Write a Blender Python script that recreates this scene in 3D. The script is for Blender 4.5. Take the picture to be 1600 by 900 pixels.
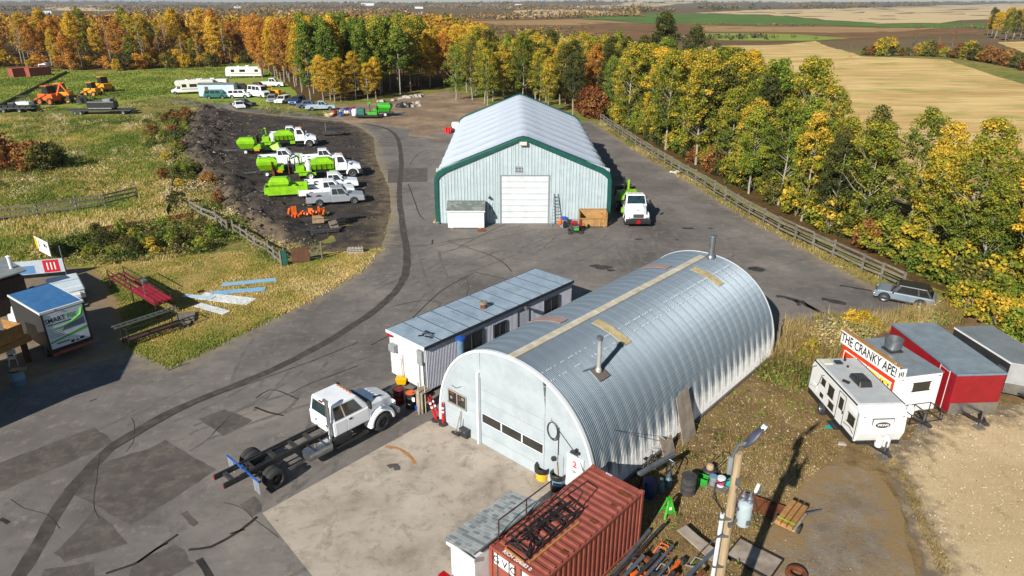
import bpy, bmesh, math, random
import numpy as np
from mathutils import Vector, Matrix, noise
from mathutils.geometry import delaunay_2d_cdt
R=math.radians; PI=math.pi
S=bpy.context.scene; COL=S.collection
for o in list(bpy.data.objects): bpy.data.objects.remove(o)
random.seed(7); rng=np.random.default_rng(7)

# ---------------------------------------------------------------- camera, sky, sun, exposure
CAMH=20.0
cd=bpy.data.cameras.new('camera'); cam=bpy.data.objects.new('camera',cd); COL.objects.link(cam)
cd.sensor_width=36.0; cd.lens=36.0*1067/1600; cd.clip_start=0.1; cd.clip_end=40000
cam.location=(0,0,CAMH); cam.rotation_euler=(R(90)-math.atan(447/1067),0,0); S.camera=cam
SUN_EL=R(29.5); SUN_AZ=R(212)      # compass bearing of the sun (clockwise from +Y): behind the drone, to its left
w=bpy.data.worlds.new('World'); S.world=w; w.use_nodes=True
nt=w.node_tree; bg=nt.nodes['Background']; sk=nt.nodes.new('ShaderNodeTexSky'); sk.sky_type='NISHITA'
sk.sun_disc=False; sk.sun_elevation=SUN_EL; sk.sun_rotation=SUN_AZ; sk.air_density=1.0; sk.dust_density=0.1; sk.ozone_density=1.2
nt.links.new(sk.outputs[0],bg.inputs[0]); bg.inputs[1].default_value=0.056
sd=bpy.data.lights.new('sun','SUN'); sd.energy=5.0; sd.angle=R(0.53); sd.color=(1.0,0.94,0.85)
so=bpy.data.objects.new('sun',sd); COL.objects.link(so)
sdir=Vector((math.sin(SUN_AZ)*math.cos(SUN_EL),math.cos(SUN_AZ)*math.cos(SUN_EL),math.sin(SUN_EL)))
so.rotation_euler=sdir.to_track_quat('Z','Y').to_euler()
S.view_settings.view_transform='Standard'; S.view_settings.look='None'; S.view_settings.exposure=0.52; S.view_settings.gamma=1
S.view_settings.use_curve_mapping=False
S.render.engine='CYCLES'
try:
    S.cycles.volume_bounces=0; S.cycles.max_bounces=6; S.cycles.transparent_max_bounces=8
except Exception: pass

# ---------------------------------------------------------------- materials
MATS={}
def hexc(h):
    h=h.lstrip('#'); c=[int(h[i:i+2],16)/255 for i in (0,2,4)]
    return tuple((v/12.92 if v<=.04045 else ((v+.055)/1.055)**2.4) for v in c)
def C(c):
    if isinstance(c,str): c=hexc(c)
    elif isinstance(c,(int,float)): c=(c,c,c)
    return (*c,1.0)
class NT:
    def __init__(s,name):
        s.m=bpy.data.materials.new(name); s.m.use_nodes=True; s.t=s.m.node_tree; s.n=s.t.nodes; s.b=s.n['Principled BSDF']; s.co=None
    def add(s,k,**kw):
        q=s.n.new(k)
        for a,v in kw.items(): setattr(q,a,v)
        return q
    def link(s,a,b): s.t.links.new(a,b)
    def coords(s,kind='Object'):
        if s.co is None: s.co=s.add('ShaderNodeTexCoord')
        return s.co.outputs[kind]
    def noise(s,scale,detail=5,rough=.6,vec=None,dist=0.0,sc=None):
        q=s.add('ShaderNodeTexNoise'); q.inputs['Scale'].default_value=scale; q.inputs['Detail'].default_value=detail
        q.inputs['Roughness'].default_value=rough; q.inputs['Distortion'].default_value=dist
        v=vec or s.coords()
        if sc: v=s.mapping(v,sc)
        s.link(v,q.inputs['Vector']); return q.outputs['Fac']
    def mapping(s,v,sc=(1,1,1),rot=(0,0,0)):
        mp=s.add('ShaderNodeMapping'); mp.inputs['Scale'].default_value=sc; mp.inputs['Rotation'].default_value=rot; s.link(v,mp.inputs['Vector']); return mp.outputs[0]
    def ramp(s,f,*stops):
        q=s.add('ShaderNodeValToRGB'); e=q.color_ramp.elements
        while len(e)<len(stops): e.new(.5)
        for i,(p,c) in enumerate(stops): e[i].position=p; e[i].color=C(c)
        s.link(f,q.inputs[0]); return q.outputs[0]
    def rng(s,f,a,b,c=0.,d=1.):
        q=s.add('ShaderNodeMapRange'); q.inputs[1].default_value=a; q.inputs[2].default_value=b; q.inputs[3].default_value=c; q.inputs[4].default_value=d
        s.link(f,q.inputs[0]); return q.outputs[0]
    def math(s,op,a,b=None):
        q=s.add('ShaderNodeMath',operation=op)
        for i,v in enumerate((a,b)):
            if v is None: continue
            if isinstance(v,(int,float)): q.inputs[i].default_value=v
            else: s.link(v,q.inputs[i])
        return q.outputs[0]
    def mix(s,f,a,b,mode='MIX'):
        q=s.add('ShaderNodeMix',data_type='RGBA',blend_type=mode)
        for i,v in ((0,f),(6,a),(7,b)):
            if hasattr(v,'node'): s.link(v,q.inputs[i])
            else: q.inputs[i].default_value=v if i==0 else C(v)
        return q.outputs[2]
    def attr(s,name,obj=False):
        q=s.add('ShaderNodeAttribute',attribute_name=name); return q.outputs['Fac']
    def rand(s): return s.add('ShaderNodeObjectInfo').outputs['Random']
    def bump(s,h,strength,dist=.02):
        q=s.add('ShaderNodeBump'); q.inputs['Strength'].default_value=strength; q.inputs['Distance'].default_value=dist
        s.link(h,q.inputs['Height']); s.link(q.outputs[0],s.b.inputs['Normal'])
    def out(s,col=None,rough=.6,metal=0.,spec=.5):
        if col is not None:
            if hasattr(col,'node'): s.link(col,s.b.inputs['Base Color'])
            else: s.b.inputs['Base Color'].default_value=C(col)
        if hasattr(rough,'node'): s.link(rough,s.b.inputs['Roughness'])
        else: s.b.inputs['Roughness'].default_value=rough
        s.b.inputs['Metallic'].default_value=metal; s.b.inputs['Specular IOR Level'].default_value=spec
        return s.m
def M(name,c1,c2=None,scale=3,rough=.55,metal=0.,bump=0.,bscale=40,var=0.,spec=.5,sc=None,lo=.35,hi=.65,dirt=None,dscale=1.2,damt=.5):
    if name in MATS: return MATS[name]
    t=NT(name); col=t.ramp(t.noise(scale,sc=sc),(lo,c1),(hi,c2 if c2 is not None else c1))
    if dirt is not None: col=t.mix(t.rng(t.noise(dscale,8,.7),.48,.72,0,damt),col,dirt)
    if var: col=t.mix(1.0,col,t.ramp(t.rand(),(0,1-var),(1,1+0*var)),'MULTIPLY')
    if bump: t.bump(t.noise(bscale,4),bump)
    MATS[name]=t.out(col,rough,metal,spec); return MATS[name]

white=M('white_paint','#dfe2e2','#d3d7d8',1.5,.45,dirt='#a9a69c',damt=.35)
truckwhite=M('truck_white_paint','#e6e9ec','#dde1e5',1.2,.25,dirt='#b9b5aa',damt=.2)
silver=M('silver_paint','#aeb4ba','#a3a9b0',2,.28,.35)
lime=M('lime_paint','#8ecb12','#7dba0c',2,.45,dirt='#5f6a2c',damt=.6)
limeb=M('bright_green_paint','#3fa62c','#358f24',2,.4)
orange=M('orange_paint','#e0651c','#c85312',3,.5,dirt='#6b4a30',damt=.4)
yellow=M('machine_yellow_paint','#e09a12','#cf8a0c',3,.45,dirt='#6b5836',damt=.4)
redp=M('red_paint','#8f1620','#80131c',2,.45,dirt='#6e1a20',damt=.4)
dred=M('rust_red_paint','#995243','#884638',2,.6,dirt='#6a372c',damt=.6)
black=M('black_paint',.018,.026,6,.4)
rubber=M('tyre_rubber',.022,.034,9,.85)
glass=M('dark_window_glass',.015,.03,2,.06,0,spec=.9)
bglass=M('windscreen_glass','#22383c','#15262c',2,.06,0,spec=.9)
chrome=M('polished_aluminium','#b9bcc0','#a6a9ae',4,.25,.9)
steel=M('galvanised_steel','#8f959b','#7a8087',3,.4,.7,dirt='#5f5a52',damt=.4)
dsteel=M('dark_steel',.05,.09,5,.5,.5,dirt='#4a3527',damt=.5)
rust=M('rusty_steel','#7a4522','#5a3018',4,.85,0.1,.3,20)
brownrack=M('brown_rack_steel','#4a2c22','#3a221b',4,.7,.2)
wood=M('weathered_wood','#7f776b','#655d52',3,.85,bump=.3,bscale=30,var=.25,sc=(1,1,6))
newwood=M('fresh_lumber','#b98a50','#a3743c',4,.75,bump=.2,bscale=25,var=.3)
plywood=M('plywood','#b08a55','#9a7543',3,.75,var=.2,dirt='#6e5a3e',damt=.4)
oldply=M('weathered_plywood','#a5998a','#8a7d6e',2,.85,var=.15,dirt='#574a3f',damt=.5)
dkwood=M('dark_brown_cladding','#3b2a20','#2d2019',5,.8,var=.25)
blacktarp=M('black_plastic',.02,.035,9,.35)
bluep=M('blue_plastic','#1c4fa8','#163f8c',3,.5)
bluegrey=M('blue_grey_plastic','#6d8ca0','#5c7b90',3,.5)
greyp=M('grey_plastic','#85888a','#707375',3,.6)
green_d=M('dark_green_trim','#0e5248','#0b453d',2,.45,dirt='#234a44',damt=.4)
amber=M('amber_lens','#e07a10',None,3,.3); redl=M('red_lens','#a5100c',None,3,.25); whitel=M('clear_lens','#d5dadd',None,3,.15)
tealp=M('teal_paint','#1f6b63','#1a5a54',3,.5)
paper=M('white_print','#e9e9e6',None,3,.6); blackprint=M('black_print',.02,None,3,.6); redprint=M('red_print','#b8152a',None,3,.6); yellowprint=M('yellow_print','#e8cf1a',None,3,.6)
bluepaint=M('blue_car_paint','#2c4d80','#27456f',2,.3,.2); darkpaint=M('dark_car_paint',.03,.045,2,.25); maroon=M('maroon_car_paint','#5f1720',None,2,.3); skyblue=M('pale_blue_metal','#8db6cf','#7ea7c2',2,.5)
concm=M('grey_block_concrete','#a8a29a','#918b83',6,.9,bump=.3)

# ---------------------------------------------------------------- mesh helpers: a primitive is (verts, faces)
def Bx(x0,x1,y0,y1,z0,z1):
    return ([(x0,y0,z0),(x1,y0,z0),(x1,y1,z0),(x0,y1,z0),(x0,y0,z1),(x1,y0,z1),(x1,y1,z1),(x0,y1,z1)],
            [(0,3,2,1),(4,5,6,7),(0,1,5,4),(1,2,6,5),(2,3,7,6),(3,0,4,7)])
def Bc(cx,cy,cz,sx,sy,sz,rz=0,rx=0,ry=0):
    v,f=Bx(-sx/2,sx/2,-sy/2,sy/2,-sz/2,sz/2)
    return xf((v,f),(cx,cy,cz),rz,rx,ry)
def xf(p,loc=(0,0,0),rz=0,rx=0,ry=0,s=1):
    m=Matrix.Translation(loc)@Matrix.Rotation(rz,4,'Z')@Matrix.Rotation(ry,4,'Y')@Matrix.Rotation(rx,4,'X')@Matrix.Scale(s,4)
    return ([tuple(m@Vector(v)) for v in p[0]],p[1])
def T(p,q,r,r2=None,n=10,cap=True):
    p=Vector(p);q=Vector(q);d=(q-p).normalized(); a=d.orthogonal().normalized(); b=d.cross(a); r2=r if r2 is None else r2
    v=[];f=[]
    for c,rr in ((p,r),(q,r2)):
        for i in range(n):
            t=2*PI*i/n; v.append(tuple(c+a*math.cos(t)*rr+b*math.sin(t)*rr))
    for i in range(n): j=(i+1)%n; f.append((i,j,n+j,n+i))
    if cap: f+= [tuple(range(n-1,-1,-1)),tuple(range(n,2*n))]
    return v,f
def Br(p,q,w,h,up=(0,0,1)):        # rectangular bar between two points
    p=Vector(p);q=Vector(q);d=(q-p).normalized(); u=Vector(up)
    if abs(d.dot(u))>.98: u=Vector((0,1,0))
    s=d.cross(u).normalized(); u=s.cross(d)
    v=[tuple(c+s*a*w/2+u*b*h/2) for c in (p,q) for a,b in ((-1,-1),(1,-1),(1,1),(-1,1))]
    return v,[(3,2,1,0),(4,5,6,7),(0,1,5,4),(1,2,6,5),(2,3,7,6),(3,0,4,7)]
def TS(pts,r,n=6):
    V=[];F=[]; k=0; pts=[Vector(p) for p in pts]; up=None; rings=[]
    for i,p in enumerate(pts):
        d=(pts[min(i+1,len(pts)-1)]-pts[max(i-1,0)]).normalized()
        a=d.orthogonal().normalized() if up is None else (up-d*up.dot(d)).normalized(); up=a; b=d.cross(a)
        rr=r[i] if isinstance(r,(list,tuple)) else r
        for t in range(n): V.append(tuple(p+(a*math.cos(2*PI*t/n)+b*math.sin(2*PI*t/n))*rr))
    for i in range(len(pts)-1):
        for t in range(n): j=(t+1)%n; F.append((i*n+t,i*n+j,(i+1)*n+j,(i+1)*n+t))
    F+= [tuple(range(n-1,-1,-1)),tuple(range((len(pts)-1)*n,len(pts)*n))]
    return V,F
def PR(prof,y0,y1,ax='xz'):        # polygon profile in (x,z) extruded along y (or (y,z) along x, (x,y) along z)
    n=len(prof); v=[]
    for yy in (y0,y1):
        for a,b in prof: v.append({'xz':(a,yy,b),'yz':(yy,a,b),'xy':(a,b,yy)}[ax])
    f=[(i,(i+1)%n,n+(i+1)%n,n+i) for i in range(n)]+[tuple(range(n-1,-1,-1)),tuple(range(n,2*n))]
    return v,f
def LF(*loops,cap=True):
    n=len(loops[0]); v=[tuple(p) for l in loops for p in l]; f=[]
    for k in range(len(loops)-1):
        for i in range(n): j=(i+1)%n; f.append((k*n+i,k*n+j,(k+1)*n+j,(k+1)*n+i))
    if cap: f+= [tuple(range(n-1,-1,-1)),tuple(range((len(loops)-1)*n,len(loops)*n))]
    return v,f
def LA(prof,c=(0,0,0),n=16,cap=True):       # lathe (r,z)
    loops=[[(c[0]+r*math.cos(2*PI*i/n),c[1]+r*math.sin(2*PI*i/n),c[2]+z) for i in range(n)] for r,z in prof]
    return LF(*loops,cap=cap)
def QP(q,u0,u1,v0,v1,th=.012,off=0.):   # thin slab lying on the quad q=(A,B,C,D): A->B is u, A->D is v
    A,B,Cc,D=[Vector(p) for p in q]
    P=lambda u,v:(A*(1-u)+B*u)*(1-v)+(D*(1-u)+Cc*u)*v
    nn=((B-A).cross(D-A)).normalized(); l=[P(u0,v0),P(u1,v0),P(u1,v1),P(u0,v1)]
    return LF([tuple(p+nn*off) for p in l],[tuple(p+nn*(off+th)) for p in l])
def wave(n,pitch,depth):           # trapezoid corrugation: list of (s, d)
    o=[]
    for i in range(n): o+= [(i*pitch,0),(i*pitch+pitch*.3,0),(i*pitch+pitch*.5,depth),(i*pitch+pitch*.8,depth)]
    o.append((n*pitch,0)); return o
def SH(f,us,vs):                   # open surface from a function
    v=[tuple(f(u,w_)) for u in us for w_ in vs]; m=len(vs)
    return v,[(i*m+j,(i+1)*m+j,(i+1)*m+j+1,i*m+j+1) for i in range(len(us)-1) for j in range(m-1)]

def mesh(prims,name='mesh'):
    V=[];F=[]
    for p in prims:
        k=len(V); V+=p[0]; F+= [tuple(i+k for i in f) for f in p[1]]
    me=bpy.data.meshes.new(name); me.from_pydata(V,[],F); me.validate()
    bm=bmesh.new(); bm.from_mesh(me); bmesh.ops.recalc_face_normals(bm,faces=bm.faces); bm.to_mesh(me); bm.free()
    return me
def ob(name,me,mat=None,parent=None,smooth=False,bevel=0,seg=2):
    o=bpy.data.objects.new(name,me); COL.objects.link(o)
    if mat is not None and len(me.materials)==0: me.materials.append(mat)
    if parent is not None: o.parent=parent
    if smooth:
        me.polygons.foreach_set('use_smooth',[True]*len(me.polygons))
        try: me.set_sharp_from_angle(angle=R(40))
        except Exception: pass
    if bevel:
        b=o.modifiers.new('bevel','BEVEL'); b.width=bevel; b.segments=seg; b.limit_method='ANGLE'; b.angle_limit=R(40); b.harden_normals=False
    return o
def part(parent,name,mat,*prims,smooth=False,bevel=0,label=None,kind=None,seg=2):
    o=ob(name,mesh(prims,name),mat,parent,smooth,bevel,seg)
    if label: o['label']=label
    if kind: o['kind']=kind
    return o
def parts(parent,name,mat,*prims,**kw): return [part(parent,name,mat,p,**kw) for p in prims]
def tag(o,label,cat,group=None,kind=None):
    if label: o['label']=label
    if cat: o['category']=cat
    if group: o['group']=group
    if kind: o['kind']=kind
    return o
def thing(name,label,cat,loc=(0,0,0),rz=0,group=None):
    o=bpy.data.objects.new(name,None); COL.objects.link(o); o.empty_display_size=.3
    o.location=(loc[0],loc[1],loc[2] if len(loc)>2 else 0); o.rotation_euler=(0,0,rz); return tag(o,label,cat,group)
def solo(name,label,cat,mat,*prims,loc=(0,0,0),rz=0,group=None,smooth=False,bevel=0):
    o=ob(name,mesh(prims,name),mat,None,smooth,bevel); o.location=(loc[0],loc[1],loc[2] if len(loc)>2 else 0); o.rotation_euler=(0,0,rz)
    return tag(o,label,cat,group)
def kids(o): return [c for c in bpy.data.objects if c.parent==o]
def dup(root,loc,rz,label=None,group=None,scale=None,_p=None):
    ch=kids(root); c=root.copy(); COL.objects.link(c)
    if _p is not None: c.parent=_p
    else:
        c.location=(loc[0],loc[1],loc[2] if len(loc)>2 else 0); c.rotation_euler=(0,0,rz)
        if scale: c.scale=(scale,)*3
        if label: c['label']=label
        if group: c['group']=group
    for k in ch: dup(k,None,None,_p=c)
    return c
def text(parent,name,body,size,mat,loc,rot,ext=.004,sx=1.0,align='CENTER'):
    cu=bpy.data.curves.new(name,'FONT'); cu.body=body; cu.size=size; cu.extrude=ext; cu.align_x=align; cu.align_y='CENTER'; cu.resolution_u=3; cu.offset=size*.018
    t=bpy.data.objects.new('tmp',cu); COL.objects.link(t); dg=bpy.context.evaluated_depsgraph_get()
    me=bpy.data.meshes.new_from_object(t.evaluated_get(dg)); me.name=name; bpy.data.objects.remove(t); bpy.data.curves.remove(cu)
    me.materials.clear(); me.materials.append(mat)
    o=bpy.data.objects.new(name,me); COL.objects.link(o); o.parent=parent; o.location=loc; o.rotation_euler=rot; o.scale=(sx,1,1); return o
# ---------------------------------------------------------------- ground and its zones
def ss(a,b,x): t=np.clip((x-a)/(b-a),0,1); return t*t*(3-2*t)
def hh(x,y):
    x=np.asarray(x,float);y=np.asarray(y,float); d=np.hypot(x,y)
    a=ss(120,260,d)*(0.7*np.sin(x*.045+1.3)*np.sin(y*.03+.4)+.5*np.sin(x*.021+y*.035))
    a=a*ss(35,75,x*ss(95,130,y))
    b=ss(500,1500,d)*(1.5*np.sin(x*.006+2)*np.sin(y*.0045+1))
    c=ss(3200,6500,d)*(11+7*np.sin(x*.0011+.6)+5*np.sin(x*.0027+y*.0009))
    return a+b+c
def inpoly(px,py,poly):
    c=np.zeros(px.shape,bool); n=len(poly); j=n-1
    for i in range(n):
        xi,yi=poly[i][:2];xj,yj=poly[j][:2]
        c^=((yi>py)!=(yj>py))&(px<(xj-xi)*(py-yi)/((yj-yi)+1e-12)+xi); j=i
    return c
def sdist(px,py,poly):
    d=np.full(px.shape,1e9); n=len(poly)
    for i in range(n):
        ax,ay=poly[i][:2];bx,by=poly[(i+1)%n][:2]; dx,dy=bx-ax,by-ay
        t=np.clip(((px-ax)*dx+(py-ay)*dy)/(dx*dx+dy*dy+1e-9),0,1); d=np.minimum(d,np.hypot(px-ax-t*dx,py-ay-t*dy))
    return d
def roughen(poly,step,jit,seed=0):
    out=[]; n=len(poly)
    for i in range(n):
        a=Vector(poly[i][:2]);b=Vector(poly[(i+1)%n][:2]); L=(b-a).length; k=max(1,int(L/step)); nn=Vector((-(b-a).y,(b-a).x)).normalized() if L>0 else Vector((0,0))
        for q in range(k):
            p=a.lerp(b,q/k); v=noise.noise(Vector((p.x*.9/step*.5,p.y*.9/step*.5,seed)))+.6*noise.noise(Vector((p.x*1.7/step,p.y*1.7/step,seed+5)))
            out.append(tuple(p+nn*v*jit))
    return out
def zone(name,poly,mat,z,sp=1.5,jit=.15,step=.6,bumpf=None,parent=None,kind='structure'):
    P=roughen(poly,step,jit,len(name)) if jit else [tuple(p[:2]) for p in poly]
    xs=[p[0] for p in P];ys=[p[1] for p in P]
    gx,gy=np.meshgrid(np.arange(min(xs),max(xs),sp),np.arange(min(ys),max(ys),sp)); gx=gx.ravel()+rng.uniform(-.2,.2,gx.size)*sp; gy=gy.ravel()+rng.uniform(-.2,.2,gy.size)*sp
    m=inpoly(gx,gy,P); gx=gx[m];gy=gy[m]; m=sdist(gx,gy,P)>sp*.35; gx=gx[m];gy=gy[m]
    pts=[Vector(p) for p in P]+[Vector((a,b)) for a,b in zip(gx,gy)]; n=len(P)
    r=delaunay_2d_cdt(pts,[(i,(i+1)%n) for i in range(n)],[list(range(n))],1,1e-4)
    V=np.array([tuple(v) for v in r[0]]); e=sdist(V[:,0],V[:,1],P); Z=hh(V[:,0],V[:,1])+z
    if bumpf is not None: Z=Z+bumpf(V[:,0],V[:,1],e)
    me=bpy.data.meshes.new(name); me.from_pydata([(a,b,c) for (a,b),c in zip(V,Z)],[],[tuple(f) for f in r[2]])
    bm=bmesh.new(); bm.from_mesh(me); bmesh.ops.recalc_face_normals(bm,faces=bm.faces)
    if sum(f.normal.z for f in bm.faces)<0: bmesh.ops.reverse_faces(bm,faces=bm.faces)
    bm.to_mesh(me); bm.free()
    at=me.attributes.new('edge','FLOAT','POINT'); at.data.foreach_set('value',np.clip(e,0,30).astype(np.float32))
    me.polygons.foreach_set('use_smooth',[True]*len(me.polygons))
    o=ob(name,me,mat,parent)
    if parent is None or kind!='structure': o['kind']=kind
    return o
def n2(x,y,s,seed=0): return np.array([noise.fractal(Vector((a*s,b*s,seed)),1.0,2.0,4) for a,b in zip(x,y)])

# materials of the ground
t=NT('meadow_ground'); co=t.coords()
big=t.noise(.06,6,.65); mid=t.noise(.45,6,.7); fine=t.noise(9,4,.75)
sep=t.add('ShaderNodeSeparateXYZ'); t.link(co,sep.inputs[0])
g=t.ramp(big,(.3,'#6c7436'),(.46,'#7e863c'),(.56,'#a3934f'),(.68,'#8f7d4a'))
g=t.mix(t.rng(mid,.42,.68),g,'#55602a'); g=t.mix(t.rng(t.noise(.22,5,.7),.52,.64),g,'#8f8350')
farc=t.ramp(t.noise(.012,7,.7,sc=(.35,1.6,1)),(.33,'#5f4e3a'),(.45,'#7a6548'),(.55,'#6b5a40'),(.66,'#8c7550'))
g=t.mix(t.rng(sep.outputs[1],250,360),g,farc); g=t.mix(t.rng(fine,.35,.75,0,.45),g,'#3f3d22')
meadow_m=t.out(g,.95,spec=.1)
t=NT('asphalt'); e=t.attr('edge')
c=t.ramp(t.noise(.12,7,.65),(.34,'#5c5854'),(.47,'#716c67'),(.57,'#7f7973'),(.68,'#938b81'))
c=t.mix(t.rng(t.noise(.6,8,.72,sc=(1,2.2,1)),.5,.7,0,.5),c,'#57534f'); c=t.mix(t.rng(t.noise(1.3,9,.78),.53,.68,0,.6),c,'#a0968a'); c=t.mix(t.rng(t.noise(.28,8,.75,sc=(2.2,1,1)),.55,.68,0,.5),c,'#4f4b48'); c=t.mix(t.rng(t.noise(4.5,7,.8),.6,.7,0,.55),c,'#49453f')
c=t.mix(t.rng(t.noise(70,3,.7),.3,.8,0,.5),c,'#4c4946'); c=t.mix(t.rng(t.noise(28,3,.8),.62,.75,0,.5),c,'#a8a196')
c=t.mix(t.rng(t.math('ADD',e,t.rng(t.noise(1.2,6),.3,.7,-.9,.9)),.0,1.3,.75,0),c,'#8d8069')
t.bump(t.noise(90,3),.25,.01); asphalt_m=t.out(c,.9,spec=.25)
patch_m=M('dark_asphalt_patch','#4f4a46','#5d5852',.9,.9,bump=.25,bscale=80,spec=.2,dirt='#736b62',dscale=1.6,damt=.9)
seal_m=M('crack_sealant','#292725','#3a3632',2.5,.7,spec=.3); trench_m=M('trench_asphalt','#3f3b38','#4d4843',1.5,.9,dirt='#6a635b',dscale=1.4,damt=.6,spec=.2)
t=NT('yard_concrete'); c=t.ramp(t.noise(.35,8,.7),(.3,'#93887a'),(.5,'#ada293'),(.7,'#beb3a4')); c=t.mix(t.rng(t.noise(1.1,9,.75,dist=.6),.5,.68,0,.8),c,'#776d60')
c=t.mix(t.rng(t.noise(2.3,8,.7),.6,.72,0,.7),c,'#534d46'); c=t.mix(t.rng(t.noise(40,3,.7),.35,.8,0,.35),c,'#756c61'); t.bump(t.noise(60,4),.15,.01); conc_m=t.out(c,.85,spec=.25)
t=NT('dark_soil'); c=t.ramp(t.noise(.35,8,.7),(.3,'#34302d'),(.5,'#45403c'),(.62,'#554e47'),(.75,'#756b60')); e=t.attr('edge')
c=t.mix(t.rng(t.noise(9,5,.8),.45,.75,0,.6),c,'#2a2725'); c=t.mix(t.rng(t.noise(3,6,.8),.62,.74,0,.6),c,'#8a8075'); c=t.mix(t.rng(t.math('ADD',e,t.rng(t.noise(.8,6),.3,.7,-2,2)),0,2.2,.8,0),c,'#776853')
t.bump(t.noise(6,8,.75),.9,.12); soil_m=t.out(c,.97,spec=.1)
t=NT('pale_gravel'); c=t.ramp(t.noise(.2,7,.65),(.3,'#b89e74'),(.5,'#cbb288'),(.7,'#d6c098')); v=t.add('ShaderNodeTexVoronoi'); v.inputs['Scale'].default_value=9; t.link(t.coords(),v.inputs['Vector'])
c=t.mix(t.rng(t.noise(14,4,.85),.42,.8,0,.6),c,'#7a684e'); c=t.mix(t.rng(t.noise(30,3,.8),.55,.75,0,.7),c,'#ded2bb'); c=t.mix(t.rng(t.noise(1.2,8,.7,sc=(1.8,.6,1)),.55,.72,0,.5),c,'#85735a')
e=t.attr('edge'); c=t.mix(t.rng(t.math('ADD',e,t.rng(t.noise(1.6,7),.3,.7,-1.2,1.2)),0,1.8,.9,0),c,'#6b6052')
t.bump(t.noise(26,4,.8),.8,.05); gravel_m=t.out(c,.95,spec=.15)
t=NT('dry_dirt'); c=t.ramp(t.noise(.3,8,.7),(.3,'#6e5a40'),(.45,'#866f4e'),(.58,'#9a835b'),(.7,'#b39b6c')); c=t.mix(t.rng(t.noise(1.6,8,.75),.5,.66,0,.75),c,'#55462f'); c=t.mix(t.rng(t.noise(.8,7,.7),.64,.74,0,.4),c,'#686b38')
c=t.mix(t.rng(t.noise(16,5,.8),.4,.75,0,.65),c,'#3d3223'); c=t.mix(t.rng(t.noise(22,5,.8),.6,.75,0,.6),c,'#b39c72'); t.bump(t.noise(9,8,.75),.8,.08); dry_m=t.out(c,.97,spec=.1)
t=NT('grey_packed_dirt'); c=t.ramp(t.noise(.5,8,.72),(.3,'#675e52'),(.5,'#7d7265'),(.7,'#94897a')); c=t.mix(t.rng(t.noise(.7,8,.75),.5,.64,0,.9),c,'#7d6748'); c=t.mix(t.rng(t.noise(2.6,8,.8),.52,.7,0,.7),c,'#574736'); c=t.mix(t.rng(t.noise(14,5,.85),.45,.8,0,.5),c,'#a89878')
c=t.mix(t.rng(t.math('ADD',t.attr('edge'),t.rng(t.noise(1.1,8,.75),.3,.7,-1.6,1.6)),0,1.6,1,0),c,'#8a7350'); t.bump(t.noise(9,8,.75),.6,.06); greydirt_m=t.out(c,.95,spec=.12)
t=NT('lawn'); c=t.ramp(t.noise(.35,8,.7),(.3,'#5a672b'),(.43,'#7d7a3c'),(.54,'#a58f55'),(.68,'#b89a68')); c=t.mix(t.rng(t.noise(8,5,.8),.4,.75,0,.6),c,'#3f4220'); c=t.mix(t.rng(t.noise(1.3,7,.75),.58,.7,0,.7),c,'#8b6d48'); t.bump(t.noise(14,5,.8),.6,.05); lawn_m=t.out(c,.97,spec=.08)
t=NT('brown_earth'); c=t.ramp(t.noise(.14,8,.7),(.3,'#6b5c4e'),(.5,'#8c7864'),(.68,'#ab9576')); c=t.mix(t.rng(t.noise(1.3,8,.75),.5,.7,0,.6),c,'#4c4239'); t.bump(t.noise(3,8,.7),.8,.12); earth_m=t.out(c,.97,spec=.08)
t=NT('stubble_field'); wv=t.noise(.05,6,.6,sc=(.5,1.6,1)); c=t.ramp(wv,(.28,'#b08f58'),(.45,'#ccab70'),(.6,'#dcc084'),(.75,'#bb995c'))
c=t.mix(t.rng(t.noise(.05,6,.65,sc=(1.2,2.2,1)),.52,.64,0,.8),c,'#8d9448'); v2=t.mapping(t.coords(),(.10,1.6,1),(0,0,R(24))); c=t.mix(t.rng(t.noise(.5,6,.7,vec=v2),.46,.62,0,.6),c,'#96794a'); v3=t.mapping(t.coords(),(.06,2.4,1),(0,0,R(-14))); c=t.mix(t.rng(t.noise(.5,6,.7,vec=v3),.54,.66,0,.6),c,'#e2c890'); c=t.mix(t.rng(t.noise(2.5,5,.8),.5,.8,0,.3),c,'#7a6238'); hay_m=t.out(c,.95,spec=.08)
palehay_m=M('pale_stubble','#bfa679','#cdb88f',.02,.95,sc=(.5,2,1),spec=.08); green_m=M('green_crop','#4d6b2c','#5d7a36',.02,.95,spec=.08); marsh_m=M('marsh_sedge','#6a4f38','#8a6a45',.03,.95,sc=(.4,2,1),spec=.08,dirt='#4d3d2c',dscale=.05,damt=.7)
reed_m=M('pale_reeds','#927651','#a5865a',.03,.95,sc=(.4,2,1),spec=.08)
litter_m=M('leaf_litter','#5d4a2c','#463a24',.6,.97,bump=.6,bscale=8,spec=.08,dirt='#8a6a2c',dscale=2.5,damt=.6)
grass_far_m=M('rough_pasture','#6f8a32','#8b9844',.08,.95,spec=.08,dirt='#9a8a4c',dscale=.09,damt=.8)

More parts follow.
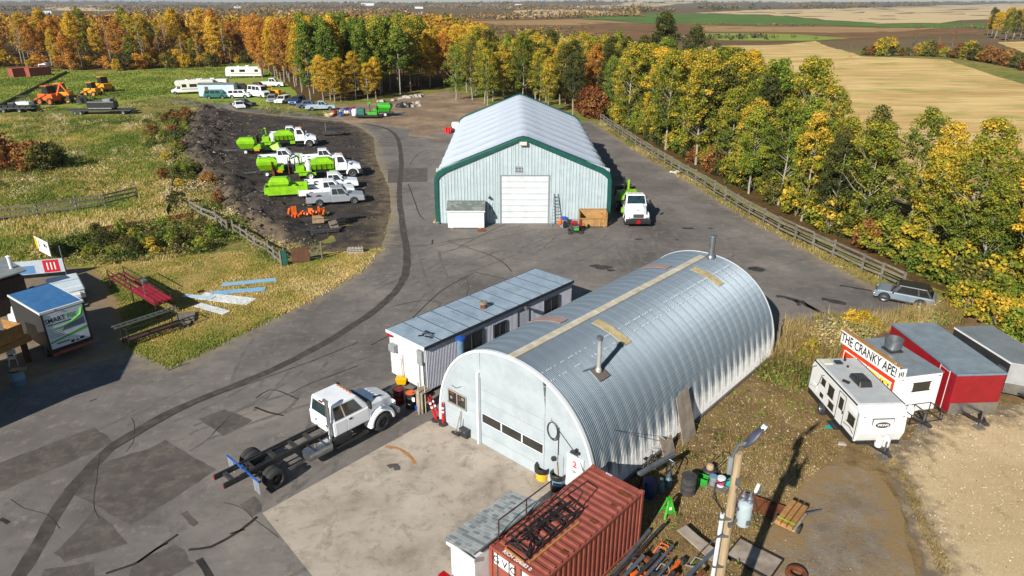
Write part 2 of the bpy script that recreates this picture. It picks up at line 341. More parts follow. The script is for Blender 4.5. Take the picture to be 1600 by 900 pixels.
# the sheet that reaches the horizon
def axis(lo,hi,near,s0,gr):
    a=[0.0]; s=s0
    while a[-1]<hi: a.append(a[-1]+s); s=s if a[-1]<near else s*gr
    b=[0.0]; s=s0
    while b[-1]>lo: b.append(b[-1]-s); s=s if b[-1]>-near else s*gr
    return sorted(set(a+b))
xs=axis(-9000,9000,160,4,1.09); ys=[-60]+axis(-40,13000,260,4,1.07)[0:]
X,Y=np.meshgrid(xs,ys,indexing='ij'); Z=hh(X,Y)
me=bpy.data.meshes.new('ground'); m=len(ys)
me.from_pydata(list(zip(X.ravel().tolist(),Y.ravel().tolist(),Z.ravel().tolist())),[],[(i*m+j,(i+1)*m+j,(i+1)*m+j+1,i*m+j+1) for i in range(len(xs)-1) for j in range(m-1)])
me.polygons.foreach_set('use_smooth',[True]*len(me.polygons)); ob('ground',me,meadow_m)['kind']='structure'

# far fields
zone('stubble_field',[(46,60),(41,74),(38.5,92),(36.5,114),(33,140),(26,165),(40.53,226.06),(92.08,335.25),(171.67,409.71),(135.84,279.96),(158.55,261.36),(135.53,187.60),(134.76,133.35),(60.08,54.81),(62,46)],hay_m,.05,7,1.2,6)
zone('stubble_strip',[(8.89,402.85),(35.48,447.72),(24.92,279.96),(7.07,264.29)],hay_m,.06,10,1,5)
zone('stubble_strip',[(261.59,389.80),(319.93,402.85),(182.39,226.06),(214.16,301.32)],hay_m,.06,10,1,5)
zone('marsh',[(-132.90,800.82),(-94.28,1082.28),(43.37,827.80),(130.10,708.34),(252.00,669.60),(361.40,588.89),(323.14,483.49),(191.11,416.80),(113.58,389.80),(38.04,431.71),(-8.18,464.93),(-52.89,603.46)],marsh_m,.08,22,3,18)
zone('reed_bed',[(-50.60,827.80),(80.31,920.70),(135.53,775.54),(46.88,669.60),(-12.05,688.43)],reed_m,.16,25,3,18)
zone('reed_bed',[(159.78,651.76),(271.05,618.75),(342.91,575.00),(225.88,514.23),(146.13,536.95)],reed_m,.16,25,3,18)
zone('pasture_strip',[(119.05,483.49),(187.65,474.03),(201.62,431.71),(169.86,409.71),(117.61,416.80)],grass_far_m,.14,20,3,18)
zone('green_field',[(91.07,995.03),(228.25,1311.90),(353.14,1425.06),(413.03,1186.16),(354.17,827.80),(354.28,698.25),(458.46,708.34),(391.37,603.46),(325.26,618.75),(284.99,708.34),(204.09,729.42),(135.53,775.54)],green_m,.2,40,4,30)
zone('harvested_field',[(386.25,1559.45),(722.80,2082.06),(1626.31,3127.28),(4565.08,6593.00),(5575.92,7158.84),(929.32,1186.16),(489.64,800.82),(396.51,708.34),(353.14,708.34),(366.39,856.63),(433.68,1245.88)],palehay_m,.3,60,5,50)
zone('harvested_field',[(173.47,2500.15),(693.89,5008.67),(2502.01,9639.79),(3975.42,10443.81),(1025.07,4552.58),(481.87,2778.87)],palehay_m,.3,90,5,60)
zone('harvested_field',[(0.00,1663.97),(59.14,2272.10),(180.70,2082.06),(216.84,1559.45),(91.30,1311.90),(11.41,1311.90)],palehay_m,.3,60,5,50)
zone('harvested_field',[(-1604.63,2500.15),(-2720.37,4552.58),(-2483.82,4552.58),(-1123.63,2272.10),(-925.19,1663.97),(-1115.18,1783.42)],palehay_m,.3,60,5,50)
# near zones
zone('pasture',[(-114.26,141.83),(-171.76,239.99),(-127.32,221.76),(-105.26,235.17),(-96.37,270.35),(-75.79,235.17),(-48.68,162.27),(-48.04,141.83),(-62.52,145.52),(-81.13,162.27),(-82.99,146.47),(-102.65,140.05)],grass_far_m,.02,3,.6,3)
zone('woodland_floor',[(12,160),(17.5,126),(24.6,80),(26.8,65),(31,49.5),(36,40),(60,36),(75,60),(48,84),(40,110),(34,150),(24,175)],litter_m,.012,4,.4,1.5)
zone('woodland_floor',[(-196.19,230.53),(-168.42,235.17),(-131.73,226.06),(-98.66,242.47),(-94.28,264.29),(-44.77,153.46),(-34.46,157.75),(-22.16,174.73),(-10.41,192.30),(13.81,151.40),(26.35,226.06),(0.00,431.71),(-346.95,995.03),(-642.49,920.70),(-699.49,800.82)],litter_m,.03,8,1,4)
zone('dirt_clearing',[(-26.42,118.96),(-36.55,134.97),(-37.25,145.52),(-27.98,153.46),(-15.60,172.09),(-9.59,162.27),(-3.29,143.65),(-3.91,104.62),(-10.89,106.17)],earth_m,.016,2,.5,1.5,lambda x,y,e:.35*np.clip(e/6,0,1)*np.maximum(0,n2(x,y,.12,3)))
lotpoly=[(-64.52,144.58),(-58.16,122.27),(-48.98,99.75),(-35.27,77.53),(-29.71,68.33),(-24.46,61.50),(-19.89,56.61),(-15.53,55.78),(-11.58,56.95),(-12.47,68.33),(-14.58,79.03),(-18.61,93.18),(-22.09,109.95),(-28.45,124.35),(-45.94,133.35)]
def mounds(x,y,e):
    left=[(-63.34,143.65),(-54.50,125.77),(-46.88,104.62),(-36.95,85.57),(-30.37,73.33),(-25.00,63.91),(-21.74,59.60)]
    d=np.full(x.shape,1e9)
    for a,b in zip(left,left[1:]):
        dx,dy=b[0]-a[0],b[1]-a[1]; tt=np.clip(((x-a[0])*dx+(y-a[1])*dy)/(dx*dx+dy*dy),0,1); d=np.minimum(d,np.hypot(x-a[0]-tt*dx,y-a[1]-tt*dy))
    nn=n2(x,y,.5,8); n3=n2(x,y,1.6,4)
    return np.clip(e/1.2,0,1)*(np.exp(-(d/3.6)**2)*(.6+1.1*nn)+.07*np.abs(n3)+.55*np.exp(-(d/6)**2)*n3)
zone('dirt_lot',lotpoly,soil_m,.012,.7,.35,.9,mounds)
zone('trailer_yard_dirt',[(-60,30),(-28.86,33.36),(-27.34,34.36),(-23.96,37.82),(-28.56,45.34),(-33.80,51.78),(-38.95,52.51),(-60,52)],greydirt_m,.012,1.2,.2,.8)
zone('lawn',[(-23.96,37.82),(-20.28,35.48),(-18.44,38.51),(-14.86,45.34),(-12.33,51.07),(-11.49,56.78),(-15.53,55.78),(-18.77,52.95),(-23.69,56.11),(-27.17,54.49),(-33.96,52.07),(-28.56,45.34)],lawn_m,.02,.9,.2,.6)
asp=zone('asphalt_yard',[(-60,8),(-60,27),(-28.86,33.36),(-27.34,34.36),(-23.96,37.82),(-20.28,35.48),(-18.44,38.51),(-14.86,45.34),(-12.33,51.07),(-11.49,56.78),(-12.47,68.33),(-14.58,79.03),(-18.61,93.18),(-22.09,109.95),(-28.45,124.35),(-45.94,133.35),(-66.11,144.58),(-75.26,153.46),(-77.13,159.98),(-64.91,151.40),(-47.76,140.94),(-33.92,131.76),(-22.47,121.60),(-10.58,113.99),(2.32,125.77),(14.49,125.77),(17.99,101.16),(21.14,82.18),(23.51,67.18),(26.09,54.49),(27.62,47.49),(29.36,42.92),(26.18,42.09),(21.47,41.30),(17.80,40.43),(15,37),(4,24),(3,22.6),(0,19),(-1,8)],asphalt_m,.024,2,.12,.6)
zone('dry_yard',[(4,24),(13,35),(16.6,38.2),(17.80,40.43),(21.47,41.30),(26.18,42.09),(29.36,42.92),(40,42),(62,38),(62,8),(-1,8),(.5,16),(3.0,21)],dry_m,.02,.8,.15,.5,lambda x,y,e:np.clip(e/1.0,0,1)*.05*np.clip(n2(x,y,.8,2)+.4,0,1))
zone('gravel_lot',[(16.91,27.51),(17.43,26.51),(17.07,24.54),(16.20,21.95),(15.59,19.59),(14.93,16.29),(60,12),(60,36),(27.58,31.50),(25.36,31.00),(23.08,30.88),(21.29,30.10),(19.57,28.14)],gravel_m,.085,1.0,.25,.5)
zone('packed_dirt',[(12.75,24.76),(14.66,26.22),(16.04,25.98),(16.72,25.43),(16.67,23.50),(15.11,19.59),(13.78,16.53),(7.54,16.53),(9.50,20.55),(10.88,22.33)],greydirt_m,.078,.9,.3,.5)
pad=zone('concrete_pad',[(-10.57,22.98),(-4.39,29.80),(-3.75,29.98),(3.4,23.5),(0,20),(-3.4,15),(-3.5,15)],conc_m,.045,.8,0)
# asphalt repairs: each strip and patch a sheet of its own on the yard
def ribbon(parent,name,pts,wd,mat,z,jit=.3,close=None):
    P=[Vector(p[:2]) for p in pts]; Q=[]
    for i in range(len(P)-1):
        p0=P[max(i-1,0)];p1=P[i];p2=P[i+1];p3=P[min(i+2,len(P)-1)]; k=max(2,int((p2-p1).length/.5))
        for q in range(k):
            t_=q/k; Q.append(.5*((2*p1)+(p2-p0)*t_+(2*p0-5*p1+4*p2-p3)*t_*t_+(3*p1-p0-3*p2+p3)*t_**3))
    Q.append(P[-1]); V=[];F=[]
    for i,p in enumerate(Q):
        d=(Q[min(i+1,len(Q)-1)]-Q[max(i-1,0)]).normalized(); nn=Vector((-d.y,d.x)); a=wd/2*(1+jit*noise.noise(Vector((i*.7,wd,3)))); b=wd/2*(1+jit*noise.noise(Vector((i*.7,wd,9)))); w2=nn*(.4*wd*jit*noise.noise(Vector((i*.35,7,wd))))
        V+= [(*(p+w2+nn*a),z),(*(p+w2-nn*b),z)]
    F=[(2*i,2*i+1,2*i+3,2*i+2) for i in range(len(Q)-1)]
    return ob(name,mesh([(V,F)],name),mat,parent)
AZ=.024
ribbon(asp,'trench_strip',[(-18.49,19.22),(-18.94,21.24),(-19.52,24.12),(-19.57,27.00),(-19.25,28.14),(-18.15,30.51),(-16.08,32.95),(-13.72,35.71),(-11.26,39.86),(-9.51,43.99),(-8.50,48.76),(-8.96,54.81),(-10.69,63.91),(-12.85,76.08),(-15.19,93.18),(-18.41,109.95),(-22.01,118.96),(-27.54,124.35)],.6,trench_m,AZ+.006,.22)
for pts,wd in (([(-19.23,27.51),(-17.96,30.10),(-16.73,31.95),(-14.63,33.92),(-11.68,36.66),(-9.78,38.77)],.06),([(-8.88,38.34),(-7.27,41.10),(-5.28,47.12),(-3.07,50.78)],.07),([(-2.97,50.92),(-0.50,49.42),(1.45,47.49)],.08),
  ([(-11.41,57.64),(-9.08,57.29),(-6.87,57.81),(-5.52,58.87),(-3.23,59.60)],.07),([(-5.78,58.52),(-2.20,55.29),(-0.80,53.26),(0.00,51.07)],.09),([(-4.74,56.95),(-3.23,59.60),(-0.62,63.91)],.07),([(-7.23,59.05),(-7.15,57.81)],.12),
  ([(-12.33,79.64),(-10.56,72.02),(-9.47,67.18),(-8.65,65.19)],.09),([(-14.48,73.33),(-12.70,74.14)],.06),([(-13.61,89.99),(-13.27,97.47),(-11.36,101.16)],.06),([(-20.81,103.61),(-17.35,103.11),(-13.55,103.61)],.16),
  ([(-13.99,32.08),(-13.57,32.95),(-12.80,32.74),(-11.64,31.95)],.07),([(-13.75,31.19),(-12.83,30.69),(-11.96,30.39)],.12),([(-12.22,32.61),(-11.58,33.50),(-10.09,34.87),(-9.15,35.71)],.05),([(-15.38,19.68),(-14.55,20.16),(-14.14,20.82),(-13.59,21.74)],.12),([(-14.46,20.22),(-14.08,20.96),(-13.77,21.24)],.1),
  ([(-12.78,20.89),(-11.96,21.06),(-11.14,21.95),(-10.72,22.78)],.14),([(-11.47,21.77),(-10.99,22.03)],.1),([(-12.18,20.39),(-11.30,19.43)],.25),([(-21.44,22.63),(-20.91,22.40)],.16),([(-22.90,31.76),(-22.66,32.02)],.08),([(-20.22,35.10),(-19.34,36.10)],.07),([(-8.64,44.21),(-6.50,45.34),(-5.06,44.88)],.06)):
    ribbon(asp,'sealed_crack',pts,wd,seal_m,AZ+.011,.35)
def sheet(parent,name,pts,mat,z,jit=.1):
    P=roughen(pts,.3,jit,z*1000); return ob(name,mesh([([(x,y,z) for x,y in P],[tuple(range(len(P)))])],name),mat,parent)
for pts in ([(-24.59,25.89),(-21.26,29.34),(-19.51,28.03),(-22.62,24.33),(-23.10,23.82)],[(-17.62,27.51),(-17.16,28.24),(-13.69,25.89),(-14.66,24.12),(-15.75,22.25),(-17.48,23.21),(-19.92,24.54),(-19.05,26.61)],[(-17.99,20.72),(-17.83,21.95),(-17.80,23.29),(-15.36,21.24),(-17.31,20.22)],[(-14.59,20.22),(-13.44,21.24),(-12.24,20.22),(-12.93,19.43),(-14.42,19.43)],
   [(-16.30,30.10),(-15.25,31.00),(-13.41,29.92),(-14.37,28.57)],[(-16.12,87.73),(-11.05,88.48),(-10.19,80.89),(-14.86,80.26)],[(-11.71,23.50),(-11.24,24.12),(-10.61,23.10),(-10.91,22.78)],[(-17.85,19.90),(-16.16,20.29),(-15.72,19.43),(-17.69,19.28)],[(-14.06,23.02),(-13.82,23.10),(-13.04,22.40),(-13.15,22.18)]):
    sheet(asp,'asphalt_patch',pts,patch_m,AZ+.003)
tyre_m=M('tyre_mark','#5b5854','#6e6a65',1.2,.92,spec=.2,dirt='#7b7670',dscale=2.5,damt=.9)
for k in range(26):
    a0=[(-11.62,20.22),(-4.74,46.51),(-2.18,54.81),(-9.36,51.78),(-9.14,32.28),(5.46,54.81),(10.40,51.78),(-10.89,31.00),(-18.43,30.39),(17.77,50.37)][k%10]; ang=R(random.choice([47,52,40,85,95,60])+random.uniform(-12,12)); L_=random.uniform(4,11); bend=random.uniform(-.25,.25); ox,oy=random.uniform(-5,5),random.uniform(-4,4)
    for w_ in (0,1.7): ribbon(asp,'tyre_mark',[(a0[0]+ox+math.cos(ang+bend*i/4)*L_*i/4-math.sin(ang)*w_,a0[1]+oy+math.sin(ang+bend*i/4)*L_*i/4+math.cos(ang)*w_) for i in range(5)],.22,tyre_m,AZ+.0014+.00003*k,.8)
for k in range(21):
    p=Vector([(-14.32,24.76),(-5.08,50.37),(-8.17,31.00),(5.75,58.16),(-17.30,23.91),(15.29,54.81),(-10.61,68.33)][k%7])+Vector((random.uniform(-6,6),random.uniform(-5,5))); ang=random.choice([.8,2.35,1.6,0.2])+random.uniform(-.3,.3); pts=[tuple(p)]
    for i in range(random.randint(3,6)): ang+=random.uniform(-.35,.35); p=p+Vector((math.cos(ang),math.sin(ang)))*random.uniform(.5,1.2); pts.append(tuple(p))
    ribbon(asp,'hairline_crack',pts,.02,seal_m,AZ+.0104,.5)
oil_m=M('oil_stain','#2b2927','#45413d',2,.6); wet_m=M('damp_stain','#4a4541','#5d5751',2,.8)
def blot(px,r,s,mat,z,ax=1.0):
    P=[(px[0]+ax*r*math.cos(a)*(1+.5*noise.noise(Vector((math.cos(a)*1.6,math.sin(a)*1.6,s)))),px[1]+r*math.sin(a)*(1+.5*noise.noise(Vector((math.cos(a)*1.6,math.sin(a)*1.6,s+3))))) for a in np.linspace(0,2*PI,40)[:-1]]
    return [(x,y,z) for x,y in P]
for i,(p,r,ax) in enumerate((((6.93,52.36),.35,1.6),((7.47,52.07),.45,1.6),((8.00,51.35),.2,2),((16.78,62.48),.3,2.2),((11.57,59.24),.22,1.8),((14.98,59.05),.14,1.5),((19.82,51.63),.5,1.4),((18.99,62.48),.15,2))):
    ob('oil_stain',mesh([(blot(p,r,i*2.7,None,AZ+.004+.0006*i,ax),[tuple(range(39))])]),oil_m,asp)
for pts,wd in (([(19.43,46.04),(20.33,45.68),(20.95,44.88),(21.55,43.24),(22.25,41.79)],.42),([(20.43,45.34),(20.54,44.43)],.3),([(20.99,45.34),(21.28,43.77),(21.82,42.09)],.2),([(22.52,45.45),(23.17,45.22),(23.98,44.77)],.55),([(25.01,48.12),(26.14,47.62),(26.96,47.12)],.25)):
    ribbon(asp,'oil_stain',pts,wd,oil_m,AZ+.0125,.9)
ruststain=M('rust_stain','#9a6a34','#a8794a',3,.9)
ribbon(pad,'rust_stain',[(-6.16,27.61),(-5.85,27.61),(-5.42,27.46),(-4.77,26.80),(-4.56,26.32)],.16,ruststain,.052,.9); ribbon(pad,'oil_stain',[(-5.71,26.03),(-5.44,26.22),(-5.27,25.84)],.3,wet_m,.052,.9)
# ---------------------------------------------------------------- buildings
YA=R(-42.3)          # the yard's own grid: along the Quonset front
# --- big shop with the fabric roof, facing the drone
sw=16.5; SE=5.15; SR=8.3; SL=32.0
shop=thing('workshop_building','large white workshop with ribbed fabric roof and dark green gable trim','building',(-7.2,64.1,0),0)
sid=M('white_ribbed_siding','#aebcc0','#a3b2b7',1.2,.45,dirt='#8d989a',dscale=.7,damt=.5)
rooffab=M('white_roof_fabric','#c3ccd6','#b6c0cc',.5,.4,dirt='#a2a9b0',dscale=.35,damt=.4)
top=lambda x: SE+.25+(SR-SE-.45)*(1-abs(x-sw/2)/(sw/2))
def ribpanel(x0,x1,zb=0,zt=None,y=0):
    k=3; p=(x1-x0)/k; ps=[]
    zt_=(lambda x:top(x)) if zt is None else (lambda x:zt)
    ps.append(LF([(x0,y+.05,zb),(x1,y+.05,zb),(x1,y+.05,zt_(x1)),(x0,y+.05,zt_(x0))],[(x0,y,zb),(x1,y,zb),(x1,y,zt_(x1)),(x0,y,zt_(x0))]))
    for i in range(k):
        a=x0+i*p+p*.5; ps.append(LF([(a-.035,y+.002,zb),(a+.035,y+.002,zb),(a+.035,y+.002,zt_(a)),(a-.035,y+.002,zt_(a))],[(a-.022,y-.05,zb),(a+.022,y-.05,zb),(a+.022,y-.05,zt_(a)),(a-.022,y-.05,zt_(a))]))
    return ps
dx0,dx1,dh=6.12,10.75,4.72
W=18; ed=[i*sw/W for i in range(W+1)]; ed=[dx0 if abs(e-dx0)<.4 else dx1 if abs(e-dx1)<.4 else e for e in ed]
for a,b in zip(ed,ed[1:]):
    if a>=dx0-.01 and b<=dx1+.01: part(shop,'siding_panel',sid,*ribpanel(a,b-.012,dh+.1))
    else: part(shop,'siding_panel',sid,*ribpanel(a,b-.012))
# fabric roof: arches sag between the frames; side walls curve in at the eave
prof=[(-.12,0),(-.14,2.5),(-.1,4.4),(.12,4.95),(.7,5.35)]
prof=prof+[(sw/2-.5+0*1,SR-.1),(sw/2,SR)]
full=prof+[(sw-x,z) for x,z in prof[:-1][::-1]]
# subdivide slopes
F2=[]
for (a,b),(c,d) in zip(full,full[1:]):
    k=8 if abs(c-a)>3 else 1
    for i in range(k): F2.append((a+(c-a)*i/k,b+(d-b)*i/k))
F2.append(full[-1])
nb=9; bl=SL/nb
def bay(u,v):
    x,z=F2[v]; s=math.sin(PI*(u/10)) if True else 0
    t_=abs(x-sw/2)/(sw/2); out=(1-s)*0.14 - s*.12
    nx=(x-sw/2)/(sw/2); 
    return (x+nx*.9*out*(1 if t_>.9 else .3), u/10*bl, z+out*(1.0 if t_<.95 else .2))
for i in range(nb):
    o=part(shop,'roof_bay',rooffab,SH(bay,range(11),range(len(F2))),smooth=True); o.location=(0,.12+i*bl,0)
def trimloop(y0,y1,grow,th):
    a=[((x-sw/2)*(1+grow/sw*2)+sw/2,z+(grow if z>4.9 else 0)) for x,z in full]; b=[((x-sw/2)*(1-th/sw*2)+sw/2,z-(th if z>4.9 else 0)) for x,z in full]
    return LF(*[[(p[0],y0,p[1]),(p[0],y1,p[1]),(q[0],y1,q[1]),(q[0],y0,q[1])] for p,q in zip(a,b)])
part(shop,'gable_trim',green_d,trimloop(-.2,.55,.12,.28),smooth=True,bevel=.05); part(shop,'gable_trim',green_d,trimloop(SL-.4,SL+.25,.14,.34),smooth=True)
part(shop,'rear_wall',sid,PR([(0.2,0),(sw-.2,0),(sw-.2,5.1),(sw/2,SR-.25),(.2,5.1)],SL-.35,SL-.3))
od=part(shop,'overhead_door',M('door_joint_grey','#9aa2a6',None,2,.6),Bx(dx0,dx1,.06,.10,0,dh))
for i in range(8):
    h=dh/8; part(od,'door_section',M('door_white','#c9cfd2','#bfc6ca',1,.4,dirt='#a09f98',damt=.45),Bx(dx0+.06,dx1-.06,.0,.055,i*h+.018,(i+1)*h-.018),bevel=.012)
part(shop,'door_frame',M('grey_trim','#7f878a',None,2,.5),Bx(dx0-.07,dx0+.05,-.05,.09,0,dh),Bx(dx1-.05,dx1+.07,-.05,.09,0,dh),Bx(dx0-.07,dx1+.07,-.06,.09,dh,dh+.1))
v=part(shop,'wall_vent',black,Bx(7.55,8.2,-.045,0,5.05,5.6)); part(v,'louvre',M('vent_frame','#a9b0b3',None,2,.5),*[Bx(7.53,8.22,-.085,-.045,5.07+.14*i,5.12+.14*i) for i in range(4)])
part(shop,'peak_lamp',M('lamp_housing','#c9c7be','#b5b2a8',2,.5),Bx(sw/2-.35,sw/2+.35,-.45,-.05,SR-.62,SR-.3),bevel=.03)
d=part(shop,'man_door',sid,Bx(4.55,5.5,-.05,.0,0,2.12),bevel=.01); part(d,'handle',black,Bx(5.38,5.46,-.1,-.05,1.0,1.12)); text(d,'number','5',.5,blackprint,(5.1,-.056,1.65),(R(90),0,0))
part(shop,'wall_lamp',black,T((5.05,-.03,2.75),(5.05,-.3,2.7),.06),Bc(5.05,-.33,2.66,.22,.18,.16),bevel=.02)
part(shop,'foam_edge',M('yellow_foam','#cfa96a','#b58d50',4,.9,bump=.5,bscale=12),*[Bc(-.35+random.uniform(-.12,.12),.3+i*1.1,.06+.1*random.random(),.35,.9,.2,random.uniform(-.3,.3)) for i in range(14)],bevel=.05)
for s in (0,sw): part(shop,'steel_foot',steel,Bc(s+(-.1 if s==0 else .1),-.15,.12,.5,.5,.24),bevel=.03)

# --- small shingled lock-up shed in front of the shop
def shingle_roof(parent,A,B,C_,D,nu,nv,mats,th=.02):
    A,B,C_,D=[Vector(p) for p in (A,B,C_,D)]; nn=(B-A).cross(D-A).normalized(); cache={}
    lu=(B-A).length/nu; lv=(D-A).length/nv; U=(B-A).normalized(); Vv=(D-A).normalized()
    for j in range(nv):
        for i in range(nu+(j%2)):
            u0=(i-(.5 if j%2 else 0))*lu; u1=u0+lu; u0=max(u0,0)+.008; u1=min(u1,(B-A).length)-.008; L=u1-u0
            k=(round(L,3),random.randrange(len(mats)))
            if k not in cache: me=mesh([Bx(0,L,0,lv*1.05,0,th)],'shingle'); me.materials.append(mats[k[1]]); cache[k]=me
            o=bpy.data.objects.new('shingle',cache[k]); COL.objects.link(o); o.parent=parent
            m=Matrix((U,Vv,nn)).transposed().to_4x4(); m.translation=A+U*u0+Vv*(lv*j)+nn*(.012+.02*0); 
            o.matrix_local=m@Matrix.Rotation(R(-2.5),4,'X')
shing=[M('shingle_grey_%d'%i,c,None,20,.95,bump=.4,bscale=90,spec=.1) for i,c in enumerate(('#6f7672','#7b827e','#666c69'))]
shingl=[M('shingle_pale_%d'%i,c,None,20,.95,bump=.4,bscale=90,spec=.1) for i,c in enumerate(('#8e9493','#9aa09f','#7c8282','#a3a8a6'))]
sh=thing('storage_shed','small white shed with grey shingle roof against the workshop front','shed',(-6.1,62.35,0),0)
part(sh,'wall',white,PR([(0,.12),(0,1.72),(.75,2.2),(1.45,2.25),(1.45,.12)],0,3.45,'yz'),bevel=.02)
part(sh,'fascia',white,Bx(-.1,3.55,-.13,-.08,1.68,1.82)); rf=part(sh,'roof',shing[0],LF([(-.1,-.12,1.78),(3.55,-.12,1.78),(3.55,.85,2.36),(-.1,.85,2.36)],[(-.1,-.12,1.83),(3.55,-.12,1.83),(3.55,.85,2.41),(-.1,.85,2.41)]),Bx(-.1,3.55,.85,1.5,2.3,2.38))
shingle_roof(rf,(-.1,-.13,1.835),(3.55,-.13,1.835),(3.55,.85,2.42),(-.1,.85,2.42),10,5,shing)
parts(sh,'skid',newwood,Bx(.2,.5,-.05,1.5,0,.12),Bx(2.9,3.2,-.05,1.5,0,.12))

# --- Quonset hut
QW=9.75; QL=18.3; QH=5.45
q=thing('quonset_hut','large corrugated metal Quonset hut with white front wall and ridge strip','building',(-3.66,29.98,0),YA)
def arch(t_,off=0):   # t 0..1 along the arch from the left base to the right base; slightly superelliptic, with upright feet
    a=PI*(1-t_); x=QW/2+(QW/2+off)*math.copysign(abs(math.cos(a))**.92,math.cos(a)); z=(QH+off)*abs(math.sin(a))**.86; return x,z
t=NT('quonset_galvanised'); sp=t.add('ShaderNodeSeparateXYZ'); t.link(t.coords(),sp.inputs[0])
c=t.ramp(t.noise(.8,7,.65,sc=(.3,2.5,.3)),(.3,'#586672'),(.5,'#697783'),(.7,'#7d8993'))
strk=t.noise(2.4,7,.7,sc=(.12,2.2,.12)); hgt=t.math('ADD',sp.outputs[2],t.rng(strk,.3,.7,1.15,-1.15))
c=t.mix(t.rng(hgt,.9,2.0,1,0),c,'#efefec'); c=t.mix(t.rng(t.noise(3,7,.75,sc=(.2,1.8,.2)),.6,.72,0,.5),c,'#5d6267'); c=t.mix(1.0,c,t.ramp(t.rand(),(0,.93),(1,1.0)),'MULTIPLY')  # streaky oxidation near the base, whitened further to paint sun on the lower wall
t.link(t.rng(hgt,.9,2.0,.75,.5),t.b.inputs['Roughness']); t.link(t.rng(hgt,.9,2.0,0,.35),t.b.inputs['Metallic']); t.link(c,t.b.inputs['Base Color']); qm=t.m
NP=25; pl=QL/NP; NA=44
wv=wave(7,pl/7,.035)
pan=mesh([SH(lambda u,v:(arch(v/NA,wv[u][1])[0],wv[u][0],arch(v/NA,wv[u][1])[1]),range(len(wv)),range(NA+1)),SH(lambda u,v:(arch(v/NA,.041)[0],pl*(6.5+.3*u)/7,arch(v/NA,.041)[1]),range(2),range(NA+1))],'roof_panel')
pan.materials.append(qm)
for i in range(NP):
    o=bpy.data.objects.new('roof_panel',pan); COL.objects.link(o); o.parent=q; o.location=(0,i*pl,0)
cream=M('cream_sealant','#c9c2ae','#b3aa94',3,.8,dirt='#8f8672',damt=.6)
part(q,'ridge_strip',cream,*[LF([(QW/2-.2,i*1.6+.02,QH+.03),(QW/2+.22,i*1.6+.02,QH+.03),(QW/2+.22,i*1.6+1.59,QH+.03),(QW/2-.2,i*1.6+1.59,QH+.03)],[(QW/2-.2,i*1.6+.02,QH+.09),(QW/2+.22,i*1.6+.02,QH+.09),(QW/2+.22,i*1.6+1.59,QH+.09),(QW/2-.2,i*1.6+1.59,QH+.09)]) for i in range(11)])
def patch(name,mat,y0,y1,t0,t1):
    ts=np.linspace(t0,t1,9); return part(q,name,mat,LF(*[[(arch(s,.05)[0],y0,arch(s,.05)[1]),(arch(s,.05)[0],y1,arch(s,.05)[1]),(arch(s,.075)[0],y1,arch(s,.075)[1]),(arch(s,.075)[0],y0,arch(s,.075)[1])] for s in ts]),smooth=True)
skyl=M('yellowed_skylight','#c3b48c','#a8976c',4,.6,dirt='#7f6f4c',damt=.6)
patch('skylight',skyl,15.0,15.65,.53,.655); patch('skylight',skyl,5.25,5.85,.53,.66); patch('skylight',M('pink_skylight','#a58577','#96786c',4,.7,dirt='#7a7478',damt=.6),4.2,4.8,.33,.47); patch('skylight',M('pink_skylight','#a58577'),14.2,14.8,.36,.47)
# bolt rows along the sheet laps, patched with sealant
bolt=[]
for tt in (.6,.635):
    for i in range(130):
        if random.random()<.5: x,z=arch(tt,.055); bolt.append(Bc(x,.2+i*QL/131,z,.07,.05,.03,0,0,R(25)))
part(q,'sealed_bolts',M('sealant_dab','#b9bdbd',None,3,.6),*bolt,kind='stuff')
# front wall, cut round the overhead door opening
fw=M('front_wall_white','#a9b3b8','#9ea8ae',1.1,.5,dirt='#868f93',dscale=.8,damt=.4)
D0,D1,DH=2.95,6.95,3.75
arcp=[arch(s,-.02) for s in np.linspace(0,1,61)]
lp=[p for p in arcp if p[0]<D0]; rp=[p for p in arcp if p[0]>D1]; mp=[p for p in arcp if D0<=p[0]<=D1]
zat=lambda x: np.interp(x,[p[0] for p in arcp],[p[1] for p in arcp])
part(q,'front_wall',fw,PR([(D0,0)]+[(D0,zat(D0))]+lp[::-1],-.05,.06)); part(q,'front_wall',fw,PR(rp+[(D1,0),(D1,zat(D1))][0:1]+[(D1,zat(D1))],-.05,.06)); part(q,'front_wall',fw,PR([(D0+.01,DH),(D1-.01,DH)]+mp[::-1],-.052,.058))
part(q,'rear_wall',fw,PR(arcp,QL-.12,QL-.02))
part(q,'arch_trim',M('pale_trim','#d3d8da',None,2,.4),LF(*[[(*[arch(s,.06)[0]],-.09,arch(s,.06)[1]),(arch(s,.06)[0],.08,arch(s,.06)[1]),(arch(s,-.05)[0],.08,arch(s,-.05)[1]),(arch(s,-.05)[0],-.09,arch(s,-.05)[1])] for s in np.linspace(0,1,60)]),smooth=True)
part(q,'arch_trim',M('pale_trim','#d3d8da',None,2,.4),LF(*[[(*[arch(s,.06)[0]],QL-.02,arch(s,.06)[1]),(arch(s,.06)[0],QL+.08,arch(s,.06)[1]),(arch(s,-.05)[0],QL+.08,arch(s,-.05)[1]),(arch(s,-.05)[0],QL-.02,arch(s,-.05)[1])] for s in np.linspace(0,1,60)]),smooth=True)
for i in range(9):   # horizontal cladding joints
    z=.65+i*.52
    xa=np.interp(z,[p[1] for p in arcp[:31]],[p[0] for p in arcp[:31]]); 
    segs=[(xa+.08,D0-.12),(D1+.05,QW-xa-.08)] if z<DH+.1 else [(xa+.08,QW-xa-.08)]
    parts(q,'cladding_batten',fw,*[Bx(a,b,-.062,-.052,z,z+.03) for a,b in segs if b>a])
od=part(q,'overhead_door',fw,Bx(D0,D1,.0,.05,0,DH))
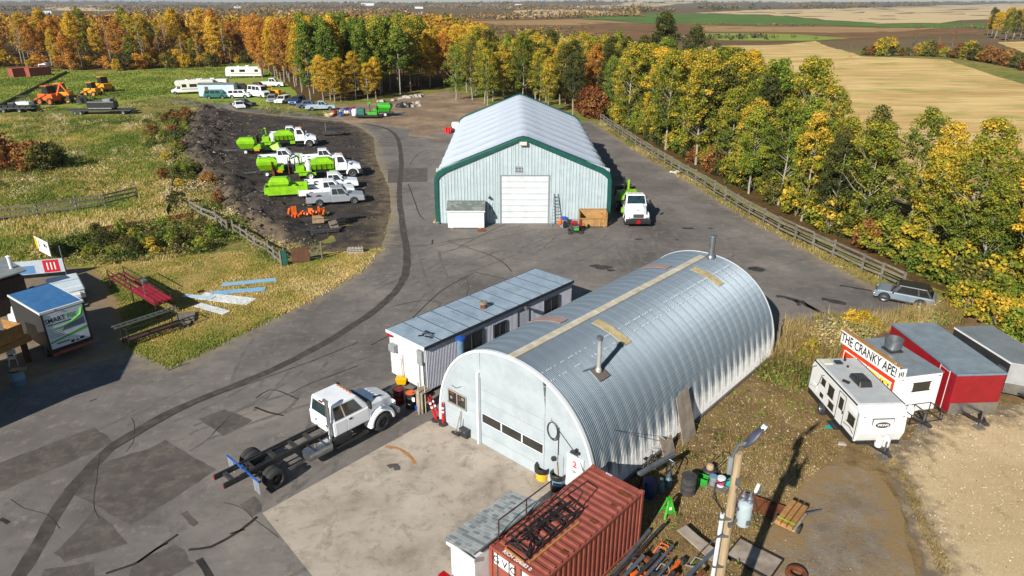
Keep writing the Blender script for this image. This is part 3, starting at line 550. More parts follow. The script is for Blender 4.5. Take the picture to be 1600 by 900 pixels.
for i in range(6):
    h=DH/6; sct=part(od,'door_section',fw,Bx(D0+.04,D1-.04,-.03,.0,i*h+.01,(i+1)*h-.01),bevel=.012)
for i in range(3):
    a=D0+.12+i*1.29; part(od,'door_window',glass,Bx(a,a+1.2,-.045,-.03,1.32,1.82)); part(od,'window_frame',M('pale_trim','#d3d8da'),*[Bx(a-.04,a+1.24,-.055,-.032,zz,zz+.04) for zz in (1.29,1.81)],Bx(a-.045,a-.005,-.055,-.032,1.3,1.84),Bx(a+1.205,a+1.245,-.055,-.032,1.3,1.84))
parts(q,'door_post',M('pale_trim','#d3d8da'),Bx(D0-.12,D0-.005,-.2,-.05,0,DH+.2),Bx(D0-.12,D0+.02,-.2,-.05,DH+.21,DH+.28))
wnd=part(q,'window',glass,Bx(.75,1.95,-.075,-.055,1.55,2.2)); part(wnd,'frame',M('grey_brown_frame','#8f8a80',None,2,.6),Bx(.7,2.0,-.1,-.06,2.2,2.27),Bx(.68,2.02,-.14,-.06,1.48,1.55),Bx(.69,.75,-.1,-.06,1.55,2.2),Bx(1.95,2.01,-.1,-.06,1.55,2.2),Bx(1.32,1.38,-.1,-.06,1.55,2.2))
parts(wnd,'papers',rust,Bx(.82,1.1,-.079,-.0755,2.02,2.15),Bx(1.45,1.6,-.079,-.0755,1.85,2.1)); parts(wnd,'papers',greyp,Bx(.85,1.0,-.079,-.0755,1.75,1.9),Bx(1.65,1.85,-.079,-.0755,1.95,2.1))
md=part(q,'man_door',M('door_white','#e3e6e7'),Bx(8.25,9.15,-.13,-.055,.02,2.15),bevel=.01); text(md,'number','2',.42,redprint,(8.7,-.135,1.72),(R(90),0,0)); part(md,'handle',black,Bx(9.02,9.08,-.2,-.13,.98,1.06),T((9.05,-.13,.8),(9.05,-.17,.8),.04)); part(md,'small_print',blackprint,Bx(8.58,8.8,-.136,-.13,1.36,1.385)); part(md,'small_print',blackprint,Bx(8.62,8.74,-.136,-.13,1.3,1.32))
part(q,'meter_box',fw,Bx(7.35,8.05,-.1,-.052,.55,1.75),bevel=.02); parts(q,'conduit',dsteel,T((7.75,-.09,1.1),(7.75,-.09,3.15),.02),T((7.95,-.08,.2),(7.95,-.08,.95),.02))
part(q,'wall_lamp',black,T((7.6,-.05,1.5),(7.6,-.25,1.55),.1,.12),Bc(8.75,-.2,2.42,.35,.3,.12,0,R(-20)),Bc(8.75,-.09,2.45,.12,.12,.2),bevel=.01)
part(q,'cable_coil',dsteel,*[TS([(7.4+(.25+.03*k)*math.cos(a)+.02*k,-.08-.012*k,2.85+(.4+.02*k)*math.sin(a)) for a in np.linspace(0,2*PI,20)],.012,5) for k in range(4)])
parts(q,'overhead_cable',black,TS([(7.3,-.08,3.35),(8.1,-.1,2.75),(8.9,-.1,2.1),(9.55,-.3,1.2)],.012,5),TS([(7.3,-.08,3.4),(8.6,1.2,3.1),(9.8,2.4,2.5),(10.6,3.6,1.9)],.012,5),TS([(1.0,-.09,2.55),(1.3,-.09,2.5),(1.7,-.09,2.75)],.012,5))
# flues
def flue(t_,y,h,r,cap,mat):
    x,z=arch(t_,.02); o=part(q,'flue_pipe',mat,T((x,y,z-.15),(x,y,z+h),r,n=16),LA([(r*1.5,-.02),(r*1.35,.15),(r*1.02,.2)],(x,y,z+.03)),smooth=True)
    if cap: part(o,'rain_cap',mat,LA([(r*.9,0),(r*1.05,.02),(r*1.6,.06),(r*1.55,.1),(.02,.16)],(x,y,z+h)),smooth=True)
    part(o,'flashing',M('brown_flashing','#5d554d','#6d645b',4,.9),Bc(x+.08,y,z-.04,.7,.75,.05,0,0,R(28) if t_>.5 else R(-10)))
flue(.505+.02,QL-.55,1.35,.17,True,steel); flue(.685,2.75,1.75,.1,False,M('pale_flue','#b4b6b5','#9b9d9d',3,.5,.3)); part(q,'flue_collar',steel,T((arch(.685)[0],2.75,arch(.685)[1]+1.6),(arch(.685)[0],2.75,arch(.685)[1]+1.78),.14,n=14))
parts(q,'brace_rod',steel,T((arch(.66,.1)[0],1.9,arch(.66,.1)[1]),(arch(.675,.3)[0],3.0,arch(.675,.3)[1]),.02),T((arch(.64,.1)[0],2.9,arch(.64,.1)[1]),(arch(.675,.5)[0],2.8,arch(.675,.5)[1]),.012))
fl=part(q,'stove_pipe',M('blue_capped_pipe','#7f9fb5','#6f8fa6',3,.4,.4),T((.35,1.2,.6),(.35,1.2,4.35),.17,n=14),smooth=True); part(fl,'rain_cap',bluep,LA([(.18,0),(.27,.05),(.26,.12),(.03,.22)],(.35,1.2,4.35)),smooth=True)
parts(q,'base_flashing',M('dark_footing','#57524c',None,3,.9),Bx(QW+.02,QW+.14,.1,QL,0,.16),Bx(-.14,-.02,.1,QL,0,.16))
solo('plywood_sheet','tall weathered plywood sheet leaning on the side of the Quonset hut','plywood',oldply,LF([(0,0,0),(1.3,0,0),(1.25,0,2.6),(.1,0,2.45)],[(0,.03,0),(1.3,.03,0),(1.25,.03,2.6),(.1,.03,2.45)]),loc=(8.35,27.75,.05)).rotation_euler=(R(-16),0,R(47.7))
solo('plywood_sheet','short weathered plywood offcut leaning low against the Quonset hut wall','plywood',oldply,LF([(0,0,0),(1.0,0,0),(1.0,0,.9),(.5,0,.75),(0,0,1.2)],[(0,.03,0),(1.0,.03,0),(1.0,.03,.9),(.5,.03,.75),(0,.03,1.2)]),loc=(7.2,26.6,.05)).rotation_euler=(R(-20),0,R(47.7))

# --- office trailer
OW,OL,OH=3.08,12.7,3.05
of=thing('office_trailer','long white office trailer with grey-blue metal roof beside the Quonset hut','trailer',(-6.93,34.45,0),R(-42.6))
osid=M('trailer_ribbed_siding','#cdd0da','#c3c6d0',1.5,.5,dirt='#8d8f98',damt=.4); oroof=M('trailer_roof_metal','#9db0be','#b3c2cc',1.2,.42,.3,dirt='#78858f',dscale=1.0,damt=.7)
part(of,'end_wall',M('clean_white_wall','#d2d5d6','#c8ccce',1.4,.45,dirt='#bdbbb4',damt=.2),Bx(0,OW,0,.06,.3,OH-.06)); part(of,'end_wall',osid,Bx(0,OW,OL-.06,OL,.3,OH-.06))
for sx in (0,1):
    wvv=wave(8,OL/14/8,.03)
    for i in range(14):
        pr_=[(a,(OW+.0+d) if sx else -d) for a,d in wvv]
        part(of,'siding_panel',osid,PR([(y_,x_) for y_,x_ in pr_][0:]+[(wvv[-1][0]-.002,OW-.06 if sx else .06),(0,OW-.06 if sx else .06)],.3,OH-.1,'xy')).matrix_local=Matrix.Translation((0,i*OL/14,0))@Matrix(((0,1,0,0),(1,0,0,0),(0,0,1,0),(0,0,0,1)))
for i in range(12):
    a=i*OL/12; rp_=part(of,'roof_panel',oroof,Bx(-.1,OW+.1,a+.005-(.1 if i==0 else 0),a+OL/12-.005+(.1 if i==11 else 0),OH-.02,OH+.02+.002*(i%2))); part(rp_,'seam',M('seam_metal','#5e7082','#6d7f90',2,.5,.4),Bx(-.1,OW+.1,a+OL/12-.03,a+OL/12+.03,OH+.02,OH+.05))
part(of,'roof_edge',M('dark_gutter','#2e3236','#3b3f43',2,.5),Bx(OW+.1,OW+.14,-.1,OL+.1,OH-.16,OH+.03),Bx(-.14,-.1,-.1,OL+.1,OH-.16,OH+.03)); part(of,'roof_edge',M('pale_trim','#d3d8da'),Bx(-.1,OW+.1,-.14,-.1,OH-.14,OH+.03))
part(of,'skirting',M('dark_skirting','#3a3a3c',None,2,.8),Bx(.1,OW-.1,.1,OL-.1,.0,.31))
for y0,wd,z0,z1 in ((2.55,1.75,1.25,2.55),(5.3,.95,1.65,2.4),(9.9,1.35,1.2,2.5)):
    wn=part(of,'window',glass,Bx(OW+.03,OW+.06,y0,y0+wd,z0,z1)); part(wn,'frame',M('dark_gutter','#2e3236'),*[Bx(OW+.03,OW+.09,a,b,c_,d_) for a,b,c_,d_ in ((y0-.05,y0+wd+.05,z1,z1+.06),(y0-.05,y0+wd+.05,z0-.06,z0),(y0-.05,y0,z0,z1),(y0+wd,y0+wd+.05,z0,z1),(y0+wd/2-.03,y0+wd/2+.03,z0,z1))])
dr=part(of,'door',osid,Bx(OW+.03,OW+.08,7.4,8.35,.4,2.55),bevel=.01); part(dr,'frame',M('dark_gutter','#2e3236'),Bx(OW+.03,OW+.1,7.33,7.4,.35,2.62),Bx(OW+.03,OW+.1,7.4,8.35,2.55,2.62)); part(of,'wall_lamp',steel,T((OW,7.9,2.75),(OW+.3,7.9,2.8),.07),Bc(OW+.32,7.9,2.75,.2,.25,.14))
v=part(of,'roof_vent',rust,T((1.9,5.65,OH),(1.9,5.65,OH+.32),.2,n=14),smooth=True); part(v,'vent_cap',M('vent_cap_grey','#8a8378','#6f675c',5,.6),LA([(.25,0),(.26,.12),(.1,.16),(.1,.02)],(1.9,5.65,OH+.3)))
part(of,'tar_patch',seal_m,*[Bc(2.2+random.uniform(-.5,.5),1.0+random.uniform(-.3,.3),OH+.026+.001*i,.3*random.random()+.1,.18,.004,random.random()) for i in range(9)]+[Bc(.9+.1*i,4.0+random.uniform(-.05,.05),OH+.026,.05,.06,.004) for i in range(7)]+[Bc(.7,3.5,OH+.026,.06,.06,.004)])
part(of,'air_conditioner',M('ac_grey','#8f9395','#7c8082',3,.5),Bx(.25,.75,-.3,0,1.9,2.35),bevel=.02); part(of,'red_lamp',redl,Bx(.05,.45,-.2,-.02,OH-.3,OH-.14),bevel=.03)
part(of,'electric_panel',M('ac_grey','#8f9395'),Bx(OW-.5,OW-.08,-.18,0,1.9,2.75),bevel=.02); parts(of,'conduit',dsteel,T((OW-.05,-.1,.3),(OW-.05,-.1,2.1),.035),T((OW-.45,-.08,.4),(OW-.45,-.08,2.0),.02),T((1.2,-.06,.4),(1.2,-.06,1.9),.012))
# ---------------------------------------------------------------- vehicles (local x forward, y left, origin on the ground under the middle)
def wheel(parent,x,y,r,w,rim=steel,dual=False,n=22):
    s=1 if y>0 else -1
    tw=part(parent,'wheel',rubber,*[xf(LA([(r*.6,-w/2),(r*.9,-w/2),(r,-w*.36),(r,w*.36),(r*.9,w/2),(r*.6,w/2)],(0,0,0),n,False),(x,y-s*k*(w+.04),r),0,R(90)) for k in ((0,1) if dual else (0,))],smooth=True)
    rm=part(tw,'rim',rim,xf(LA([(r*.62,-.5*w),(r*.62,.42*w),(r*.5,.36*w),(r*.44,.2*w),(r*.2,.22*w),(r*.17,.42*w),(.01,.44*w)] if not dual else [(r*.62,-.5*w),(r*.62,.42*w),(r*.54,.3*w),(r*.45,-.1*w),(r*.24,-.1*w),(r*.2,.25*w),(.01,.27*w)],(0,0,0),n),(x,y,r),0,R(-90)*s),smooth=True)
    return tw
def archpoly(x0,x1,zb,zt,wh,r,front=None):   # side profile of a lower body with wheel openings; zt may be list of (x,z) from front to rear
    P=[(x0,zb)]
    for wx in sorted(wh):
        P+= [(wx+r*1.18*math.cos(a),max(zb,r*.95+r*1.18*math.sin(a))) for a in np.linspace(PI,0,9)]
    P.append((x1,zb)); return P+zt
def green_house(o,x0,x1,zb,x0t,x1t,zt,w0,w1,paint,side,gl=glass,wind=(.06,.94,.1,.92),rear=(.08,.92,.15,.9)):
    b=[(x0,-w0,zb),(x1,-w0,zb),(x1,w0,zb),(x0,w0,zb)]; t_=[(x0t,-w1,zt),(x1t,-w1,zt),(x1t,w1,zt),(x0t,w1,zt)]
    part(o,'cab_shell',paint,LF(b,t_),bevel=.07,seg=3)
    part(o,'windscreen',gl,QP((b[1],b[2],t_[2],t_[1]),*wind,.012,.004))
    if rear: part(o,'rear_window',gl,QP((b[3],b[0],t_[0],t_[3]),*rear,.012,.004))
    for u0,u1 in side:
        part(o,'side_window',gl,QP((b[0],b[1],t_[1],t_[0]),u0,u1,.12,.86,.012,.004)); part(o,'side_window',gl,QP((b[2],b[3],t_[3],t_[2]),1-u1,1-u0,.12,.86,.012,.004))
def car(name,label,cat,loc,rz,paint,style='pickup',L=5.6,W=1.9,H=1.8,group=None,detail=True,bedfill=None):
    o=thing(name,label,cat,loc,rz,group); r=.37 if style in('pickup','van') else .33; h=L/2; wf,wr=h-.19*L+.05,-h+.22*L; bz=.36*1; be=H*.6
    if style=='pickup':
        cabx=-.08*L
        zt=[(h,.62),(h-.04,H*.5),(h-.28*L+.1,be),(cabx,be),(cabx,.55)]
        P=archpoly(cabx,h,bz,zt,[wf],r); part(o,'body',paint,PR(P,-W/2,W/2),bevel=.06,seg=3)
        P=archpoly(-h,cabx-.02,bz+.05,[(cabx-.02,be-.06),(-h,be-.06)],[wr],r)
        part(o,'bed_side',paint,PR(P,-W/2,-W/2+.1),bevel=.03); part(o,'bed_side',paint,PR(P,W/2-.1,W/2),bevel=.03); part(o,'bed_floor',bedfill or black,Bx(-h+.07,cabx-.03,-W/2+.1,W/2-.1,bz+.2,bz+.26)); part(o,'tailgate',paint,Bx(-h,-h+.07,-W/2+.1,W/2-.1,bz+.1,be-.06),bevel=.02)
        green_house(o,cabx+.03,h-.28*L+.14,be-.02,cabx+.1,h-.28*L-.5,H,W/2-.06,W/2-.2,paint,((.06,.4),(.44,.86)))
    elif style=='hatch':
        P=archpoly(-h,h,bz-.1,[(h,.5),(h-.06,.72),(h-.22,.86),(h-.27*L,be),(-h+.1,be),(-h,.75)],[wf,wr],r); part(o,'body',paint,PR(P,-W/2,W/2),bevel=.2,seg=4)
        green_house(o,-h+.16,h-.27*L+.08,be-.02,-h+.6,h-.27*L-.42,H,W/2-.07,W/2-.2,black,((.06,.3),(.34,.86)))
        part(o,'wheel_arch_trim',black,*[Bx(-h+.3,h-.3,s*(W/2)-.01,s*(W/2)+.012,bz-.1,bz) for s in (-1,1)])
    elif style in('suv','sedan','van'):
        hood={'suv':.24,'sedan':.27,'van':.14}[style]; tail={'suv':.02,'sedan':.17,'van':.01}[style]
        P=archpoly(-h,h,bz-.08,[(h,.6),(h-.05,be*.86),(h-hood*L,be),(-h+.03,be),(-h,be*.8)],[wf,wr],r); part(o,'body',paint,PR(P,-W/2,W/2),bevel=.07,seg=3)
        green_house(o,-h+tail*L+.03,h-hood*L+.06,be-.02,-h+tail*L+(.22 if style!='sedan' else .55),h-hood*L-(.55 if style!='van' else .35),H,W/2-.06,W/2-.2,paint,((.05,.3),(.34,.6),(.63,.88)) if style!='sedan' else ((.14,.48),(.52,.84)))
    for x in (wf,wr):
        for y in (-W/2+.1,W/2-.1): wheel(o,x,y,r,.24,n=18)
    part(o,'front_bumper',chrome if style=='pickup' else paint,Bx(h-.06,h+.07,-W/2+.03,W/2-.03,.36,.58),bevel=.03); part(o,'rear_bumper',chrome if style=='pickup' else paint,Bx(-h-.08,-h+.04,-W/2+.03,W/2-.03,.4,.58),bevel=.03)
    if detail:
        part(o,'grille',black,Bx(h-.02,h+.02,-W/2+.42,W/2-.42,.62,H*.46))
        for s in (-1,1):
            part(o,'headlight',whitel,Bx(h-.08,h+.015,s*(W/2-.22)-.16,s*(W/2-.22)+.16,.66,H*.46),bevel=.02); part(o,'taillight',redl,Bx(-h-.012,-h+.06,s*(W/2-.08)-.07,s*(W/2-.08)+.07,.68,be-.1),bevel=.015)
            part(o,'mirror',black,Bc(h-(.31 if style!='van' else .2)*L,s*(W/2+.1),be+.08,.1,.2,.18),bevel=.02)
    return o
# --- chassis-cab truck on the yard
def chassis_truck():
    o=thing('chassis_cab_truck','white crew-cab chassis truck with bare black frame behind the cab','truck',(-11.28,25.38,.024),R(48))
    fr=black
    for s in (-1,1): part(o,'frame_rail',fr,Bx(-2.0,6.2,s*.43-.045,s*.43+.045,.78,1.04),bevel=.012)
    for x in (-1.55,-.55,.55,1.6,2.4): part(o,'cross_member',dsteel,Bx(x-.09,x+.09,-.38,.38,.83,.99),bevel=.01)
    part(o,'drive_shaft',dsteel,T((.1,0,.62),(3.2,0,.75),.06)); part(o,'rear_axle',black,T((0,-1.0,.5),(0,1.0,.5),.09),LA([(.02,-.2),(.2,-.12),(.24,0),(.2,.12),(.02,.2)],(0,0,.52),12),smooth=True)
    for s in (-1,1):
        part(o,'leaf_spring',black,TS([(-.75,s*.52,.72),(-.3,s*.52,.64),(0,s*.52,.6),(.3,s*.52,.64),(.75,s*.52,.72)],.05,6)); part(o,'air_line',dsteel,TS([(-1.2,s*.3,.98),(0,s*.28,1.02),(1.5,s*.3,.98),(3,s*.3,1.0)],.018,5))
        wheel(o,0,s*1.12,.5,.27,black,True,26); wheel(o,5.95,s*1.02,.5,.29,M('black_wheel','#1c1c1e','#2a2a2c',4,.4),False,26)
        mf=part(o,'mud_flap',M('grey_mud_flap','#8a8f96','#70757c',3,.5),Bx(-.92,-.9,s*1.12-.26,s*1.12+.26,.3,.98)); part(o,'rail_end_lamp',redl,Bx(-2.03,-2.0,s*.43-.05,s*.43+.05,.86,.96))
    part(o,'mud_flap_bar',M('blue_bar','#2f5fae','#274f94',2,.4),Bx(-.95,-.88,-1.4,1.4,.98,1.05)); part(o,'bar_flag',M('blue_bar','#2f5fae'),Bc(-.92,.0,1.09,.12,.2,.1))
    tk=part(o,'fuel_tank',chrome,xf(LF(*[[(x,.31*math.copysign(abs(math.cos(a))**.6,math.cos(a)),.27*math.copysign(abs(math.sin(a))**.6,math.sin(a))) for a in np.linspace(0,2*PI,20)[:-1]] for x in (-.62,-.6,.6,.62)]),(2.3,-.92,.68)),smooth=True); part(tk,'tank_strap',black,*[Bx(2.3+d-.04,2.3+d+.04,-1.25,-.5,.93,.965) for d in (-.3,.32)]); part(tk,'filler_cap',M('brass_cap','#8a7a45',None,3,.5,.5),T((2.25,-.85,.95),(2.25,-.85,1.03),.06))
    part(o,'battery_box',black,Bx(3.05,4.1,-1.12,-.55,.5,.92),bevel=.03); part(o,'step',black,Bx(3.15,5.0,-1.24,-.95,.42,.5),bevel=.02); part(o,'step',black,Bx(3.15,5.0,.95,1.24,.42,.5),bevel=.02)
    st=part(o,'exhaust_stack',chrome,T((3.02,-.92,.7),(3.02,-.92,3.0),.085,n=14),smooth=True); part(st,'stack_tip',chrome,T((3.02,-.92,2.98),(2.9,-.92,3.12),.08,.085,n=14),smooth=True)
    # crew cab: lower body, roof shell, doors, hood
    W=1.02; zb,be,zt=.92,1.72,2.55
    P=[(3.2,zb),(5.3,zb),(5.38,1.05),(5.38,be),(3.18,be)]
    part(o,'cab_body',truckwhite,PR(P,-W,W),bevel=.07,seg=3)
    x0,x1,x0t,x1t,w0,w1=3.2,5.36,3.3,4.7,W-.02,W-.19
    b=[(x0,-w0,be-.03),(x1,-w0,be-.03),(x1,w0,be-.03),(x0,w0,be-.03)]; t_=[(x0t,-w1,zt),(x1t,-w1,zt),(x1t,w1,zt),(x0t,w1,zt)]
    rf=part(o,'cab_roof',truckwhite,LF(b,t_),bevel=.09,seg=3)
    part(o,'windscreen',glass,QP((b[1],b[2],t_[2],t_[1]),.06,.94,.08,.9,.012,.004)); part(o,'rear_window',bglass,QP((b[3],b[0],t_[0],t_[3]),.1,.9,.14,.82,.012,.004))
    for u0,u1 in ((.05,.3),(.34,.8)):
        part(o,'side_window',glass,QP((b[0],b[1],t_[1],t_[0]),u0,u1,.1,.84,.012,.004)); part(o,'side_window',glass,QP((b[2],b[3],t_[3],t_[2]),1-u1,1-u0,.1,.84,.012,.004))
    for s in (-1,1):
        d1=part(o,'door',truckwhite,Bx(3.98,5.2,s*W-.012,s*W+.012,1.0,be-.06),bevel=.01); part(d1,'handle',black,Bx(4.08,4.24,s*W-.03,s*W+.03,1.52,1.6)); d2=part(o,'door',truckwhite,Bx(3.3,3.94,s*W-.012,s*W+.012,1.0,be-.06),bevel=.01)
        part(o,'mirror',black,Bc(5.12,s*1.3,1.98,.12,.22,.42),bevel=.03); part(o,'mirror_arm',black,T((5.15,s*1.0,1.85),(5.12,s*1.25,1.85),.025))
        part(o,'fender',truckwhite,LF(*[[(5.95+r_*math.cos(a),y,.52+r_*math.sin(a)) for a in np.linspace(PI*1.02,-.02,11)]+[(5.95+r2*math.cos(a),y,.52+r2*math.sin(a)) for a in np.linspace(-.02,PI*1.02,11)] for y,r_,r2 in ((s*.62,.82,.6),(s*1.1,.8,.6),(s*1.17,.72,.6))]),bevel=.03,smooth=True)
        part(o,'headlight',whitel,Bx(6.84,6.9,s*.8-.2,s*.8+.2,1.05,1.3),bevel=.03); part(o,'rear_panel_latch',black,Bx(3.165,3.185,s*.45-.05,s*.45+.05,1.3,1.4))
    hd=LF([(5.34,-.93,1.0),(5.34,.93,1.0),(5.34,.95,1.72),(5.34,.5,1.82),(5.34,-.5,1.82),(5.34,-.95,1.72)],[(6.2,-.85,.95),(6.2,.85,.95),(6.2,.86,1.6),(6.2,.48,1.72),(6.2,-.48,1.72),(6.2,-.86,1.6)],[(6.86,-.72,.95),(6.86,.72,.95),(6.86,.72,1.42),(6.86,.42,1.5),(6.86,-.42,1.5),(6.86,-.72,1.42)])
    h=part(o,'hood',truckwhite,hd,bevel=.06,seg=3); part(h,'hood_vent',black,Bc(6.1,-.55,1.715,.5,.12,.03,0,0,R(9))); part(h,'cowl',black,Bc(5.42,0,1.81,.22,1.5,.03))
    part(o,'grille',black,Bx(6.85,6.89,-.55,.55,.95,1.4)); part(o,'front_bumper',chrome,Bx(6.85,7.08,-1.1,1.1,.55,.82),bevel=.04)
    for y in (-.5,-.25,0,.25,.5): part(rf,'roof_marker',amber,Bc(4.62,y,2.57,.14,.07,.04),bevel=.01)
    part(rf,'brake_lamp',redl,Bx(3.24,3.3,-.14,.14,2.47,2.52))
    return o
chassis_truck()
# --- conventional work trucks with lime hopper bodies
def cab_truck(name,label,loc,rz,group=None,body=None):
    o=thing(name,label,'truck',loc,rz,group)
    for s in (-1,1): part(o,'frame_rail',black,Bx(-3.6,3.0,s*.43-.05,s*.43+.05,.75,1.0))
    for s in (-1,1): wheel(o,-2.3,s*1.1,.5,.27,white,True,20); wheel(o,2.75,s*1.02,.5,.28,chrome,False,20)
    W=1.05; part(o,'cab_body',truckwhite,PR([(.75,.95),(2.1,.95),(2.2,1.2),(2.2,1.9),(.75,1.9)],-W,W),bevel=.07,seg=3)
    x0,x1,x0t,x1t,w0,w1,be,zt=.76,2.2,.84,1.75,W-.02,W-.16,1.88,2.72
    b=[(x0,-w0,be),(x1,-w0,be),(x1,w0,be),(x0,w0,be)]; t_=[(x0t,-w1,zt),(x1t,-w1,zt),(x1t,w1,zt),(x0t,w1,zt)]
    rf=part(o,'cab_roof',truckwhite,LF(b,t_),bevel=.1,seg=3); ws=part(o,'windscreen',bglass,QP((b[1],b[2],t_[2],t_[1]),.06,.94,.06,.9,.012,.004)); part(o,'rear_window',glass,QP((b[3],b[0],t_[0],t_[3]),.2,.8,.2,.8,.012,.004))
    part(o,'side_window',glass,QP((b[0],b[1],t_[1],t_[0]),.2,.82,.06,.84,.012,.004)); part(o,'side_window',glass,QP((b[2],b[3],t_[3],t_[2]),.18,.8,.06,.84,.012,.004))
    hd=LF([(2.16,-.98,1.0),(2.16,.98,1.0),(2.16,.98,1.8),(2.16,.6,1.98),(2.16,-.6,1.98),(2.16,-.98,1.8)],[(3.0,-.9,.95),(3.0,.9,.95),(3.0,.88,1.6),(3.0,.55,1.76),(3.0,-.55,1.76),(3.0,-.88,1.6)],[(3.75,-.78,.9),(3.75,.78,.9),(3.75,.76,1.3),(3.75,.48,1.45),(3.75,-.48,1.45),(3.75,-.76,1.3)])
    h=part(o,'hood',truckwhite,hd,bevel=.07,seg=3); part(h,'badge',blackprint,Bc(3.4,0,1.62,.05,.3,.02,0,0,R(22)))
    g_=part(o,'grille',dsteel,Bx(3.73,3.79,-.5,.5,.98,1.34),bevel=.02); 
    for i in range(5): part(g_,'grille_bar',chrome,Bx(3.79,3.805,-.48,.48,1.02+i*.065,1.045+i*.065))
    part(o,'front_bumper',black,Bx(3.6,3.98,-1.18,1.18,.42,.86),bevel=.06)
    for s in (-1,1):
        part(o,'fender',truckwhite,LF(*[[(2.75+r_*math.cos(a),y,.52+r_*math.sin(a)) for a in np.linspace(PI*1.02,-.02,11)]+[(2.75+r2*math.cos(a),y,.52+r2*math.sin(a)) for a in np.linspace(-.02,PI*1.02,11)] for y,r_,r2 in ((s*.6,.8,.6),(s*1.12,.78,.6),(s*1.18,.7,.6))]),bevel=.03,smooth=True)
        part(o,'headlight',whitel,Bx(3.55,3.78,s*.86-.18,s*.86+.18,1.0,1.26),bevel=.05); part(o,'mirror',black,Bc(2.15,s*1.32,2.1,.12,.24,.45),bevel=.03); part(o,'mirror_arm',black,T((2.1,s*1.0,2.0),(2.15,s*1.25,2.05),.025)); part(o,'step',dsteel,Bx(.8,2.0,s*1.0-.12,s*1.0+.12,.5,.58)); dd=part(o,'door',truckwhite,Bx(.95,2.08,s*W-.012,s*W+.012,1.0,1.84),bevel=.01); part(dd,'handle',black,Bx(1.02,1.16,s*W-.03,s*W+.03,1.62,1.68))
    for y in (-.7,-.4,0,.4,.7): part(rf,'roof_marker',amber,Bc(1.55,y,2.76,.16,.08,.06),bevel=.01)
    part(ws,'dash_paper',yellowprint,Bc(2.02,.1,2.02,.04,.35,.3,0,0,R(-25)))
    # hopper body with tank and sprayer gear
    part(o,'hopper_body',lime,LF([(-1.9,-.6,1.1),(.55,-.6,1.1),(.55,.6,1.1),(-1.9,.6,1.1)],[(-2.1,-1.1,1.85),(.6,-1.1,1.85),(.6,1.1,1.85),(-2.1,1.1,1.85)],[(-2.1,-1.1,2.1),(.6,-1.1,2.1),(.6,1.1,2.1),(-2.1,1.1,2.1)]),bevel=.03)
    part(o,'hopper_lid',lime,LF([(-2.0,-1.05,2.1),(.5,-1.05,2.1),(.5,1.05,2.1),(-2.0,1.05,2.1)],[(-1.4,-.5,2.45),(0,-.5,2.45),(0,.5,2.45),(-1.4,.5,2.45)]),bevel=.03)
    for x in (-1.6,-1.0,-.4,.2): parts(o,'hopper_rib',lime,*[Br((x,s*.68,1.15),(x,s*1.13,1.88),.08,.06) for s in (-1,1)])
    part(o,'rear_deck',lime,Bx(-4.1,-2.1,-1.1,1.1,1.0,1.12),bevel=.02); part(o,'rear_box',lime,Bx(-3.9,-2.9,-1.05,1.05,1.12,1.75),bevel=.04)
    for s in (-1,1): tkk=part(o,'white_tank',white,LA([(.36,0),(.38,.08),(.38,.75),(.3,.92),(.12,.98),(.12,1.05),(.02,1.06)],(-2.45,s*.55,1.12),14),smooth=True)
    part(o,'boom_arm',lime,Br((-3.4,.1,1.7),(-3.4,.1,2.9),.18,.18),Br((-3.4,.1,2.85),(-4.4,.1,2.5),.16,.16)); part(o,'boom_hose',black,TS([(-3.4,-.3,1.7),(-3.5,-.35,2.7),(-4.0,-.3,3.1),(-4.5,-.2,2.7),(-4.4,-.1,1.8)],.07,7))
    part(o,'light_bar',steel,Bx(-4.0,-3.9,-.9,.9,2.25,2.33)); part(o,'light_post',black,T((-3.95,-.8,1.1),(-3.95,-.8,2.3),.03),T((-3.95,.8,1.1),(-3.95,.8,2.3),.03)); part(o,'engine_box',black,Bx(-4.6,-4.1,-.8,.8,.95,1.7),bevel=.04)
    part(o,'rear_board',rust,Bx(-4.75,-4.65,-1.1,1.1,.9,1.9)); part(o,'side_panel',lime,Bx(-3.6,-1.6,1.12,1.16,.6,.95),Bx(-3.6,-1.6,-1.16,-1.12,.6,.95)); part(o,'tool_box',lime,Bx(.0,.7,-1.15,-.7,.6,1.0),bevel=.02)
    return o
tr=cab_truck('patching_truck','white-cab truck with lime green hopper parked beside the workshop side wall',(12.05,66.4,.024),R(-90)); part(tr,'number_plate',redl,T((3.97,0,.64),(4.0,0,.64),.2,n=14)); 
dup(tr,(-22.5,83.2,.05),R(16),'lime green patching truck with white cab parked nearest the three pickups',None); dup(tr,(-33.10,102.62),R(14),'lime green patching truck at the far end of the dark dirt lot')
# --- pickups in the dirt lot
car('pickup_truck','silver extended-cab pickup, nearest of the row on the dirt lot','pickup',(-18.95,71.35,.02),R(16),silver,'pickup',6.0,1.95,1.85,bedfill=M('dark_bed_liner','#2b2b2d','#6b2a20',3,.8))
car('pickup_truck','white pickup parked just behind the silver one on the dirt lot','pickup',(-20.6,74.3,.02),R(16),truckwhite,'pickup',6.0,1.95,1.85)
car('pickup_truck','white pickup farthest back of the three, beside the lime patching truck','pickup',(-20.9,77.6,.02),R(16),truckwhite,'pickup',6.0,1.95,1.85)
car('pickup_truck','white pickup parked between the two lime green patching trucks','pickup',(-25.66,91.56),R(16),truckwhite,'pickup',5.8,1.95,1.85)
car('pickup_truck','white pickup half hidden behind the far lime patching truck','pickup',(-35.43,109.39),R(16),truckwhite,'pickup',5.6,1.95,1.85)
car('pickup_truck','white pickup backed in left of the middle lime patching truck','pickup',(-31.10,91.56),R(16),truckwhite,'pickup',5.8,1.95,1.85)
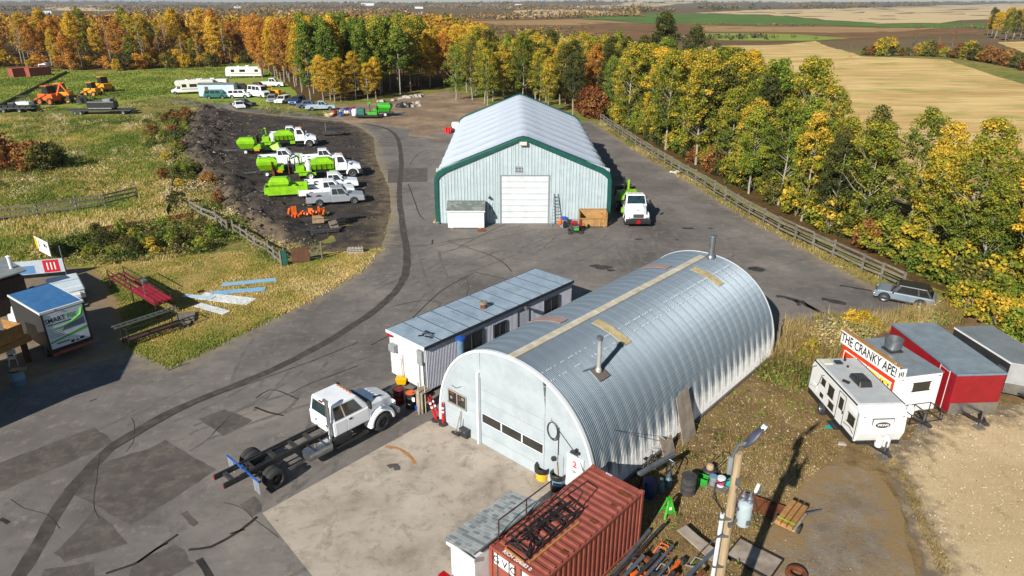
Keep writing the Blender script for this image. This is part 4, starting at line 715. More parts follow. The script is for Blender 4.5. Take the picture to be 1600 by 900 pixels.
# --- compact car by the fence
mi=car('compact_car','pale blue compact hatchback with black roof parked by the wooden fence','car',(28.3,45.15,.024),R(146),M('pale_blue_car_paint','#8b9aa6','#808f9a',2,.3,.35),'hatch',3.8,1.75,1.44)
# ---------------------------------------------------------------- shipping containers
def container(name,label,loc,rz,detail=True,L=6.06,Wd=2.44,H=2.59,mat=dred):
    o=thing(name,label,'container',loc,rz); n=20
    for y,s in ((0,1),(Wd,-1)):
        wv_=wave(n,(L-.3)/n,.036); parts(o,'side_wall',mat,PR([(.15+a,y+s*(.07-d)) for a,d in wv_]+[(L-.15,y+s*.1),(.15,y+s*.1)],.16,H-.12,'xy'))
    m=17; rw=wave(m,(L-.5)/m,.03)
    part(o,'roof_sheet',mat,PR([(.25+a,H-.05+d) for a,d in rw]+[(L-.25,H-.1),(.25,H-.1)],.06,Wd-.06)); part(o,'roof_plate',mat,Bx(.02,.25,.06,Wd-.06,H-.08,H-.035)); part(o,'roof_plate',mat,Bx(L-.25,L-.02,.06,Wd-.06,H-.08,H-.035))
    for x in (.07,L-.07):
        for y in (.07,Wd-.07): p_=part(o,'corner_post',mat,Bx(x-.07,x+.07,y-.07,y+.07,0,H-.01),bevel=.01); parts(p_,'corner_casting',mat,Bx(x-.085,x+.085,y-.085,y+.085,H-.14,H+.005),bevel=.01)
    for y in (.05,Wd-.05): part(o,'top_rail',mat,Bx(.14,L-.14,y-.045,y+.045,H-.13,H-.02)); part(o,'bottom_rail',mat,Bx(.14,L-.14,y-.045,y+.045,0,.16))
    part(o,'end_wall',mat,PR([(L-.05+d*1.0-.03,.14+a) for a,d in wave(8,(Wd-.28)/8,.036)]+[(L-.1,Wd-.14),(L-.1,.14)],.1,H-.1,'xy'))
    part(o,'door_header',mat,Bx(.0,.1,.14,Wd-.14,H-.12,H-.03)); part(o,'floor',dsteel,Bx(.1,L-.1,.1,Wd-.1,.1,.15))
    for k in (0,1):
        a=.15+k*(Wd/2-.14); d=part(o,'door',mat,Bx(.02,.07,a,a+Wd/2-.17,.1,H-.13),bevel=.01)
        if detail:
            for yy in (.25,.8):
                part(d,'lock_rod',steel,T((-.02,a+yy,.12),(-.02,a+yy,H-.14),.02)); part(d,'rod_bracket',mat,Bx(-.05,.02,a+yy-.06,a+yy+.06,1.0,1.1))
    return o
ct=container('shipping_container','rust-red corrugated shipping container with a black rack on its roof',(.996,16.77,.045),R(47.4))
text(ct,'print','RICH 204083 0',.2,paper,(.14,1.25,2.565),(0,0,R(-90)),.002); text(ct,'print','G V C',.42,blackprint,(.012,1.72,2.12),(R(90),0,R(-90)),.002); part(ct,'print_plate',paper,Bx(.014,.019,1.28,2.2,1.9,2.38)); text(ct,'print','RICH',.13,paper,(5.98,1.6,2.57),(0,0,R(-90)),.002)
part(ct,'print_plate',paper,Bx(.014,.019,.5,.9,2.0,2.4)); parts(ct,'roof_dent',rust,Bc(3.4,.45,2.575,.18,.3,.01),Bc(4.6,.4,2.575,.2,.26,.01),Bc(5.4,.5,2.575,.25,.5,.01),Bc(1.5,.3,2.575,.2,.22,.01))
# rack of angle iron on the container roof
rk=thing('steel_rack','black angle-iron rack lying on the red container roof','rack',(.996,16.77,2.62),R(47.4))
def bar(*a,r=.03): return Br(a[0],a[1],r*1.6,r*1.6)
for x in (.5,1.2,1.9,2.55,3.1): parts(rk,'cross_bar',black,bar((x,1.0,.35),(x,1.9,.45)),bar((x,1.05,.05),(x,1.95,.12)),bar((x,1.0,.05),(x,1.0,.4)))
for y,z in ((1.0,.36),(1.45,.42),(1.9,.46),(1.0,.05),(1.95,.1)): part(rk,'long_bar',black,bar((.3,y,z),(3.3,y,z)))
parts(rk,'end_hoop',black,TS([(3.0,1.1,.4),(3.7,1.2,.75),(3.8,1.75,.72),(3.1,1.9,.45)],.03),TS([(.4,.95,.05),(.35,1.4,.5),(.4,2.0,.08)],.03)); parts(rk,'timber_strip',newwood,Br((.3,.85,.03),(3.0,.8,.03),.06,.05),Br((.2,1.0,.03),(.25,1.9,.03),.06,.05))
parts(rk,'diagonal_bar',black,bar((.4,1.0,.1),(1.8,1.9,.42)),bar((1.4,1.9,.1),(2.8,1.0,.4)),bar((.6,1.5,.5),(3.2,1.6,.3)))
rl=thing('guard_rail','brown pipe guard rail standing along the left edge of the red container roof','railing',(.996,16.77,2.6),R(47.4))
for x in (.35,1.8,3.2): part(rl,'post',brownrack,T((x,2.3,0),(x,2.3,.95),.025))
part(rl,'top_rail',brownrack,T((.35,2.3,.95),(3.2,2.3,.95),.025))
# shed against the container
cs=thing('lean_to_shed','white shed with pale grey shingle roof tucked against the red container','shed',(-2.32,18.72,.045),R(47.6))
part(cs,'wall',white,Bx(.12,3.35,-1.3,-.1,0,2.42)); part(cs,'fascia',white,Bx(.0,.05,-1.4,0,2.32,2.5)); rf=part(cs,'roof_deck',shing[0],LF([(0,-1.42,2.72),(3.45,-1.42,2.72),(3.45,.08,2.44),(0,.08,2.44)],[(0,-1.42,2.78),(3.45,-1.42,2.78),(3.45,.08,2.5),(0,.08,2.5)]))
shingle_roof(rf,(0,.09,2.5),(0,-1.42,2.785),(3.45,-1.42,2.785),(3.45,.09,2.5),6,22,shingl,.016)
part(cs,'red_lamp',redl,Bx(-.3,.0,-.3,.2,.9,1.0),bevel=.03)
# ---------------------------------------------------------------- small things at the Quonset front
def drum(name,label,loc,mat,r=.3,h=.88,top=None,z=.024):
    o=thing(name,label,'drum',(loc[0],loc[1],z)); part(o,'shell',mat,LA([(r,0),(r*1.02,.02),(r,.04),(r,h*.33),(r*1.04,h*.35),(r,h*.37),(r,h*.65),(r*1.04,h*.67),(r,h*.69),(r,h-.03),(r*1.02,h),(r*.95,h),(r*.94,h-.02),(.01,h-.02)],n=22),smooth=True)
    part(o,'lid',top or mat,LA([(r*.9,h-.015),(r*.9,h-.005),(.01,h-.005)],n=22)); part(o,'bung',dsteel,T((r*.5,0,h-.01),(r*.5,0,h+.02),.04)); return o
dd_=drum('oil_drum','dark red oil drum standing by the office trailer corner',(-6.09,31.63),M('drum_red','#6f1a1a','#5d1616',3,.45))
dd_=drum('oil_drum','black drum with orange lid beside the dark red drum',(-5.38,31.25),black,top=orange); part(dd_,'label_plate',paper,Bx(.1,.25,-.315,-.29,.5,.75))
wb=thing('mop_bucket','yellow mop bucket standing against the white end of the office trailer','bucket',(-6.23,33.53,0.02)); part(wb,'tub',M('bucket_yellow','#e0a800','#cc9600',3,.4),LF([(-.25,-.18,.08),(.25,-.18,.08),(.25,.18,.08),(-.25,.18,.08)],[(-.32,-.23,.5),(.32,-.23,.5),(.32,.23,.5),(-.32,.23,.5)]),bevel=.04); part(wb,'mop_handle',newwood,T((.1,0,.3),(.02,.12,1.65),.018)); parts(wb,'caster',black,*[T((x,-.03+y,.04),(x,.03+y,.04),.04) for x in (-.2,.2) for y in (-.14,.14)])
solo('tarpaulin','crumpled black tarpaulin under the drums beside the office trailer','tarpaulin',blacktarp,SH(lambda u,v:(-.9+u*.16,-.55+v*.16,.03+.14*abs(noise.noise(Vector((u*.4,v*.4,2))))+.05*math.sin(u)),range(12),range(8)),loc=(-6.31,32.64,0.02),rz=R(-42),smooth=True)
solo('blue_bucket','small blue bucket beside the black drum','bucket',bluep,LA([(.13,0),(.17,.32),(.16,.32),(.12,.03),(.01,.03)],n=16),loc=(-5.00,30.96,0.02),smooth=True)
ws_=thing('plywood_stand','brown plywood stand with upright posts at the Quonset corner','stand',(-4.65,30.90,0.02),R(-42)); part(ws_,'panel',oldply,Bx(-.25,.25,-.3,-.26,0,1.2),Bx(-.25,-.2,-.26,.3,0,1.25)); part(ws_,'top',oldply,Bx(-.3,.3,-.32,.3,1.22,1.26)); parts(ws_,'post',M('pale_post','#b7a98a','#9c8f73',3,.8),T((.1,-.45,0),(.1,-.4,1.9),.035),T((.25,-.1,0),(.25,-.1,1.7),.03))
def delin(label,loc,tx,ty):
    o=thing('delineator_post',label,'delineator',(loc[0],loc[1],.046),0,None); part(o,'base',rubber,LA([(.26,0),(.26,.06),(.2,.09),(.06,.1)],n=8)); dr_=M('delineator_orange','#c21420','#b01019',3,.45)
    P=lambda f:(tx*f,ty*f,.08+1.15*f); part(o,'post',dr_,T(P(0),P(1),.075,.055,12),smooth=True); 
    for f in (.55,.75): part(o,'band',paper,T(P(f),P(f+.09),.074,.07,12,False))
    part(o,'grip',dr_,T(P(1),P(1.08),.035,.03))
delin('red delineator post leaning to the left by the Quonset window',(-3.91,29.92),-.35,.1); delin('red delineator post standing upright nearest the Quonset window',(-3.51,29.57),0,0); delin('red delineator post fallen across the leaning one by the Quonset',(-3.68,29.98),-.5,.25)
br=thing('push_broom','push broom with pale handle leaning on the Quonset front wall','broom',(-2.82,28.66,0.05)); part(br,'handle',M('pale_post','#b7a98a'),T((0,0,.08),(.5,.25,1.75),.016)); part(br,'head',black,Bc(0,0,.06,.5,.1,.1,R(-40))); 
sq=thing('squeegee','metal-framed floor squeegee leaning beside the push broom','squeegee',(-2.66,28.66,0.05)); part(sq,'handle',dsteel,TS([(-.15,-.02,.08),(.25,.3,1.7),(.35,.25,1.7),(.15,.02,.08)],.014)); part(sq,'blade',black,Bc(0,0,.05,.5,.04,.08,R(-35)))
bx_=thing('tool_crate','small black crate on the concrete by the Quonset door','crate',(-2.30,28.55,0.05),R(-42)); part(bx_,'box',blacktarp,Bx(-.27,.27,-.2,.2,0,.38),bevel=.03); part(bx_,'lid',dsteel,Bx(-.29,.29,-.22,.22,.38,.44),bevel=.02); parts(bx_,'latch',steel,Bx(-.15,-.08,-.24,-.2,.3,.4),Bx(.08,.15,-.24,-.2,.3,.4))
yb=thing('waste_bin','yellow bin lined with a black bag beside the Quonset door','bin',(1.37,25.28,0.05)); part(yb,'bin',M('bin_yellow','#e2b52a','#d3a51f',3,.45),LA([(.27,0),(.33,.62),(.31,.62),(.25,.03),(.01,.03)],n=20),smooth=True); part(yb,'bag',blacktarp,SH(lambda u,v:((.36+.03*noise.noise(Vector((u*.9,v*.7,1))))*[1,1.06,1.0,.75,.35][v]*math.cos(u*PI/12),(.36+.03*noise.noise(Vector((u*.9,v*.7,4))))*[1,1.06,1.0,.75,.35][v]*math.sin(u*PI/12),[.42,.6,.7,.62,.3][v]+.03*noise.noise(Vector((u,v,7)))),range(25),range(5)),smooth=True)
bb=thing('waste_drum','blue-grey drum with open black top beside the numbered white door','bin',(2.02,24.57,0.05)); part(bb,'drum',bluegrey,LA([(.3,0),(.32,.4),(.32,.8),(.3,.8),(.29,.05),(.01,.05)],n=20),smooth=True); part(bb,'bag',blacktarp,LA([(.34,.6),(.36,.82),(.32,.86),(.3,.78),(.22,.4),(.01,.3)],n=20),smooth=True); part(bb,'stick',newwood,T((.05,0,.3),(-.05,.05,1.35),.018)); part(bb,'lower_band',black,LA([(.31,.0),(.325,.02),(.33,.3),(.32,.32)],n=20,cap=False))
# ---------------------------------------------------------------- at the workshop front
ld=thing('step_ladder','grey step ladder leaning beside the workshop overhead door','ladder',(4.15,63.65,.024),0)
parts(ld,'rail',greyp,Br((-.3,-.25,0),(-.12,.3,3.0),.06,.09),Br((.42,-.25,0),(.24,.3,3.0),.06,.09)); 
for i in range(9): f=(i+1)/10; part(ld,'rung',steel,Br((-.3+.18*f,-.25+.55*f,3*f),(.42-.18*f,-.25+.55*f,3*f),.08,.04))
bn=thing('grey_bin','grey bin with a blue lid between the ladder and the engine cart','bin',(5.00,63.01,0.02)); part(bn,'bin',greyp,LA([(.38,0),(.44,.8),(.42,.8),(.36,.04),(.01,.04)],n=18),smooth=True); part(bn,'lid',bluep,LA([(.45,.8),(.46,.86),(.3,.95),(.02,.98)],n=18),smooth=True)
solo('orange_bag','orange bag hooked over the grey bin by the ladder','bag',orange,LF(*[[((.2+.03*math.sin(k*2))*math.cos(a)*w_,.14*math.sin(a)*w_,z_) for a in np.linspace(0,2*PI,11)[:-1]] for k,(w_,z_) in enumerate(((.4,.0),(1,.15),(1.1,.4),(.8,.6),(.3,.72)))]),loc=(4.53,61.75,0.55),smooth=True)
ec=thing('engine_cart','red and green engine cart on small wheels before the workshop','cart',(5.88,61.04,0.02)); parts(ec,'frame_bar',black,Br((-.6,-.35,.3),(.6,-.35,.3),.06,.06),Br((-.6,.35,.3),(.6,.35,.3),.06,.06),Br((-.6,-.35,.3),(-.6,.35,.3),.06,.06),Br((.6,-.35,.3),(.6,.35,.3),.06,.06)); part(ec,'engine',dsteel,Bx(-.45,.4,-.28,.28,.33,.8),bevel=.05); part(ec,'fuel_tank',redp,Bx(-.4,.2,-.25,.3,.85,1.15),bevel=.06); part(ec,'muffler',steel,T((-.2,-.3,.7),(.35,-.3,.7),.1)); part(ec,'green_cover',limeb,Bx(-.1,.35,-.36,-.28,.35,.6),bevel=.02); part(ec,'handle',black,TS([(-.55,.3,.3),(-.6,.35,1.2),(.2,.35,1.25),(.3,.3,.9)],.03)); part(ec,'extinguisher',redp,T((.55,.2,.35),(.55,.2,1.25),.12),smooth=True)
for x in (-.5,.5):
    for y in (-.42,.42): wheel(ec,x,y,.16,.09,dsteel,n=14)
wc=thing('wooden_crate','large open plywood crate against the workshop wall','crate',(6.5,62.75,.024),0)
part(wc,'bottom',plywood,Bx(0,2.6,0,1.15,.1,.16)); 
for i in range(6): part(wc,'side_board',plywood,Bx(.02+i*.427,.44+i*.427,-.02,.02,.1,.88))
part(wc,'back_panel',plywood,Bx(0,2.6,1.1,1.15,.1,1.5)); part(wc,'end_panel',plywood,Bx(-.03,.0,0,1.15,.1,1.45)); part(wc,'end_panel',plywood,Bx(2.6,2.63,0,1.15,.1,1.45)); parts(wc,'rail',newwood,Br((-.02,-.05,.9),(2.62,-.05,.9),.06,.1),Br((-.02,1.12,1.5),(2.62,1.12,1.5),.08,.08),Br((1.95,-.06,.1),(1.95,-.06,1.45),.06,.1),Br((2.0,.0,1.4),(2.6,.1,.9),.05,.08)); parts(wc,'runner',newwood,Bx(.1,.25,0,1.15,0,.1),Bx(2.3,2.45,0,1.15,0,.1))
solo('manhole_cover','rusty round drain cover in front of the small white shed','drain cover',rust,LA([(.45,0),(.45,.02),(.38,.025),(.36,.015),(.01,.018)],n=20),loc=(-2.85,61.81,0.03))
tkw=thing('water_tote','white tote tank standing behind the workshop with red posts','tank',(-9.45,115.81),0); part(tkw,'tank',white,Bx(-.6,1.4,-.6,.6,.1,1.5),bevel=.1); part(tkw,'pallet',dsteel,Bx(-.6,1.4,-.6,.6,0,.1))
for i,(x,y) in enumerate(((697,208),(701,209),(705,207))): solo('traffic_barrel',['left of the three red traffic barrels behind the workshop','middle of the three red traffic barrels behind the workshop','right of the three red traffic barrels, nearest the white tote'][i],'barrel',M('delineator_orange','#c21420'),LA([(.3,0),(.25,.4),(.2,.9),(.1,.95),(.02,.96)],n=14),loc=(-10.89,113.99) if i==0 else (-10.42,113.39) if i==1 else (-10.10,114.59),smooth=True)
# ---------------------------------------------------------------- utility pole with transformer
pp=thing('utility_pole','wooden utility pole with lamp, white conduit and grey transformer in the foreground','utility pole',(6.0,14.95,.02),0)
polew=M('pole_timber','#ab9678','#8f7c62',3,.85,bump=.3,bscale=18,sc=(6,6,.5)); part(pp,'shaft',polew,T((0,0,0),(0,0,9.0),.16,.11,16),smooth=True)
part(pp,'conduit',M('white_conduit','#d2d5d8','#c3c6ca',3,.4),T((-.27,-.08,0),(-.23,-.08,7.05),.062,n=12),smooth=True); parts(pp,'conduit_strap',steel,*[Bc(-.16,-.06,z,.3,.2,.06) for z in (5.2,6.3,6.9)])
lam=part(pp,'lamp_head',M('lamp_purple_grey','#3a3d4c','#484b5c',3,.5),LF(*[[(.08+.1*k,w_*math.cos(a),9.2+.13*k+w_*.7*math.sin(a)) for a in np.linspace(0,2*PI,13)[:-1]] for k,w_ in enumerate((.06,.14,.17,.15,.1,.04))]),smooth=True); part(lam,'photocell',whitel,T((.52,0,9.75),(.58,0,9.86),.07)); part(pp,'lamp_arm',steel,TS([(-.12,0,8.3),(-.16,0,8.9),(-.05,0,9.25),(.15,0,9.3)],.05,8)); part(pp,'ballast_box',greyp,Bc(-.2,0,8.6,.13,.13,.55),bevel=.03)
tf=part(pp,'transformer',M('transformer_grey','#a9b7bd','#98a6ad',3,.4),LA([(.19,0),(.205,.04),(.205,.66),(.19,.72),(.08,.79),(.02,.8)],(.44,.1,6.55),20),smooth=True); parts(tf,'bushing',M('bushing_grey','#5b6470',None,3,.4),*[LA([(.06,0),(.1,.05),(.06,.1),(.09,.16),(.05,.22),(.03,.36),(.01,.37)],(.44+dx,.1+dy,7.3),10) for dx,dy in ((-.07,.05),(.08,-.05))]); parts(tf,'lug',steel,Bc(.2,.1,7.1,.12,.16,.1),Bc(.2,.1,6.7,.12,.16,.1),Bc(.48,-.12,6.75,.08,.05,.14))
co_=part(pp,'cutout_fuse',M('cutout_white','#d8d8d2',None,3,.4),T((.72,.3,7.4),(.82,.34,7.72),.05),smooth=True); part(co_,'fuse_tube',steel,T((.9,.3,7.38),(.96,.33,7.68),.022)); part(pp,'cutout_bracket',steel,Br((.1,0,7.45),(.92,.33,7.45),.04,.05)); parts(pp,'cable',black,TS([(-.23,-.08,7.05),(-.3,-.2,7.3),(-.55,-.1,7.6),(-.5,.0,8.0),(-.15,.0,8.1)],.025),TS([(.7,.2,7.4),(.85,.0,6.7),(.7,-.1,6.8),(.45,.05,7.5)],.015),TS([(-.2,-.15,6.4),(-.6,-.2,6.0),(-.75,-.1,5.6)],.018))
parts(pp,'pole_hardware',steel,Bc(-.02,-.2,6.75,.12,.08,.12),Bc(0,-.2,8.2,.1,.08,.2),Bc(.02,-.19,7.9,.06,.06,.1))
# ---------------------------------------------------------------- yard junk right of the container
Zd=.06
drum('burn_barrel','sooty black drum on the dirt beside the bright green stand',(7.74,24.28),M('soot_black',.03,.05,5,.8,dirt='#4a3527',damt=.6),.32,.9,z=Zd)
js=thing('jack_stand','bright green A-shaped jack stand on the dirt by the container','jack stand',(6.56,22.86,Zd),R(20))
js.scale=(.82,.82,.82); parts(js,'leg',limeb,*[Br((sx*.34,sy*.28,0),(sx*.08,sy*.08,1.0),.09,.05) for sx in (-1,1) for sy in (-1,1)]); parts(js,'brace',limeb,Bc(0,-.2,.32,.5,.04,.14),Bc(0,.2,.32,.5,.04,.14),Bc(0,0,1.02,.24,.24,.06)); part(js,'web_plate',limeb,LF([(-.26,-.2,.4),(.26,-.2,.4),(.1,-.1,.95),(-.1,-.1,.95)],[(-.26,-.18,.4),(.26,-.18,.4),(.1,-.08,.95),(-.1,-.08,.95)])); part(js,'label_plate',paper,Bc(0,-.2,.55,.14,.02,.16))
gc=thing('green_crate','bright green plastic crate near the buckets','crate',(8.54,24.89,Zd),R(-30)); parts(gc,'side',M('crate_green','#2f9a35','#26822c',3,.5),Bx(-.25,.25,-.2,-.18,0,.38),Bx(-.25,.25,.18,.2,0,.38),Bx(-.25,-.23,-.18,.18,0,.38),Bx(.23,.25,-.18,.18,0,.38)); part(gc,'bottom',M('crate_green','#2f9a35'),Bx(-.23,.23,-.18,.18,.01,.03)); 
for k in (.12,.22): parts(gc,'rib',M('crate_green','#2f9a35'),Bx(-.26,.26,-.215,-.2,k,k+.04))
lm=thing('lawn_mower','old lawn mower with folded black handle behind the buckets','lawn mower',(9.04,25.57,Zd),R(35)); part(lm,'deck',dsteel,LA([(.3,.1),(.32,.2),(.26,.27),(.1,.3)],n=14),smooth=True); part(lm,'engine',M('mower_cream','#b39a78','#9c8466',3,.5),LA([(.16,.28),(.18,.4),(.14,.5),(.05,.54)],n=14),smooth=True); part(lm,'handle',black,TS([(-.1,-.2,.2),(.7,-.22,.7),(.85,0,.75),(.7,.22,.7),(-.1,.2,.2)],.022))
for x in (-.28,.28):
    for y in (-.28,.28): wheel(lm,x,y,.1,.06,steel,n=12)
def bucket(label,loc,mat,lid,band=None):
    o=thing('pail',label,'bucket',loc); part(o,'pail',mat,LA([(.15,0),(.175,.4),(.185,.4),(.185,.44),(.01,.44)],n=18),smooth=True); part(o,'lid',lid,LA([(.18,.44),(.18,.455),(.01,.46)],n=18)); part(o,'bail_handle',steel,TS([(-.18,0,.38),(-.2,-.1,.3),(0,-.24,.25),(.2,-.1,.3),(.18,0,.38)],.008,5))
    if band: part(o,'label_band',band,LA([(.162,.12),(.178,.36)],n=18,cap=False))
bucket('pale grey pail on the pallet beside the green crate',(8.94,24.67,Zd+.12),greyp,bluegrey); bucket('white pail with pink label next to the pale grey pail',(9.26,24.58,Zd+.12),white,white,M('pink_label','#c43a78',None,3,.5))
solo('teal_jug','teal plastic jug right of the two pails','jug',M('jug_teal','#159a94','#108580',3,.4),LF(*[[(.16*w_*math.cos(a),.11*w_*math.sin(a),z_) for a in np.linspace(0,2*PI,13)[:-1]] for w_,z_ in ((.95,0),(1,.05),(1,.25),(.6,.34),(.25,.36),(.25,.42),(.05,.43))]),loc=(9.67,24.72,Zd),smooth=True)
def pallet(label,loc,rz,w_=1.1,l_=1.1,mat=wood,n=7,group=None):
    o=thing('pallet',label,'pallet',loc,rz,group)
    for i in range(n): part(o,'slat',mat,Bx(-w_/2,w_/2,-l_/2+i*l_/n+.012,-l_/2+(i+1)*l_/n-.03,.1,.122))
    for k in (-1,0,1): part(o,'stringer',mat,Bx(k*(w_/2-.05)-.045,k*(w_/2-.05)+.045,-l_/2,l_/2,.0,.1))
    return o
pallet('small grey pallet under the two pails',(9.09,24.50,Zd),R(-35),.9,.55,wood,4)
hose=solo('garden_hose','black hose looping across the dirt by the pails','hose',black,TS([(8.92,24.21,0.10),(8.83,23.58,0.10),(8.91,23.10,0.10),(9.14,22.75,0.10),(9.47,22.98,0.10)],.03),smooth=True)
rs=solo('rusty_plate','long rusty steel ramp plate lying on the dirt','steel plate',rust,Bc(0,0,.12,2.3,.85,.03,0,R(8)),Bc(0,.42,.16,2.3,.03,.12),loc=(10.76,23.14,Zd),rz=R(-32))
hc=thing('hand_cart','low timber cart loaded with squared beams','cart',(11.52,22.33,Zd),R(48)); parts(hc,'beam',newwood,*[Bx(-.85,.85,-.34+.24*i,-.14+.24*i,.36,.55) for i in range(3)],bevel=.015); part(hc,'deck',oldply,Bx(-.7,.6,-.42,.42,.26,.35)); part(hc,'draw_bar',steel,T((.6,-.3,.3),(1.5,-.7,.15),.03)); parts(hc,'strap',lime,Bx(-.62,-.57,-.36,.36,.552,.56))
for y in (-.48,.48): wheel(hc,-.3,y,.18,.09,dsteel,n=14)
solo('grey_plank','wide weathered grey plank lying across the scrap','plank',oldply,Bc(0,0,.28,2.2,.5,.06,0,0,R(4)),Bc(0,.27,.25,2.2,.05,.12),loc=(7.45,20.76,Zd),rz=R(-57))
fp=thing('framed_panel','grey sheet in a black steel frame lying near the pole','panel',(9.39,20.36,Zd),R(-42)); part(fp,'sheet',oldply,Bx(-.85,.85,-.6,.6,.05,.08)); parts(fp,'frame_bar',black,Bx(-.9,.9,-.65,-.6,.03,.12),Bx(-.9,.9,.6,.65,.03,.12),Bx(-.9,-.85,-.6,.6,.03,.12),Bx(.85,.9,-.6,.6,.03,.12))
def tyre(label,loc,r=.36,w_=.22,z=Zd,mat=rubber,group=None):
    o=thing('tyre',label,'tyre',(loc[0],loc[1],z),0,group); part(o,'tread',mat,LA([(r*.6,0),(r*.88,.0),(r,.05),(r,w_-.05),(r*.88,w_),(r*.6,w_),(r*.56,w_*.5),(r*.6,0)],n=22,cap=False),smooth=True); return o
tyre('dark rusty tyre lying flat at the bottom edge of the packed dirt',(10.69,19.52),.4,mat=rust)
tyre('pale tyre lying flat on the dark dirt lot',(-26.64,73.60),.7,.25,.1,M('pale_tyre','#b5ada0','#9d968a',4,.8))
# pipes and beams heaped along the container
scr=[]
for i in range(17):
    m_=[steel,dsteel,rust,steel,orange,dsteel,chrome][i%7]; a=R(47.4)+random.uniform(-.09,.09); L_=random.uniform(2.2,4.6); off=.35+.14*i+random.uniform(-.1,.1); s0=random.uniform(1.6,3.6); z0=.12+.22*abs(math.sin(i*1.7))
    bx0=-.8+1.796+math.sin(R(47.4))*off+math.cos(R(47.4))*s0; by0=18.42-1.65-math.cos(R(47.4))*off+math.sin(R(47.4))*s0
    p0=(bx0,by0,Zd+z0); p1=(bx0+math.cos(a)*L_,by0+math.sin(a)*L_,Zd+z0+random.uniform(-.05,.1))
    nm,lb=(('steel_pipe','steel pipe in the scrap heap along the red container'),('steel_beam','steel beam in the scrap heap along the red container'))[i%3==2]
    o=solo(nm,lb,'scrap metal',m_,T(p0,p1,random.uniform(.04,.09),n=10) if i%3!=2 else Br(p0,p1,.14,.1),group='scrap heap along the container'+(' beams' if i%3==2 else ' pipes'))
for i in range(34):
    x=random.uniform(3.6,6.6); off=random.uniform(.3,2.2); a=R(47.4); s0=random.uniform(2.6,6.4); px=-.8+1.796+math.sin(a)*off+math.cos(a)*s0; py=18.42-1.65-math.cos(a)*off+math.sin(a)*s0
    m_=random.choice([steel,dsteel,rust,dsteel,black,orange,greyp]); k=i%3
    pr_=[T((0,0,.05),(random.uniform(.2,.7),random.uniform(-.3,.5),.2*random.random()+.05),.03,n=7),Bc(0,0,.1,random.uniform(.15,.5),random.uniform(.1,.3),random.uniform(.08,.25),random.random()*3,random.random()*.4),TS([(0,0,.05),(.2,.1,.3),(.45,.0,.25),(.5,-.2,.06)],.025,6)][k]
    solo(['scrap_rod','scrap_box','scrap_hook'][k],['short scrap rod strewn among the pipes by the red container','small metal offcut strewn among the pipes by the red container','bent scrap tube strewn among the pipes by the red container'][k],'scrap metal',m_,pr_,loc=(px,py,Zd+.1),group=['scrap rods','scrap offcuts','bent scrap tubes'][k])
# hoist beam with gas bottles between hut and container
hb=thing('hoist_beam','grey channel beam on trestles with hanging bottles between hut and container','beam',(6.35,24.55,Zd),R(38)); part(hb,'channel',steel,Bx(-1.2,1.1,-.09,.09,1.25,1.42),bevel=.01); parts(hb,'trestle_leg',dsteel,*[Br((x+dx,dy,0),(x,0,1.25),.06,.06) for x in (-.9,.9) for dx,dy in ((-.2,-.35),(.2,.35))]); part(hb,'hook',steel,TS([(.7,-.1,1.3),(.75,-.3,1.25),(.8,-.4,1.0)],.03))
for i,(x,y) in enumerate(((1003,730),(1020,738))): solo('gas_bottle',['blue-grey gas bottle left under the hoist beam','blue-grey gas bottle right under the hoist beam, nearer the drum'][i],'gas bottle',M('bottle_grey_blue','#4f6a74','#435c66',3,.5),LA([(.15,0),(.16,.05),(.16,.42),(.1,.52),(.04,.55),(.04,.62),(.08,.63),(.08,.7),(.01,.71)],n=16),loc=(6.55,24.35,Zd) if i==0 else (6.95,24.65,Zd),smooth=True)
solo('blue_barrel','dark blue barrel in the shade between hut and container','barrel',M('navy_barrel','#16285e','#12204d',3,.5),LA([(.28,0),(.3,.1),(.3,.75),(.27,.85),(.01,.86)],n=18),loc=(5.95,24.05,Zd),smooth=True)
jk=thing('bicycle','dark old bicycle leaning against the Quonset side wall','bicycle',(6.2,25.7,Zd),R(47.7))
for x in (-.5,.5): wl=part(jk,'wheel',rubber,TS([(x+.33*math.cos(a),.0,.34+.33*math.sin(a)) for a in np.linspace(0,2*PI,25)],.022,6)); parts(wl,'spoke',steel,*[T((x,0,.34),(x+.32*math.cos(a),0,.34+.32*math.sin(a)),.004,n=4) for a in np.linspace(0,2*PI,9)[:-1]])
parts(jk,'frame_tube',black,T((-.5,0,.34),(-.1,0,.35),.02),T((-.1,0,.35),(-.2,0,.85),.02),T((-.2,0,.75),(.33,0,.8),.02),T((-.1,0,.35),(.33,0,.75),.02),T((.35,0,.95),(.5,0,.34),.02),T((-.2,0,.75),(-.5,0,.34),.015)); part(jk,'saddle',black,Bc(-.22,0,.88,.25,.13,.05),bevel=.02); part(jk,'handlebar',steel,TS([(.3,-.28,1.0),(.36,-.1,.98),(.36,.1,.98),(.3,.28,1.0)],.015))
# ---------------------------------------------------------------- travel trailer, food trailer, cargo trailers
def tongue(o,x,L_,mat=black,box=True):
    parts(o,'tongue_bar',mat,Br((x-.1,-.55,.5),(x+L_,-.04,.48),.09,.12),Br((x-.1,.55,.5),(x+L_,.04,.48),.09,.12)); part(o,'coupler',dsteel,Bc(x+L_+.1,0,.5,.3,.14,.14),bevel=.02); jk_=part(o,'jack',steel,T((x+L_-.25,0,.1),(x+L_-.25,0,1.0),.045)); part(jk_,'jack_foot',wood,Bc(x+L_-.25,0,.06,.4,.4,.12))
rv=thing('travel_trailer','white travel trailer with black trim and oval badge on the gravel edge','camper',(17.35,29.75,.08),R(-87.5))
W,H,h=1.14,2.45,2.5; shellm=M('camper_white','#e1e2e0','#d8dad8',2,.35,dirt='#bdb9ae',damt=.2); rvg=M('camper_roof','#b3b6b6','#a7aaaa',2,.5,dirt='#8f9090',damt=.4)
